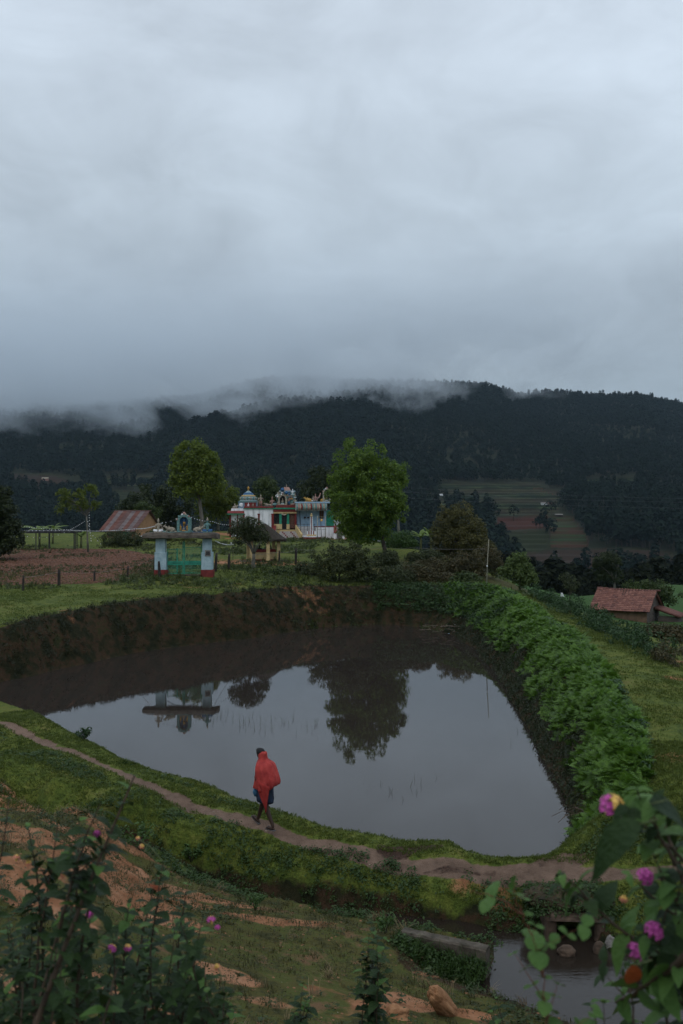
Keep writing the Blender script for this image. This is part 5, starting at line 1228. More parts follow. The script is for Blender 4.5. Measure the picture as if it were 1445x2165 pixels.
def gcan(mb):
    prof = [(.75, gZ(1138.5)), (.72, gZ(1129)), (.55, gZ(1125.5)), (-.05, gZ(1125.5)), (-.25, gZ(1127)), (-.38, gZ(1131.5)), (-.42, gZ(1137)), (-.37, gZ(1138.3)), (-.05, gZ(1138.5))]
    x0, x1 = gX(303), gX(463); n = len(prof); K = 14; vs = []
    for i in range(K + 1):
        t = i / K; x = x0 + (x1 - x0) * t; e = .35 * abs(2 * t - 1) ** 10
        sh = 1 if e < .5 else 1 - .12 * (e - .5)
        for (y, z) in prof: vs.append((x + (0), y * (1 - .35 * e), gZ(1141) + (z - gZ(1141)) * (1 - .55 * e) + .02 * math.sin(i * 2.1)))
    fs = [tuple(range(n)), tuple(range(K * n + n - 1, K * n - 1, -1))]
    for i in range(K):
        for j in range(n): fs.append((i * n + j, i * n + (j + 1) % n, (i + 1) * n + (j + 1) % n, (i + 1) * n + j))
    mb.add(vs, fs, 0)
part('canopy', CONC, gcan, GA)
part('hanging_leaves', mat('dry_leaves', (.04,.035,.015), (.09,.07,.03), scale=9), lambda mb: [mb.tube([(gX(352 + i * 2.2), .1 + .1 * math.sin(i), gZ(1140)), (gX(353 + i * 2.2), .12, gZ(1144 + 5 * abs(math.sin(i * 1.7)) * (1 if i < 8 else .5)))], [.03, .006], 4) for i in range(30)], GA)
part('niche', SM, lambda mb: (arch_niche(mb, gX(389), -.02, gZ(1125.6), .86, 1.12, .42, 2, 5), figure(mb, gX(389), .16, gZ(1112), .62, 'stand', 5, 6, 6), figure(mb, gX(382), .05, gZ(1123), .42, 'stand', 6, 4, 6), figure(mb, gX(396), .05, gZ(1123), .42, 'stand', 6, 4, 6), figure(mb, gX(389), .02, gZ(1123), .36, 'sit', 0, 4, 6)), GA)
part('bull_statue', SM, lambda mb: beast(mb, gX(360), .2, gZ(1125.6), .70, 0, 2, -1), GA); part('bull_statue', SM, lambda mb: beast(mb, gX(418), .2, gZ(1125.6), .70, 0, 5, 1), GA)
part('guardian_statue', SM, lambda mb: (figure(mb, gX(334), .2, gZ(1125.6), .95, 'sit', 0, 3, 0), figure(mb, gX(341), .25, gZ(1125.6), .5, 'sit', 0, 2, 0)), GA)
part('guardian_statue', SM, lambda mb: (figure(mb, gX(438), .2, gZ(1125.6), 1.0, 'sit', 2, 5, 0), figure(mb, gX(431), .2, gZ(1125.6), .45, 'sit', 0, 2, 0)), GA)
for i in range(5): part('roof_ornament', [TEALP, BEIGE][i % 2], lambda mb: (mb.lathe([(.12, 0), (.1, .06), (.05, .1)], (gX([349, 371, 405, 427, 444][i]), .2, gZ(1125.6)), 7)), GA)
# iron gate leaves
GG = mat('gate_green', (.02,.20,.13), (.04,.30,.20), scale=5, rough=.5)
def leafg(x0, x1, hinge, seedy):
    o = MB()
    w_ = x1 - x0
    o.box(0, w_, -.02, .02, .02, .07); o.box(0, w_, -.02, .02, gZ(1142) - .55, gZ(1142) - .51); o.box(0, .04, -.021, .021, .02, gZ(1142) - .5); o.box(w_ - .04, w_, -.021, .021, .02, gZ(1142) - .4)
    return o
gl = part('gate_leaf', GG, lambda mb: (mb.box(gX(352.5), gX(387), .28, .31, gZ(1214), gZ(1212.5)), mb.box(gX(352.5), gX(387), .28, .31, gZ(1162), gZ(1160.8)), mb.box(gX(352.5), gX(354), .278, .312, gZ(1214), gZ(1160)), mb.box(gX(372.5), gX(374.5), .276, .314, gZ(1214), gZ(1160)), mb.box(gX(385), gX(387), .276, .314, gZ(1216), gZ(1141)), mb.box(gX(352.5), gX(387), .27, .32, gZ(1195.5), gZ(1187))), GA)
gr = part('gate_leaf', GG, lambda mb: (mb.box(gX(388), gX(425.5), .28, .31, gZ(1213), gZ(1211.5)), mb.box(gX(388), gX(425.5), .28, .31, gZ(1158), gZ(1156.8)), mb.box(gX(388), gX(390), .276, .314, gZ(1215), gZ(1141)), mb.box(gX(388), gX(425.5), .27, .32, gZ(1195), gZ(1186.5)), mb.box(gX(424), gX(425.5), .278, .312, gZ(1213), gZ(1150))), GA)
for p_, x0, x1, n in ((gl, 354.5, 385, 13), (gr, 390.5, 424, 14)):
    for i in range(n):
        xx_ = gX(x0 + (x1 - x0) * (i + .5) / n); MB().box(xx_ - .008, xx_ + .008, .288, .304, gZ(1212.4), gZ(1187.2 + 8) ).build('bar', GG, p_); MB().box(xx_ - .008, xx_ + .008, .288, .304, gZ(1186.8), gZ(1157 + (4 if x0 < 360 else 0))).build('bar', GG, p_)
    k_ = MB()
    for i in range(17):    # worn hand-painted lettering on the band
        xx_ = gX(x0 + 5 + (x1 - x0 - 10) * i / 16); r_ = .022
        k_.tube([(xx_ + r_ * math.cos(t * .9 + i), .262, gZ(1191) + r_ * math.sin(t * .9 + i) * (1.1 if i % 3 else .7)) for t in range(6)], .0045, 4)
    k_.build('lettering', IRON, p_)
part('arch_bar', IRON, lambda mb: mb.tube([(gX(352), .3, gZ(1152)), (gX(368), .3, gZ(1144)), (gX(389), .3, gZ(1141)), (gX(408), .3, gZ(1145)), (gX(425), .3, gZ(1153))], .02, 5), GA)
part('threshold', CONC, lambda mb: mb.box(gX(350), gX(428), .0, .6, -.3, gZ(1215.5)), GA)

# ------------------------------------------------------------------ tin-roofed house
th = R(-25); hb = W(287, 1140, 95); hb[2] = EYE - (1117 - HZ) / F * 95 - 1.55
H = thing('tin_roofed_house', hb, 'small mud-brick house with a rusty corrugated tin roof beyond the ploughed field', 'house', rz=th)
L_, D_ = 3.5, 3.9; ez = 1.6; rz_ = 3.15
part('wall', MUDW, lambda mb: (mb.box(-L_ + .1, .0, .0, .12, -.4, ez), mb.box(-L_ + .1, 0, D_ - .12, D_, -.4, ez), mb.box(-L_ + .1, -L_ + .22, .123, D_ - .123, -.4, ez)), H)
BRK = mat('mud_brick', (.30,.16,.085), (.48,.28,.15), scale=4, rough=.9, bump=.3, island=True)
bw, bh = .34, .15
nr = int((rz_ + .3) / bh)
for j in range(nr):       # gable wall of separate bricks
    z0 = -.3 + j * bh; half = D_ / 2 if z0 + bh < ez else D_ / 2 * (rz_ - z0 - bh * .7) / (rz_ - ez)
    if half < .15: continue
    y = D_ / 2 - half + (0 if j % 2 else -0); yy0 = y
    first = bw * (.5 if j % 2 else 1)
    while yy0 < D_ / 2 + half - .05:
        y1 = min(yy0 + first, D_ / 2 + half); first = bw
        q = .012 * rnd.random()
        MB().box(-.13, .0 + q, yy0 + .008, y1 - .008, z0 + .008, z0 + bh - .008).build('brick', BRK, H)
        yy0 = y1
part('gable_core', MUDW, lambda mb: mb.xprism([(.02, -.4), (.02, ez), (D_ / 2, rz_ - .06), (D_ - .02, ez), (D_ - .02, -.4)], -.11, -.02), H)
RUST = [mat('tin_rust', (.12,.045,.035), (.2,.09,.07), scale=1.5, rough=.6, c3=(.24,.16,.14), stretch=(1, 3, 1)), mat('tin_grey', (.13,.10,.10), (.22,.19,.19), scale=1.5, rough=.5, c3=(.2,.12,.10), stretch=(1, 3, 1)), mat('tin_brown', (.10,.05,.045), (.17,.10,.09), scale=1.5, rough=.6, stretch=(1, 3, 1))]
def tin_sheet(x0, x1, ya, za, yb, zb_, lift):
    V = []; K = 14
    for i in range(K + 1):
        x = x0 + (x1 - x0) * i / K; h_ = .022 * math.cos(i * math.pi)
        for t in (0, .5, 1): V.append((x, ya + (yb - ya) * t, za + (zb_ - za) * t + h_ + lift - .03 * math.sin(math.pi * t)))
    f = []
    for i in range(K):
        for t in (0, 1): f.append((i * 3 + t, i * 3 + t + 1, i * 3 + t + 4, i * 3 + t + 3))
    n = len(V); V2 = [(a, b_, c - .006) for a, b_, c in V]
    me = bpy.data.meshes.new('roof_sheet'); me.from_pydata(V + V2, [], f + [tuple(n + i for i in reversed(q)) for q in f]); return me
roof = part('ridge_cap', RUST[2], lambda mb: mb.tube([(-L_ - .45, D_ / 2, rz_ + .06), (.4, D_ / 2, rz_ + .06)], .05, 6), H)
for i in range(8):
    x0 = -L_ - .45 + i * .525; x1 = x0 + .56
    for s_, (ya, yb) in enumerate(((D_ / 2, -.55), (D_ / 2, D_ + .5))):
        me = tin_sheet(x0, x1, ya, rz_ + .04, yb, ez - .35, .01 * (i % 2)); me.materials.append(RUST[[0, 1, 0, 2, 1, 0, 1, 2][i]]); link('roof_sheet', me, H)
part('window_ledge', WHITE, lambda mb: mb.box(.015, .25, .5, 2.2, .75, .83), H); part('window', DARKI, lambda mb: mb.box(.014, .03, .6, 2.1, .35, .74), H)
part('door', GRNP, lambda mb: mb.box(-1.5, -.75, -.04, -.002, -.3, 1.3), H)

# ------------------------------------------------------------------ red-tiled hut
hc = W(1368, 1312, 78); hc[2] = EYE - (1287 - HZ) / F * 78 - 1.5
TH = thing('tiled_hut', hc, 'low brick hut with a red clay tile roof and small lean-to at the right edge', 'hut', rz=R(-30))
L_, D_ = 4.1, 4.4; ez = 1.5; rz2 = 2.72
part('wall', mat('hut_mud_wall', (.17,.10,.065), (.28,.17,.11), scale=3, rough=.9, bump=.4), lambda mb: (mb.box(-L_, 0, 0, .15, -.8, ez), mb.box(-L_, 0, D_ - .15, D_, -.8, ez), mb.xprism([(.152, -.8), (.152, ez), (D_ / 2, rz2 - .05), (D_ - .152, ez), (D_ - .152, -.8)], -L_, -L_ + .15)), TH)
HB = mat('hut_brick', (.075,.06,.052), (.14,.115,.10), scale=4, rough=.95, bump=.4, island=True)
bh = .17; bw = .36
for j in range(int((rz2 + .5) / bh)):
    z0 = -.5 + j * bh; half = D_ / 2 if z0 + bh < ez else D_ / 2 * (rz2 - z0 - bh * .8) / (rz2 - ez)
    if half < .15: continue
    yy0 = D_ / 2 - half; first = bw * (.5 if j % 2 else 1)
    while yy0 < D_ / 2 + half - .06:
        y1 = min(yy0 + first, D_ / 2 + half); first = bw
        if not (abs((yy0 + y1) / 2 - D_ * .45) < .12 and (-.3 < z0 < .2 or 1.3 < z0 < 1.7)):
            MB().box(-.15, .015 * rnd.random(), yy0 + .012, y1 - .012, z0 + .012, z0 + bh - .012).build('brick', HB, TH)
        yy0 = y1
part('gable_core', DARKI, lambda mb: mb.xprism([(.02, -.8), (.02, ez), (D_ / 2, rz2 - .06), (D_ - .02, ez), (D_ - .02, -.8)], -.12, -.04), TH)
TILE = mat('clay_tile', (.14,.058,.044), (.25,.115,.088), scale=2, rough=.85, island=False, inst=True, c3=(.12,.06,.05))
TILE2 = mat('clay_tile_dark', (.10,.045,.038), (.18,.08,.065), scale=3, rough=.85, inst=True)
def tile_mesh(w_, l_, m):
    V = []; K = 6
    for t, dz in ((0, .055), (1, .0)):
        for i in range(K + 1):
            a = math.pi * i / K; V.append((w_ * (i / K), l_ * t, math.sin(a) * .035 + (.05 if t == 0 else .012)))
    for t in (0, 1):
        for i in range(K + 1):
            a = math.pi * i / K; V.append((w_ * (i / K), l_ * t, math.sin(a) * .035 + (.05 if t == 0 else .012) - .03))
    n = K + 1; f = []
    for i in range(K): f.append((i, i + 1, n + i + 1, n + i)); f.append((2 * n + i, 3 * n + i, 3 * n + i + 1, 2 * n + i + 1)); f.append((i, 2 * n + i, 2 * n + i + 1, i + 1))
    me = bpy.data.meshes.new('tile'); me.from_pydata(V, [], f); me.materials.append(m); bm_fix(me); return me
tl = math.hypot(D_ / 2 + .45, rz2 - ez + .3); nrow = 12; ncol = 20
TM = [tile_mesh(.245, tl / nrow * 1.25, TILE), tile_mesh(.245, tl / nrow * 1.25, TILE2)]
pitch = math.atan2(rz2 - ez + .27, D_ / 2 + .45)
rf = part('roof_deck', WOOD, lambda mb: mb.add([(-L_ - .35, D_ / 2, rz2), (.35, D_ / 2, rz2), (.35, -.45, ez - .27), (-L_ - .35, -.45, ez - .27), (.35, D_ + .45, ez - .27), (-L_ - .35, D_ + .45, ez - .27)], [(0, 1, 2, 3), (0, 5, 4, 1)]), TH)
for j in range(nrow):
    for i in range(ncol):
        t = (j) / nrow; y = -.47 + (D_ / 2 + .45) * t; z = ez - .26 + (rz2 - ez + .27) * t
        sag = -.10 * math.sin(math.pi * i / ncol) * (.4 + .6 * t)
        link('tile', TM[1 if rnd.random() < .2 else 0], TH, (-L_ - .38 + i * .238, y, z + sag + .02 + rnd.uniform(-.008, .012)), (pitch, rnd.uniform(-.03, .03), rnd.uniform(-.03, .03)))
def tiles_far(mb):
    for i in range(20): x = -L_ - .38 + i * .238; mb.tube([(x + .12, D_ / 2, rz2 + .02), (x + .12, D_ + .45, ez - .25)], .11, 5)
props(part('far_slope_tiles', TILE, tiles_far, TH), kind='stuff')
part('ridge_tiles', TILE2, lambda mb: [mb.tube([(-L_ - .4 + i * .42, D_ / 2, rz2 + .04 - .10 * math.sin(math.pi * i / 12)), (-L_ - .4 + i * .42 + .45, D_ / 2, rz2 + .07 - .10 * math.sin(math.pi * i / 12))], [.10, .085], 7) for i in range(12)], TH)
part('lean_to_wall', HB, lambda mb: (mb.box(.3, 1.9, 2.6, 2.7, -.7, .7), mb.box(1.8, 1.9, 2.7, 4.2, -.7, .7)), TH)
part('lean_to_roof', TILE2, lambda mb: [mb.tube([(.02, 2.4 + i * .22, 1.35), (2.1, 2.4 + i * .22, .72)], .12, 6) for i in range(9)], TH)

# ------------------------------------------------------------------ thatched pavilion over the well
pvb = W(562, 1187, 74); pvb[2] = hgt(pvb[0], pvb[1]); kp = 74 / F
P = thing('pavilion', pvb, 'small open pavilion with dark thatched roof and cream pillars below the temple', 'pavilion', rz=R(12))
part('plinth', CONC, lambda mb: mb.box(-1.9, 1.7, -.55, 2.6, -.4, .03), P)
for x, y in ((-1.05, 0), (.14, -.28), (.98, .1), (-1.05, 2.0), (.9, 2.1)): part('pillar', CREAM, lambda mb: (mb.box(x - .12, x + .12, y - .12, y + .12, .033, 1.6), mb.box(x - .15, x + .15, y - .15, y + .15, .033, .16)), P)
def thatch(mb):
    ap = [(-.15, .9, 2.75), (.15, .9, 2.75)]; n = 28; vs = []; 
    for (s, z) in ((1.0, 1.5), (1.0, 1.62), (.72, 1.95), (.4, 2.38), (.06, 2.78)):
        for i in range(n):
            a = 2 * math.pi * i / n; c, s2 = math.cos(a), math.sin(a); q = 1 / max(abs(c), abs(s2)) ** .75
            j_ = 1 + (rnd.uniform(-.03, .03) if s == 1.0 else rnd.uniform(-.01, .01))
            vs.append((c * q * 1.65 * s * j_, .95 + s2 * q * 1.55 * s * j_, z + rnd.uniform(-.03, .03)))
    fs = [tuple(range(n - 1, -1, -1)), tuple(range(4 * n, 5 * n))]
    for k in range(4):
        for i in range(n): fs.append((k * n + i, k * n + (i + 1) % n, (k + 1) * n + (i + 1) % n, (k + 1) * n + i))
    mb.add(vs, fs, 0)
part('thatched_roof', mat('old_thatch', (.022,.018,.014), (.06,.05,.04), scale=9, rough=.95, bump=.9, bscale=30, c3=(.05,.06,.03)), thatch, P)
o = thing('well', (pvb[0] - .1, pvb[1] + .9, pvb[2] + .03), 'cream box-shaped well with dark red rim inside the thatched pavilion', 'well', rz=R(12))
part('wall', CREAM, lambda mb: mb.box(-.72, .72, -.5, .5, 0, .62), o); part('rim', REDP, lambda mb: mb.box(-.76, .76, -.54, .54, .623, .82, 0, .02), o); part('foot_band', REDP, lambda mb: mb.box(-.74, .74, -.52, .52, .0, .09), o)
for s in (-.42, .32): part('idol', DARKI, lambda mb: figure(mb, s, 0, .82, .5, 'sit', 0, 0, 0), o)

# ------------------------------------------------------------------ open steel shed
so = W(103, 1156, 86); so[2] = hgt(so[0], so[1]); ks = 86 / F
o = thing('open_shed', so, 'open dark steel-frame shed behind the ploughed field, left of the thin tree', 'shed')
def sx_(px): return (px - 103) * ks
for px, dy_ in ((49, 0), (71, 1.6), (78, -.2), (94, 1.6), (104, 0), (153, 1.6), (157, 0), (161, -.2)): part('post', IRON, lambda mb: mb.box(sx_(px) - .035, sx_(px) + .035, dy_ - .035, dy_ + .035, -.2, 1.42), o)
for a in (-.25, 1.65): part('beam', IRON, lambda mb: mb.box(sx_(42), sx_(163), a - .03, a + .03, 1.423, 1.50), o)
for i in range(9): part('rafter', IRON, lambda mb: mb.box(sx_(43 + i * 14.8) - .02, sx_(43 + i * 14.8) + .02, -.3, 1.75, 1.503, 1.56), o)
part('roof_sheet', mat('dark_sheet', (.03,.03,.035), (.06,.06,.065), scale=3), lambda mb: mb.hexa([(sx_(42), .5, 1.563), (sx_(163), .5, 1.563), (sx_(163), 1.8, 1.62), (sx_(42), 1.8, 1.62), (sx_(42), .5, 1.58), (sx_(163), .5, 1.58), (sx_(163), 1.8, 1.64), (sx_(42), 1.8, 1.64)]), o)

# ------------------------------------------------------------------ fence posts, wires, poles
FP = [(49,1249,32,'leftmost fence post at the edge of the ploughed field'),(125,1238,33,'tall second fence post from the left along the ploughed field'),(200,1231,24,'short broken fence post in the middle of the ploughed field edge'),(270,1221,24,'thin fence post nearest the gateway on the field side'),
      (328,1212,34,'thick dark post leaning against the left side of the gateway'),(338,1221,34,'rounded dark post in front of the left gateway pillar'),(456,1209,40,'dark leaning post right beside the right gateway pillar'),(484,1204,34,'dark post standing left of the small round-headed tree'),
      (591,1194,30,'dark post in front of the right pavilion pillar'),(626,1193,34,'dark post standing right of the pavilion'),(817,1196,22,'short dark post at the foot of the big tree')]
tops = []
for px, py, hpx_, lb in FP:
    p = ghit(px, py); h_ = hpx_ * p[1] / F; ln = rnd.uniform(-.06, .06); r_ = .09 if hpx_ > 32 else .065
    o = MB(); o.tube([(0, 0, -.2), (ln * .3, .01, h_ * .3), (ln, 0, h_ * .75), (ln * 1.3, 0, h_)], [r_ * 1.1, r_, r_ * .95, r_ * .7], 8)
    q = o.build('fence_post', WOOD, None, loc=p); props(q, lb, 'fence post', 'old wooden fence posts'); tops.append((p[0], p[1], p[2] + h_))
WIRE = mat('fence_wire', (.16,.15,.14), (.25,.24,.22), rough=.5)
def cable(name, pts, r, m, label, cat='wire', sag=.0, n=14, group=None):
    P_ = []
    for a, b_ in zip(pts[:-1], pts[1:]):
        for i in range(n): t = i / n; P_.append((a[0] + (b_[0] - a[0]) * t, a[1] + (b_[1] - a[1]) * t, a[2] + (b_[2] - a[2]) * t - sag * 4 * t * (1 - t)))
    P_.append(tuple(pts[-1])); o = MB(); o.tube(P_, r, 4); q = o.build(name, m); props(q, label, cat, group); return q, P_
cable('fence_wire', [(t[0], t[1], t[2] - .12) for t in tops[:5]], .006, WIRE, 'thin wire strung between the posts along the ploughed field', 'wire', .03)
cable('fence_wire', [(t[0], t[1], t[2] - .12) for t in tops[6:10]] + [W(817, 1158, 77), W(870, 1158, 76), W(1028, 1160, 72)], .008, WIRE, 'thin wire running from the pavilion posts past the big tree to the wooden pole', 'wire', .08)
p = ghit(1029, 1243); o = thing('wooden_pole', p, 'tall thin wooden pole at the far end of the grass track', 'pole')
part('shaft', PALEW, lambda mb: mb.tube([(0, 0, -.2), (.05, 0, 1.4), (.14, 0, 2.9)], [.030, .027, .02], 7), o); part('insulator', WHITE, lambda mb: mb.ball((.03, -.05, 1.3), .05, 6, 4), o)
p = ghit(493, 1180); 
o = thing('light_pole', W(493, 1178, 70), 'thin pole carrying a string of lights left of the small tree', 'pole'); o.location.z = hgt(float(o.location.x), 70.0)
part('shaft', IRON, lambda mb: mb.tube([(0, 0, -.2), (0, 0, 3.1)], .018, 6), o); part('lamp_holder', WHITE, lambda mb: mb.ball((-.12, 0, 1.6), .06, 6, 4), o)
BULB = mat('white_bulb', (.75,.78,.8), (.8,.82,.84), rough=.3)
def lights(label, pts, sag, step, r=.05):
    q, P_ = cable('string_lights', pts, .008, IRON, label, 'string lights', sag, 16, 'strings of white festival lights')
    L = 0; mb = MB(); nxt = 0
    for a, b_ in zip(P_[:-1], P_[1:]):
        d = math.dist(a, b_)
        while nxt < L + d:
            t = (nxt - L) / d; mb.ball(tuple(a[i] + (b_[i] - a[i]) * t - (.03 if i == 2 else 0) for i in range(3)), .82 * r * rnd.uniform(.7, 1.1), 5, 4); nxt += step * rnd.uniform(.8, 1.2)
        L += d
    mb.build('bulbs', BULB, q)
lights('string of white lights sagging along the front of the open shed', [W(45,1122,84), W(150,1120,84)], .0, .34)
lights('string of white lights drooping in a loop below the shed roof', [W(45,1130,83.5), W(150,1119,83.5)], .45, .5, .04)
lights('string of white lights along the top of the shed roof', [W(40,1111,88), W(150,1119,86)], .1, .3, .045)
lights('string of white lights rising from the shed to the thin tree', [W(150,1119,84), W(180,1101,82)], .02, .3)
lights('long string of white lights from the shed past the house to the gateway', [W(150,1120,84), W(290,1117,70), W(345,1104,62.2), W(386,1088,62.2)], .12, .34, .045)
lights('string of white lights from the gateway arch towards the temple', [W(392,1088,62.2), W(450,1102,66), W(492,1108,70)], .1, .4, .04)
lights('vertical string of white lights hanging beside the thin tree', [W(189,1083,82), W(190,1120,82), W(193,1143,82)], .0, .24, .055)
lights('string of white lights slanting down to the ground right of the thin tree', [W(186,1102,82), W(192,1126,82), W(216,1152,82)], .0, .3, .045)
lights('string of white lights between the gateway and the thin pole', [W(455,1142,62.5), W(494,1150,70)], .12, .35, .04)
PWR = mat('power_line', (.10,.10,.11), (.16,.16,.17), rough=.5)
for i, (y0, y1, lb) in enumerate([(1052, 1076, 'lowest'), (1040, 1063, 'middle'), (1030, 1056, 'highest')]):
    cable('power_line', [W(800, y0 - 4, 150), W(1150, (y0 + y1) / 2 + 3, 135), W(1900, y1 + 6, 118)], .007, PWR, f'{lb} of three thin power lines crossing the valley on the right', 'power line', .12, 20, 'power lines over the valley')

# distant houses on the hillside
def hill_at(px, py):
    Y = np.arange(500, 1900, 2.0); X = (px - 722.5) / F * Y; Z = EYE - (py - HZ) / F * Y; zt = hills(X, Y); k = np.argmax(zt > Z); return np.array([X[k], Y[k], zt[k]])
for px, py, w_, h_, wc, rc, lb in [(1025,1086,6.5,4.6,WHITE,BLUED,'blue-roofed white house on the far terraced hillside'),(1152,1068,5,2.2,WHITE,GREYP,'white hut beside the dark wood on the far hillside'),(1163,1068,4,2.0,GREYP,TILE2,'grey hut next to the white one on the far hillside'),
        (1151,1094,3.6,1.9,MUDW,TILE,'small brown hut above the striped red terrace'),(934,1048,2.6,1.8,WHITE,WHITE,'tiny white hut at the left end of the far terraces'),(95,1016,6,3.4,PINKP,BEIGE,'pale pink house alone on the dark hillside at far left'),(187,1006,3.4,1.8,WHITE,GREYP,'tiny white hut at the top of the left terraces'),(1183,1092,5,2.0,WOOD,GREYP,'dark shed at the top of the striped terrace')]:
    p = hill_at(px, py); o = thing('distant_house', (p[0], p[1], p[2] - .3), lb, 'house', 'houses scattered on the far hillside')
    part('wall', wc, lambda mb: mb.box(-w_ / 2, w_ / 2, 0, w_ * .7, 0, h_ * .62), o)
    part('roof', rc, lambda mb: mb.xprism([(-.5, h_ * .62 + .01), (w_ * .35, h_), (w_ * .7 + .5, h_ * .62 + .01)], -w_ / 2 - .4, w_ / 2 + .4), o)
    if w_ > 4.5: part('door', DARKI, lambda mb: mb.box(-.5, .5, -.06, -.01, 0, h_ * .45), o)

# ------------------------------------------------------------------ the walker
wp = W(562, 1742, 22.05); wp[2] = hgt(wp[0], wp[1])
ang = math.atan2(1.6, -2.03)      # heading along the path, away to the left
PE = thing('person', wp, 'person walking along the dam path with a red shawl over head and back', 'person', rz=ang)
SKIN = mat('dark_skin', (.035,.019,.013), (.06,.034,.024), scale=5, rough=.55)
SHAWL = mat('red_shawl', (.27,.026,.026), (.50,.065,.055), scale=5, rough=.85, bump=.5, bscale=50)
def skin_mesh(name, V, E, Rd, m, parent, lv=2):
    me = bpy.data.meshes.new(name); me.from_pydata(V, E, []); me.update(); o = link(name, me, parent); me.materials.append(m)
    o.modifiers.new('skin', 'SKIN'); 
    sk = me.skin_vertices[0].data if me.skin_vertices else None
    if sk is None:
        bm = bmesh.new(); bm.from_mesh(me); bm.verts.layers.skin.verify(); bm.to_mesh(me); bm.free(); sk = me.skin_vertices[0].data
    for i, r_ in enumerate(Rd): sk[i].radius = (r_ if np.isscalar(r_) else r_[0], r_ if np.isscalar(r_) else r_[1])
    sk[0].use_root = True
    s = o.modifiers.new('sub', 'SUBSURF'); s.levels = lv; s.render_levels = lv
    return o
# x forward, y left
V = [(0,0,.90),(.02,0,1.08),(.06,0,1.28),(.09,0,1.42),(.13,0,1.49),(.15,0,1.58),
     (.01,-.085,.86),(.16,-.09,.50),(.30,-.09,.13),(.34,-.09,.06),(.46,-.09,.15),      # leading leg, heel down, toes up
     (-.01,.085,.86),(-.10,.09,.48),(-.30,.09,.11),(-.31,.09,.05),(-.14,.10,.03),       # trailing leg
     (.06,-.17,1.34),(.05,-.24,1.08),(.17,-.12,1.10),(.20,-.04,1.12),
     (.06,.17,1.34),(.04,.25,1.08),(.16,.14,1.10),(.19,.07,1.12)]
E = [(0,1),(1,2),(2,3),(3,4),(4,5),(0,6),(6,7),(7,8),(8,9),(9,10),(0,11),(11,12),(12,13),(13,14),(14,15),(2,16),(16,17),(17,18),(18,19),(2,20),(20,21),(21,22),(22,23)]
Rd = [.125,.11,.13,.055,.05,.095,.09,.064,.038,.034,.03,.09,.064,.038,.034,.03,.055,.042,.032,.03,.055,.042,.032,.03]
skin_mesh('body', V, E, Rd, SKIN, PE)
def hand(px_, py_, pz_, s):
    mb = MB()
    for f_ in range(4): y = py_ - s * (.028 - .018 * f_); mb.tube([(px_ - .02, y, pz_ + .01), (px_ + .035, y, pz_ + .005 - .004 * f_), (px_ + .055 + .008 * (f_ in (1, 2)), y - s * .012, pz_ - .02), (px_ + .04, y - s * .02, pz_ - .04)], [.010, .0095, .0085, .007], 6)
    mb.tube([(px_ - .03, py_ - s * .02, pz_ + .02), (px_ + .0, py_ - s * .045, pz_ + .04), (px_ + .03, py_ - s * .045, pz_ + .045)], [.012, .011, .008], 6)
    return mb
hand(.19, -.04, 1.13, 1).build('hand', SKIN, PE); hand(.18, .07, 1.12, -1).build('hand', SKIN, PE)
part('head', SKIN, lambda mb: (mb.ball((.155, 0, 1.60), (.092, .074, .115), 14, 10), mb.ball((.245, 0, 1.585), (.022, .014, .024), 6, 4), mb.ball((.225, 0, 1.545), (.018, .026, .008), 6, 4), mb.ball((.15, .076, 1.59), (.022, .01, .032), 6, 4), mb.ball((.15, -.076, 1.59), (.022, .01, .032), 6, 4), mb.tube([(.10, 0, 1.45), (.13, 0, 1.54)], [.058, .055], 9)), PE)
part('eye', WHITE, lambda mb: [mb.ball((.232, s * .032, 1.605), (.008, .012, .007), 6, 4) for s in (-1, 1)], PE)
HAIR = mat('black_hair', (.004,.004,.005), (.012,.011,.012), scale=30, rough=.6, bump=.6)
part('hair', HAIR, lambda mb: (mb.ball((.150, 0, 1.645), (.108, .090, .088), 14, 8), mb.ball((.20, 0, 1.675), (.06, .072, .05), 10, 6)), PE)
# feet with sandals
for (x, y, z, pt, nm) in ((.37, -.09, .075, .55, 'foot'), (-.235, .095, .035, 0, 'foot')):
    f_ = MB(); f_.ball((0, 0, .02), (.125, .042, .034), 10, 6)
    for i in range(5): f_.ball((.115 - .008 * abs(i - 1), -.034 + .017 * i, .01), (.024, .010, .011), 6, 4)
    o = f_.build('foot', SKIN, PE, loc=(x, y, z), rot=(0, -pt, 0))
    s_ = MB(); s_.box(-.135, .145, -.046, .046, -.028, -.012, 0, .008); s_.tube([(.04, -.045, -.01), (.05, -.02, .045), (.06, .0, .05), (.05, .02, .045), (.04, .045, -.01)], .009, 5); s_.build('sandal', mat('sandal', (.05,.045,.045), (.10,.09,.09), scale=8), PE, loc=(x, y, z), rot=(0, -pt, 0))
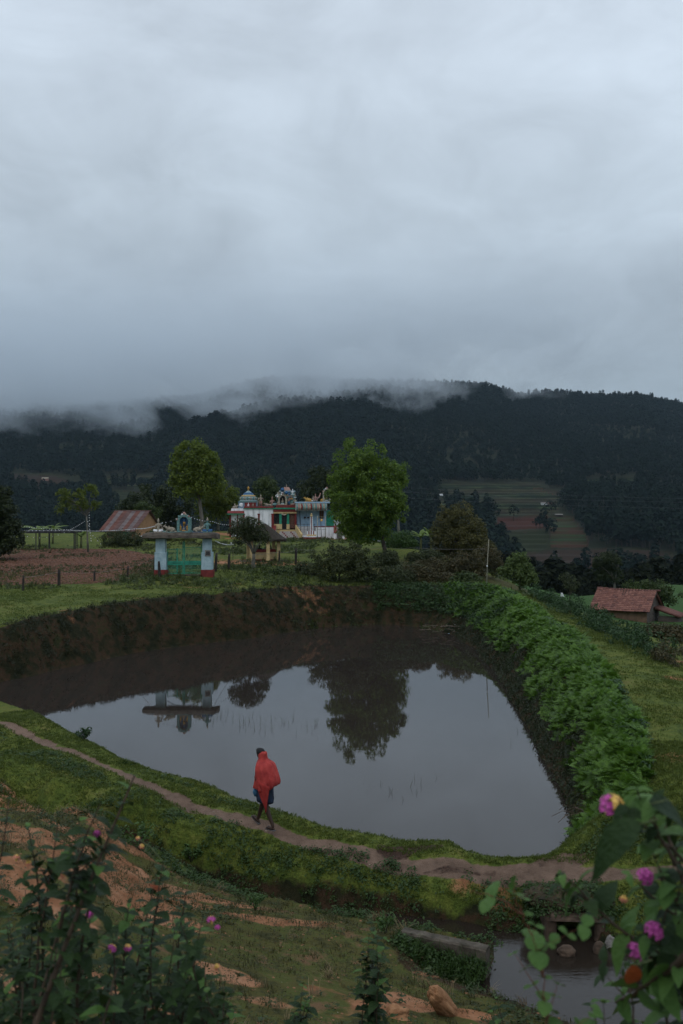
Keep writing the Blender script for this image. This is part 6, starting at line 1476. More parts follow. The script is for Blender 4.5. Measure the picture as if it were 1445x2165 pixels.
# shawl: rings round the head, shoulders and back
def ring_shell(name, rings, m, parent, n=72, folds=.012, seed=0, open_face=False, thick=.006, hem=None):
    V = []; 
    for k, (cx0, z, ax, ay, fr) in enumerate(rings):
        for j in range(n):
            a = 2 * math.pi * j / n; f = 1 + 1.9 * fr * ((1 - abs(math.sin(a * 3.5 + seed + k * .22)) * 2) * .5 + (1 - 2 * abs(math.sin(a * 5.5 + 1.3 - k * .3))) * .32 + math.sin(a * 3.0 + k * .35) * .35)
            dz = hem(a) if (hem and k >= len(rings) - 3) else 0
            V.append((cx0 + ax * f * math.cos(a), ay * f * math.sin(a), z + dz * (k - len(rings) + 3) / 2 if dz else z))
    Fc = []
    for k in range(len(rings) - 1):
        for j in range(n):
            a = 2 * math.pi * (j + .5) / n
            if open_face and rings[k][1] > 1.50 and math.cos(a) > .62: continue
            Fc.append((k * n + j, k * n + (j + 1) % n, (k + 1) * n + (j + 1) % n, (k + 1) * n + j))
    me = bpy.data.meshes.new(name); me.from_pydata(V, [], Fc); me.materials.append(m); me.polygons.foreach_set('use_smooth', [True] * len(Fc)); bm_fix(me)
    o = link(name, me, parent); s = o.modifiers.new('solid', 'SOLIDIFY'); s.thickness = thick; s = o.modifiers.new('sub', 'SUBSURF'); s.levels = 1; s.render_levels = 1
    return o
rings = [(.045, 1.675, .030, .030, 0), (.055, 1.662, .065, .065, 0), (.075, 1.63, .098, .092, .01), (.09, 1.59, .112, .100, .02), (.09, 1.545, .114, .102, .03), (.075, 1.50, .112, .106, .04),
         (.05, 1.462, .135, .160, .04), (.025, 1.425, .175, .222, .04), (.01, 1.36, .210, .258, .05), (-.01, 1.26, .236, .272, .06), (-.03, 1.14, .262, .276, .07), (-.045, 1.03, .282, .276, .08), (-.04, .96, .275, .272, .09), (-.02, .92, .262, .268, .10), (.0, .88, .25, .266, .10)]
o = ring_shell('shawl', rings, SHAWL, PE, hem=lambda a: -.03 * math.cos(a) + .05 * math.sin(a * 2 + .5), open_face=True)
o.rotation_euler = (0, 0, 0)
# long corner of the shawl hanging on the near side
def corner(mb):
    K = 9; V = []; Fc = []; n = 9
    for k in range(K + 1):
        t = k / K; z = 1.06 - .62 * t; hw = .25 * (1 - t) ** .8 + .012
        for j in range(n):
            u = j / (n - 1) * 2 - 1; V.append((-.16 + u * hw - .06 * t, .285 + .02 * math.sin(u * 6 + t * 3) - .05 * t - u * .04, z + .02 * u))
    for k in range(K):
        for j in range(n - 1): Fc.append((k * n + j, k * n + j + 1, (k + 1) * n + j + 1, (k + 1) * n + j))
    mb.add(V, Fc, 0, True)
o = part('shawl_corner', mat('red_shawl_corner', (.22,.018,.016), (.36,.035,.03), scale=5, rough=.85), corner, PE); s = o.modifiers.new('solid', 'SOLIDIFY'); s.thickness = .008
SHORT = mat('dark_blue_cloth', (.006,.010,.022), (.02,.035,.07), scale=7, rough=.8, c3=(.05,.10,.17))
def shorts(mb):
    n = 20; V = []
    for (cx0, z, ax, ay) in [(0, 1.0, .14, .155), (.0, .90, .165, .175), (.02, .78, .19, .185), (.02, .70, .195, .19), (.0, .62, .205, .185), (-.0, .56, .20, .17)]:
        for j in range(n): a = 2 * math.pi * j / n; f = 1 + .05 * math.sin(a * 5 + z * 8); V.append((cx0 + ax * f * math.cos(a), ay * f * math.sin(a), z + .015 * math.sin(a * 2)))
    Fc = [(k * n + j, k * n + (j + 1) % n, (k + 1) * n + (j + 1) % n, (k + 1) * n + j) for k in range(5) for j in range(n)]
    mb.add(V, Fc, 0, True)
o = part('folded_lungi', SHORT, shorts, PE); s = o.modifiers.new('solid', 'SOLIDIFY'); s.thickness = .01
part('blue_waist_cloth', mat('bright_blue_cloth', (.02,.08,.17), (.05,.15,.27), scale=9), lambda mb: mb.tube([(.17, .12, .86), (.20, .10, .76), (.18, .13, .68)], [.05, .075, .03], 8), PE)

# white cloth hanging by the grass track
cp_ = ghit(1188, 1268); o = thing('hanging_cloth', cp_, 'white cloth draped over a stick above the shrubs, left of the tiled hut', 'cloth')
part('stick', WOOD, lambda mb: mb.tube([(0, 0, -.1), (0, 0, .62)], .02, 6), o)
def cl(mb):
    V = []; Fc = []; n = 8
    for k in range(6):
        for j in range(n): u = j / (n - 1) * 2 - 1; t = k / 5; V.append((u * (.05 + .16 * t) + .05 * t, -.03 + .03 * math.sin(u * 5 + k), .66 - .42 * t - .03 * math.cos(u * 3)))
    for k in range(5):
        for j in range(n - 1): Fc.append((k * n + j, k * n + j + 1, (k + 1) * n + j + 1, (k + 1) * n + j))
    mb.add(V, Fc, 0, True)
c_ = part('cloth', WHITE, cl, o); s = c_.modifiers.new('solid', 'SOLIDIFY'); s.thickness = .01

# ------------------------------------------------------------------ culvert, low wall, rocks
CX, CY = float(CULV[0]), float(CULV[1])
ROCK = mat('brown_rock', (.04,.028,.02), (.12,.082,.058), scale=4, rough=.95, bump=.7, bscale=14)
ORK = mat('orange_rock', (.20,.09,.04), (.38,.20,.10), scale=5, rough=.95, bump=.8, bscale=16, c3=(.42,.28,.16))
def rock_mesh(name, r, seed, m, sub=3, amp=.22):
    bm = bmesh.new(); bmesh.ops.create_icosphere(bm, subdivisions=sub, radius=1)
    for v in bm.verts:
        c = v.co; f = 1 + amp * float(fbm(c.x * 1.3 + seed, c.y * 1.3 + c.z * 1.7, 1, 4, seed)) + amp * .5 * float(fbm(c.z * 2 + seed, c.x * 2 - c.y, 1, 3, seed + 5))
        v.co = Vector((c.x * r[0] * f, c.y * r[1] * f, c.z * r[2] * f))
    me = bpy.data.meshes.new(name); bm.to_mesh(me); bm.free(); me.materials.append(m); return me
cu = thing('culvert', (CX, CY, -.6), 'small dark culvert opening under the dam, capped by a stone slab', 'culvert')
EARTH = mat('dark_earth', (.022,.02,.010), (.06,.042,.022), scale=5, rough=.95, bump=.8, bscale=18, c3=(.05,.055,.018))
part('lintel', ROCK, lambda mb: mb.hexa([(-.50, .02, .50), (.48, .05, .46), (.46, .5, .56), (-.5, .5, .58), (-.47, .06, .58), (.45, .08, .55), (.45, .52, .68), (-.5, .52, .70)]), cu)
link('earth_cover', rock_mesh('earth_cover', (.85, .50, .20), 31, EARTH, 4, .3), cu, (0, .72, .66))
part('side_wall', ROCK, lambda mb: mb.box(-.56, -.36, .08, .95, -.3, .52, 0, .04), cu); part('side_wall', ROCK, lambda mb: mb.box(.34, .54, .08, .95, -.3, .50, 0, .04), cu)
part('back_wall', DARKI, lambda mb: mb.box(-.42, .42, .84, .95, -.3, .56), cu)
S = (rng.uniform(-.8, .8, 420) + CX, rng.uniform(.1, 1.2, 420) + CY, None); zc_ = np.maximum(-.6 + .58 + .24 * np.sqrt(np.clip(1 - ((S[0] - CX) / .95) ** 2 - ((S[1] - CY - .72) / .6) ** 2, 0, 1)), terrain(S[0], S[1])[0])
props(put('culvert_weeds', wt, (S[0], S[1], zc_), (.6, 1.3), GR2, 'weeds growing over the stone slab of the culvert', 'weeds', .4))
for px, py, r, m, lb in [(1196,2012,(.17,.12,.11),ROCK,'rounded brown stone at the left foot of the culvert'),(1268,2008,(.12,.1,.16),ROCK,'upright brown stone at the right side of the culvert'),(1290,1998,(.10,.09,.17),GREYP,'pale grey stone beside the culvert mouth on the right'),
                      (1330,2070,(.14,.12,.10),ROCK,'dark stone on the right bank of the stream')]:
    p = G(px, py, -.45); o = link('stone', rock_mesh('stone', r, int(px), m), None, p); props(o, lb, 'stone')
for px, py, Y, r, rz0, lb in [(940,2125,14.6,(.15,.14,.52),-.7,'big slanting orange boulder on the near bank of the stream'),(838,2150,14.0,(.22,.18,.16),0,'low orange boulder left of the slanting one')]:
    p = W(px, py, Y); o = link('boulder', rock_mesh('boulder', r, int(px), ORK, 4, .3), None, p, (.25, rz0, .3)); props(o, lb, 'boulder')
A = G(852, 1962, .02); B = G(1032, 2000, .02)
dv = (B - A)[:2]; ln = np.linalg.norm(dv); dv /= ln; nv = np.array([dv[1], -dv[0]])
wl_ = thing('stream_wall', (A[0], A[1], 0), 'low mossy concrete wall running along the ditch to the stream', 'wall', rz=math.atan2(dv[1], dv[0]))
def wallm(mb):
    K = 16; vs = []
    for i in range(K + 1):
        x = ln * i / K; w0 = .12 + .008 * math.sin(i * 2.3); z1 = .0 + .006 * math.sin(i * 1.9)
        for (y, z) in ((-w0, -1.0), (w0, -1.0), (w0, z1 - .03), (w0 - .03, z1), (-w0 + .03, z1), (-w0, z1 - .03)): vs.append((x, y, z))
    n = 6; fs = [tuple(range(n)), tuple(range(K * n + n - 1, K * n - 1, -1))]
    for i in range(K):
        for j in range(n): fs.append((i * n + j, i * n + (j + 1) % n, (i + 1) * n + (j + 1) % n, (i + 1) * n + j))
    mb.add(vs, fs)
part('coping', mat('mossy_concrete', (.035,.03,.02), (.12,.10,.08), scale=4, rough=.95, bump=.6, bscale=20, c3=(.10,.11,.05)), wallm, wl_)
n_w = 420; t_ = rng.uniform(0, 1, n_w); off = rng.uniform(.12, .55, n_w)
wx = A[0] + dv[0] * ln * t_ + nv[0] * off; wy = A[1] + dv[1] * ln * t_ + nv[1] * off
tz = terrain(wx, wy)[0]; wz = np.maximum(tz, -.15 - off * .6)
put('wall_weeds', wt + [blade_tuft(12, .22, .006, .06, 77, .9)], (wx, wy, wz), (.6, 1.5), GR2, 'weeds hanging over the near side of the low stream wall', 'weeds', .5)
# tufts and plants standing in the ditch, small shrubs by the pond
def plant(name, base, label, cat, h, n, size, m, seed=0, group=None):
    o = thing(name, base, label, cat, group); r_ = random.Random(seed); mb = MB(); C = []
    for i in range(n):
        a = r_.uniform(0, 6.28); l = h * r_.uniform(.25, .6); t = (l * math.cos(a), l * math.sin(a), h * r_.uniform(.5, 1.0)); mb.tube([(0, 0, -.05), (t[0] * .3, t[1] * .3, t[2] * .5), t], [.012 * h + .003, .008 * h + .002, .002], 5); C += [(t[0], t[1], t[2]), (t[0] * .6, t[1] * .6, t[2] * .75)]
    mb.build('stems', BARK, o); C = np.array(C)
    link('foliage', leaf_mesh('foliage', C, np.full(len(C), h * .22), 16, size, m, up=.5), o); return o
for i, (px, py, h, sz, lb) in enumerate([(132,1538,.62,.10,'rounded bright shrub at the water edge, left end of the dam'),(178,1566,.34,.08,'small low shrub on the pond edge, right of the rounded one'),(405,1832,.35,.07,'green plant standing in the ditch below the dam path'),(296,1800,.5,.07,'tall fern-like weed beside the red earth bank'),
      (540,1925,.3,.06,'small weed on the lip of the ditch near its middle'),(815,1975,.3,.06,'leafy weed at the left end of the low stream wall'),(1345,2080,.4,.06,'green shrub on the right bank of the stream'),(1400,1800,.4,.06,'green shrub by the path at the right edge')]):
    p = ghit(px, py); plant('small_shrub', p, lb, 'shrub', h, 9, sz, LSHR if i < 2 else leafmat('leaf_fresh', (.04,.085,.02), (.07,.13,.03), (.11,.17,.04)), i)
# dry twigs and litter at the far corner of the pond
p0 = G(940, 1338, .1)
mbt = MB()
for i in range(26):
    a = rnd.uniform(0, 3.14); c = (rnd.uniform(-1.1, 1.0), rnd.uniform(-.3, .7), .05 + rnd.uniform(0, .35)); l = rnd.uniform(.2, .7)
    mbt.tube([c, (c[0] + l * math.cos(a), c[1] + l * .3 * math.sin(a), c[2] + rnd.uniform(-.06, .12))], .012, 4)
o = mbt.build('driftwood', mat('dry_twig', (.12,.09,.07), (.25,.2,.16), scale=6), None, loc=p0); props(o, 'pale dry twigs washed up at the far corner of the pond', 'twigs', None, 'stuff')
mbt = MB()
for i in range(34):
    c = (rnd.uniform(-1.6, 1.0), rnd.uniform(.0, 1.0), 0); zz = hgt(float(p0[0] + c[0]), float(p0[1] + c[1])) - p0[2]; s_ = rnd.uniform(.03, .08)
    mbt.box(c[0], c[0] + s_, c[1], c[1] + s_, zz + .02, zz + .02 + s_ * .7, i % 3, .01)
o = mbt.build('litter', [WHITE, GREYP, BLUEP], None, loc=p0); props(o, 'scattered pale litter on the bank at the far corner of the pond', 'litter', None, 'stuff')
mbt = MB(); p0 = G(1255, 1735, .25)
for i in range(60):
    a = rnd.uniform(0, 6.28); c = (rnd.uniform(-.5, .5), rnd.uniform(-.4, .5), rnd.uniform(0, .25)); l = rnd.uniform(.2, .5)
    mbt.tube([c, (c[0] + l * .5 * math.cos(a), c[1] + l * .5 * math.sin(a), c[2] + .05), (c[0] + l * math.cos(a), c[1] + l * math.sin(a), c[2] - .08)], .006, 4)
o = mbt.build('dead_brush', mat('dead_brush', (.07,.05,.035), (.15,.11,.08), scale=6), None, loc=p0); props(o, 'tangle of dead brush at the near right corner of the pond', 'brush', None, 'stuff')
# tiny white flowers, leaves and crumbs on the ground
S = sample_mask(1600, -9, 13, 11, 24, lambda x, y, z, sd, wd, dd, sp, pp: ((sd > .2) & (sp > .1) & (dd > .25)) * .3)
put('ground_specks', [weed_tuft(2, .02, .010, 5)], S, (.5, 1.3), mat('speck', (.4,.38,.32), (.6,.58,.5), scale=3), 'tiny pale petals and leaves scattered over the ground', 'specks')
S = sample_mask(9000, -9, 8, 8, 24, lambda x, y, z, sd, wd, dd, sp, pp: ((KN_side(x, y) > .05) & (dd > .2) & (sp > .02)) * .5)
CL_ = lambda x, y, z, sd, wd, dd, sp, pp: ((KN_side(x, y) > .02) & (dd > .15) & (sp > .02)) * (sstep(.05, .4, fbm(x, y, .8, 4, 303)) * .5 + .03)
S2 = sample_mask(16000, -9, 8, 9, 25, CL_)
put('near_weeds', [weed_tuft(18, .10, .024, s + 230, .9) for s in range(4)] + [weed_tuft(10, .13, .034, 240, 1.2)], S2, (.5, 1.5), leafmat('weed_near', (.022,.04,.010), (.055,.08,.02), (.11,.13,.04), inst=True), 'small leafy weeds in clumps over the near bank', 'weeds', .3)
S2 = sample_mask(9000, -9, 8, 9, 24, lambda x, y, z, sd, wd, dd, sp, pp: ((KN_side(x, y) > .02) & (sp > .05)) * sstep(.15, .5, fbm(x, y, .9, 4, 404)) * .5)
put('dry_grass', [blade_tuft(14, .16, .003, .05, 300 + s, .9) for s in range(3)], S2, (.5, 1.6), mat('dry_grass', (.10,.07,.035), (.24,.18,.10), scale=3, inst=True), 'dry brown grass stalks on the near bank', 'grass', .3)
S2 = sample_mask(7000, -13, 13, 18, 31, lambda x, y, z, sd, wd, dd, sp, pp: ((sd > .6) & (wd < 1) & (pp > .3) & (KN_side(x, y) < 0) & (sp > .1)) * sstep(.1, .5, fbm(x, y, .7, 4, 505)) * .7)
put('slope_weeds', [weed_tuft(18, .13, .03, s + 260, 1.0) for s in range(4)] + [blade_tuft(12, .2, .006, .06, 270, .7)], S2, (.5, 1.5), GR2, 'taller green weeds in patches on the dam slope', 'weeds', .3)
def crumb(seed):
    me = rock_mesh('t', (.02, .02, .014), seed, ROCK, 1, .5); V_ = [tuple(v.co) for v in me.vertices]; F_ = [tuple(p.vertices) for p in me.polygons]; bpy.data.meshes.remove(me); return V_, F_, [0] * len(F_)
put('earth_crumbs', [crumb(s) for s in range(3)], S, (.4, 1.8), mat('earth_crumb', (.15,.07,.035), (.30,.15,.08), scale=3, inst=True), 'loose crumbs of red earth in the foreground', 'earth')
S = sample_mask(26000, -26, -8, 57, 88, lambda x, y, z, sd, wd, dd, sp, pp: (poly_sd(zs_field, x, y)[0] < 0) * .8)
put('field_clods', [crumb(s) for s in range(3)], S, (2.5, 7), mat('field_clod', (.075,.035,.022), (.16,.075,.045), scale=.3, inst=True), 'clods of turned red-brown soil in the ploughed field', 'soil')
S = sample_mask(14000, -30, -6, 56, 92, lambda x, y, z, sd, wd, dd, sp, pp: sstep(-.05, .35, fbm(x, y, .35, 4, 201)) * .8)
put('field_weeds', [weed_tuft(12, .14, .05, s + 140, .9) for s in range(3)] + [blade_tuft(8, .25, .012, .08, 9)], S, (.5, 1.4), leafmat('weed_field', (.03,.042,.012), (.06,.075,.018), (.09,.10,.03), inst=True), 'weeds in and around the ploughed field', 'weeds', .3)
S = sample_mask(26000, -14, 13, 58, 98, lambda x, y, z, sd, wd, dd, sp, pp: sstep(.0, .4, fbm(x, y, .22, 4, 211) + .35 * sstep(72, 66, y) + .3 * sstep(5, 9, x) - .1) * .7)
put('meadow_weeds', [weed_tuft(12, .16, .05, s + 150, .9) for s in range(3)] + [blade_tuft(10, .3, .012, .10, 10)], S, (.5, 1.6), leafmat('weed_meadow', (.03,.05,.012), (.06,.085,.018), (.10,.10,.03), inst=True), 'rough weeds on the meadow below the temple', 'weeds', .3)

n_f = 130; fx_ = rng.uniform(-9, 6, n_f); fy_ = rng.uniform(22, 52, n_f); k_ = poly_sd(SH, fx_, fy_)[0] < -.4
put('floating_specks', [weed_tuft(2, .03, .02, 6, .05)], (fx_[k_], fy_[k_], np.full(k_.sum(), .016)), (.4, 1.2), mat('floating_leaf', (.05,.05,.03), (.16,.15,.12), scale=3), 'tiny leaves and scum floating on the pond', 'specks', .02)
# ------------------------------------------------------------------ foreground lantana
def leaf_tpl(name, L_, Wd, m, fold=.25, droop=.35, K=6, roundness=1.0):
    V = []; Fc = []
    for k in range(K + 1):
        t = k / K; w_ = Wd * .5 * (math.sin(math.pi * min(1, t * .94 + .04)) ** (.75 * roundness)) * (1.25 - .55 * t) if roundness > .9 else Wd * .5 * math.sin(math.pi * min(1, t * .96 + .02)) ** .55
        if k == K: w_ = Wd * .01
        sr = .06 * Wd * (k % 2)
        for s_ in (-1, 0, 1): V.append((L_ * t - abs(s_) * sr * .5, s_ * (w_ + sr * .3), -droop * L_ * t * t + abs(s_) * w_ * fold))
    for k in range(K):
        for s_ in (0, 1): Fc.append((k * 3 + s_, k * 3 + s_ + 1, k * 3 + s_ + 4, k * 3 + s_ + 3))
    me = bpy.data.meshes.new(name); me.from_pydata(V, [], Fc); me.materials.append(m); me.polygons.foreach_set('use_smooth', [True] * len(Fc)); me.update(); return me
def leaf_fg(name, c1, c2, c3=None):
    return mat(name, c1, c2, scale=14, rough=.5, transl=.2, c3=c3, inst=True, bump=.35, bscale=90, spec=.15)
LN = [leaf_fg('lantana_leaf', (.014,.032,.010), (.03,.058,.017), (.045,.08,.022)), leaf_fg('lantana_leaf_light', (.05,.11,.025), (.09,.17,.04), (.12,.2,.06)), leaf_fg('lantana_leaf_dead', (.20,.04,.012), (.32,.085,.022))]
TW = mat('lantana_stem', (.035,.024,.016), (.08,.055,.035), scale=30, rough=.8)
TWG = mat('green_stem', (.06,.08,.03), (.10,.12,.05), scale=30, rough=.7)
LT = {m.name: [leaf_tpl('leaf', .062, .040, m, .25, .3 + .25 * q) for q in range(3)] for m in LN}
PINK = mat('pink_floret', (.30,.035,.19), (.5,.09,.33), scale=60, rough=.6); YELF = mat('yellow_floret', (.6,.33,.06), (.75,.5,.15), scale=60, rough=.6); ORF = mat('orange_floret', (.5,.16,.10), (.62,.28,.17), scale=60, rough=.6)
def flower_mesh(mats_, yel=.25, seed=0):
    r_ = random.Random(seed); mb = MB()
    for i in range(24):
        u = (i + .5) / 24; ph = math.acos(1 - u * 1.15); th_ = i * 2.399; d = Vector((math.sin(ph) * math.cos(th_), math.sin(ph) * math.sin(th_), math.cos(ph))); c = d * .0135
        a = d.orthogonal().normalized(); b_ = d.cross(a); m = 1 if u < yel else 0; vs = [c + d * .001]
        for k in range(8): t_ = k * math.pi / 4 + r_.random() * .2; q = .0062 * (1.0 if k % 2 else .62); vs.append(c + (a * math.cos(t_) + b_ * math.sin(t_)) * q + d * r_.uniform(.001, .003))
        mb.add(vs, [(0, 1 + k, 1 + (k + 1) % 8) for k in range(8)], m)
    mb.lathe([(.002, -.012), (.006, .0), (.009, .006)], n=6, m=1)
    return mb.mesh('flower_head', mats_)
FLW = [flower_mesh([PINK, YELF], .26, 1), flower_mesh([PINK, PINK], .0, 2), flower_mesh([ORF, YELF], .3, 3)]
def orient(d, up):
    x = Vector(d).normalized(); z = Vector(up); z = (z - x * z.dot(x)); z = z.normalized() if z.length > 1e-4 else x.orthogonal().normalized(); y = z.cross(x)
    return Matrix((x, y, z)).transposed().to_4x4()
def in_view(p): 
    px = 722.5 + p[0] / p[1] * F; py = HZ - (p[2] - EYE) / p[1] * F
    return -60 < px < 1500 and 1400 < py < 2230
def lantana(name, root, stems, label, flowers=(), leafsets=None, spacing=.042, lscale=1.0, limit=300, light=.12, dead=.02, seed=0, cat='bush', tpl=None, stemm=None):
    r_ = random.Random(seed); o = thing(name, root, label, cat); root = Vector([float(c) for c in root]); leaves = []
    for (p0, p1, sag, rad) in stems:
        p0 = Vector([float(c) for c in p0]); p1 = Vector([float(c) for c in p1]); Ln = (p1 - p0).length; K = 10; pts = []
        sd_v = Vector((r_.uniform(-1, 1), r_.uniform(-1, 1), 0)) * .05 * Ln
        for k in range(K + 1):
            t = k / K; pts.append(p0.lerp(p1, t) + sd_v * math.sin(math.pi * t) + Vector((0, 0, sag * Ln * math.sin(math.pi * t))) + Vector((r_.uniform(-1, 1), r_.uniform(-1, 1), r_.uniform(-1, 1))) * .004)
        mb = MB(); mb.tube([q - root for q in pts], [rad * (1 - .75 * k / K) for k in range(K + 1)], 6); mb.build('stem', stemm or TW, o)
        n = max(2, int(Ln / spacing)); rot = r_.uniform(0, 3.14)
        for i in range(n):
            t = .12 + .88 * (i + 1) / n; f = t * K; k = min(int(f), K - 1); p = pts[k].lerp(pts[k + 1], min(1, f - k)); d = (pts[k + 1] - pts[k]).normalized()
            a = d.orthogonal().normalized(); b_ = d.cross(a); rot += 1.57 + r_.uniform(-.3, .3); sz = lscale * (.55 + .6 * math.sin(math.pi * min(.93, (1 - t) * .9 + .12))) * r_.uniform(.75, 1.2)
            if t > .97: sz *= .6
            for s in (0, 1):
                if r_.random() < .1: continue
                e = a * math.cos(rot + s * math.pi) + b_ * math.sin(rot + s * math.pi); dr = (e * .9 + d * .45 + Vector((0, 0, -.12))).normalized(); up = (d * .8 + Vector((0, 0, .8)) + Vector((r_.uniform(-.4, .4), r_.uniform(-.4, .4), 0)))
                leaves.append((p - root, dr, up, sz, 1 if r_.random() < light + (.25 if t > .9 else 0) else (2 if r_.random() < dead else 0), p))
            # short side shoots
            if r_.random() < .22 and t < .85:
                e = (a * math.cos(rot + .8) + b_ * math.sin(rot + .8)) * .8 + d * .7 + Vector((0, 0, .3)); e.normalize(); L2 = r_.uniform(.06, .16); q = p + e * L2
                mb = MB(); mb.tube([p - root, q - root], [rad * .35, rad * .15], 5); mb.build('stem', stemm or TW, o)
                for j in range(3):
                    pp = p.lerp(q, (j + 1) / 3); aa = e.orthogonal().normalized(); bb = e.cross(aa); ro = j * 1.57
                    for s in (0, 1): ee = aa * math.cos(ro + s * math.pi) + bb * math.sin(ro + s * math.pi); leaves.append((pp - root, (ee + e * .6).normalized(), e + Vector((0, 0, .9)), lscale * r_.uniform(.4, .85), 1 if r_.random() < light else 0, pp))
    leaves = [l for l in leaves if l[5].y > .3]
    vis = sorted(leaves, key=lambda l: -(l[3] / l[5].y if in_view(l[5]) else 0))
    T_ = tpl or [LT[m.name] for m in LN]
    for l in vis[:limit]:
        if not in_view(l[5]): continue
        me = T_[l[4]][r_.randrange(3)]; q = bpy.data.objects.new('leaf', me); COL.objects.link(q); q.parent = o
        q.matrix_local = Matrix.Translation(l[0]) @ orient(l[1], l[2]) @ Matrix.Scale(l[3], 4)
    rest = vis[limit:]
    if rest:
        V = []; Fc = []; mi = []
        for l in rest:
            me = T_[l[4]][0]; M_ = Matrix.Translation(l[0]) @ orient(l[1], l[2]) @ Matrix.Scale(l[3], 4); b_ = len(V); V += [tuple(M_ @ v.co) for v in me.vertices]
            for pl in me.polygons: Fc.append([b_ + i for i in pl.vertices]); mi.append(l[4])
        me = bpy.data.meshes.new('foliage'); me.from_pydata(V, [], Fc)
        for m in (LN if tpl is None else [t[0].materials[0] for t in tpl]): me.materials.append(m)
        me.polygons.foreach_set('material_index', mi); me.polygons.foreach_set('use_smooth', [True] * len(Fc)); props(link('foliage', me, o), kind='stuff')
    for (px, py, Y, s, k) in flowers:
        p = Vector([float(c) for c in W(px, py, Y)]); q = link('flower_head', FLW[k], o, p - root, (r_.uniform(.1, .9), r_.uniform(-.5, .5), r_.uniform(0, 3)), s * (.78 if Y > 2.5 else .92))
        # stalk to the nearest leaf node
        near = min(leaves, key=lambda l: (l[5] - p).length); mb = MB(); e = near[5] - root; mb.tube([p - root, (p - root).lerp(e, .5) + Vector((0, 0, .01)), e], [.0016, .0016, .002], 5); mb.build('flower_stalk', TWG, o)
    return o
def stem_to(px, py, Y, bx_, by_, bY, sag=.04, rad=.006):
    return (W(bx_, by_, bY), W(px, py, Y), sag, rad)
r2 = random.Random(5)
ls = [stem_to(285, 1640, 2.6, 60, 2230, 2.5, -.02, .009), stem_to(20, 1690, 3.2, -20, 2300, 3.1), stem_to(62, 1745, 3.0, 90, 2350, 3.0), stem_to(125, 1750, 3.0, 60, 2300, 2.9), stem_to(170, 1735, 3.0, 150, 2350, 3.0), stem_to(235, 1770, 2.7, 160, 2250, 2.8),
      stem_to(345, 1822, 3.2, 300, 2300, 3.2), stem_to(395, 1870, 3.3, 380, 2350, 3.2), stem_to(330, 1850, 3.6, 250, 2300, 3.5), stem_to(215, 1700, 2.6, 130, 1960, 2.55, .02, .005), stem_to(190, 1790, 2.6, 120, 2000, 2.6, .04, .004)]
for i in range(50):
    px = r2.uniform(-30, 480); py = 1870 + r2.uniform(0, 260) + .25 * max(0, px - 150); Y = r2.uniform(2.5, 4.0); ls.append(stem_to(px, py, Y, px + r2.uniform(-120, 60), 2420, Y + r2.uniform(-.3, .3), r2.uniform(-.05, .06), r2.uniform(.004, .007)))
rt_ = W(120, 2420, 3.0); rt_[2] = hgt(rt_[0], rt_[1])
lantana('lantana_bush', rt_, ls, 'dark leafy lantana bush with small pink flowers filling the lower left foreground', 
        flowers=[(205,1764,2.6,.85,1),(35,1815,3.0,.9,2),(60,1825,3.0,.8,2),(133,1850,3.0,.8,2),(190,1935,2.9,.95,1),(203,1930,2.9,.8,1),(228,1955,3.0,.8,2),(236,2007,2.8,1.1,0),(270,2005,2.8,.9,0),(447,1947,2.9,1.1,0),(460,1962,2.9,.7,1),(460,2045,3.0,.8,2),(300,1790,3.3,.7,2),(292,1773,3.3,.6,2)], light=.08, seed=3, limit=300, lscale=.86, dead=.006)
rs = [stem_to(1290, 1690, 1.9, 1480, 1850, 1.95, .04, .004), stem_to(1345, 1668, 1.9, 1430, 1830, 1.9, .0, .0045), stem_to(1385, 1690, 2.2, 1470, 1930, 2.1), stem_to(1190, 1850, 2.1, 1480, 2110, 2.1, -.02, .006), stem_to(1330, 1850, 2.2, 1500, 1990, 2.2, 0, .005), stem_to(1345, 1960, 2.0, 1500, 2100, 2.1), stem_to(1360, 1990, 2.1, 1480, 2120, 2.0),
      stem_to(1300, 2120, 2.2, 1470, 2010, 1.9, .0, .010), stem_to(1390, 1850, 2.0, 1500, 2000, 2.0), stem_to(1420, 1760, 2.3, 1480, 2000, 2.3), stem_to(1380, 2050, 2.2, 1420, 2330, 2.2), stem_to(1330, 2090, 2.4, 1360, 2330, 2.3), stem_to(1430, 2020, 2.1, 1460, 2300, 2.1), stem_to(1250, 2130, 2.4, 1300, 2330, 2.4), stem_to(1420, 1900, 2.2, 1470, 2200, 2.2)]
rt_ = W(1480, 2420, 2.2); rt_[2] = hgt(rt_[0], rt_[1])
RB = lantana('lantana_bush', rt_, rs, 'lantana bush with bright pink flowers and a few orange leaves at the right edge',
        flowers=[(1293,1707,1.9,1.7,0),(1363,1855,2.1,1.25,1),(1381,1970,2.0,1.35,1),(1343,2013,2.05,1.3,1),(1319,1902,2.2,.6,2)], light=.55, dead=.008, seed=8, lscale=.88, limit=290, spacing=.042)
BL = leaf_tpl('leaf', .115, .062, LN[0], .2, .9)
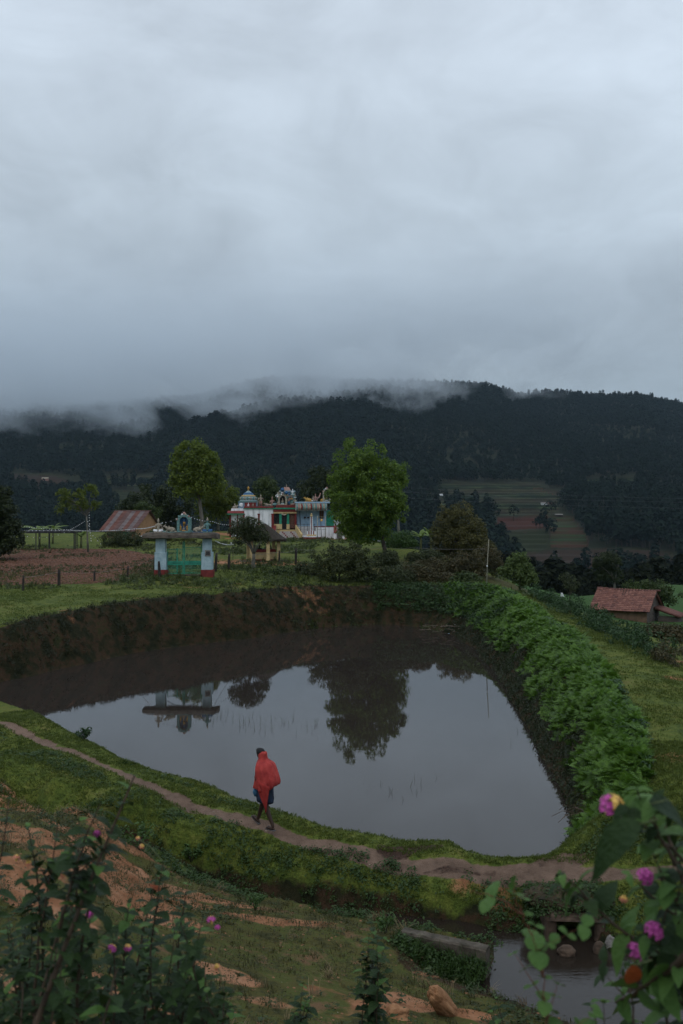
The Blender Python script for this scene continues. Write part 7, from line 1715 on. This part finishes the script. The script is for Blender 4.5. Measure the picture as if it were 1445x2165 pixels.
for px, py, Y, d, up, me in [(1352,1742,1.75,(-.75,0,-.35),(-.3,-.6,.8),BL),(1375,1700,1.8,(.9,.1,-.1),(0,-.5,.9),BL),(1340,2040,1.95,(.0,.1,-1),(0,-1,.1),leaf_tpl('leaf', .058, .034, LN[2], .3, .5))]:
    p = Vector([float(c) for c in W(px, py, Y)]) - RB.location; q = bpy.data.objects.new('leaf', me); COL.objects.link(q); q.parent = RB; q.matrix_local = Matrix.Translation(p) @ orient(d, up)
    p2 = Vector([float(c) for c in W(px + 40, py - 10, Y)]) - RB.location; MB().tube([p, p2], .0015, 5).build('leaf_stalk', TWG, RB)
# sprig with round pale leaves
RL = leaf_fg('round_leaf', (.06,.13,.03), (.095,.18,.045), (.12,.21,.06)); RT = [leaf_tpl('leaf', .040, .036, RL, .12, .2 + .2 * q, roundness=.5) for q in range(3)]
rt_ = W(1200, 2420, 2.1); rt_[2] = hgt(rt_[0], rt_[1])
lantana('round_leaved_sprig', rt_, [(W(1180, 2330, 2.05), W(1150, 2070, 2.0), .02, .004), (W(1150, 2070, 2.0), W(1105, 1935, 2.0), .03, .003), (W(1105, 1935, 2.0), W(990, 1885, 2.0), .1, .0022), (W(1105, 1935, 2.0), W(1085, 1868, 2.02), .0, .002), (W(1150, 2070, 2.0), W(1130, 1960, 1.95), .0, .002)],
        'slender sprig with round bright green leaves rising in front of the stream', spacing=.048, limit=300, light=0, dead=0, seed=4, cat='plant', tpl=[RT, RT, RT], lscale=.85, stemm=mat('red_stem', (.10,.035,.02), (.17,.07,.04), scale=30))
# lower plants further down the slope
for i, (px, py, Y, lb, nst) in enumerate([(790, 1950, 5.2, 'tall dark lantana shrub in the middle foreground before the low wall', 7), (640, 2085, 4.8, 'dark lantana shrub low in the foreground, left of the tall one', 8), (1050, 2110, 5.0, 'small dark weed at the bottom beside the orange boulder', 4), (480, 2110, 4.2, 'dark lantana shrub at the bottom right of the big left bush', 7)]):
    sts = [stem_to(px + r2.uniform(-30, 30) * (k > 0), py + (k > 0) * r2.uniform(20, 130), Y + r2.uniform(-.2, .2), px + r2.uniform(-60, 40), 2330, Y, r2.uniform(-.04, .04), .005) for k in range(nst)]
    rt_ = W(px, 2330, Y); rt_[2] = min(hgt(rt_[0], rt_[1]), rt_[2])
    lantana('lantana_shrub', rt_, sts, lb, light=.05, seed=20 + i, limit=90, spacing=.05)
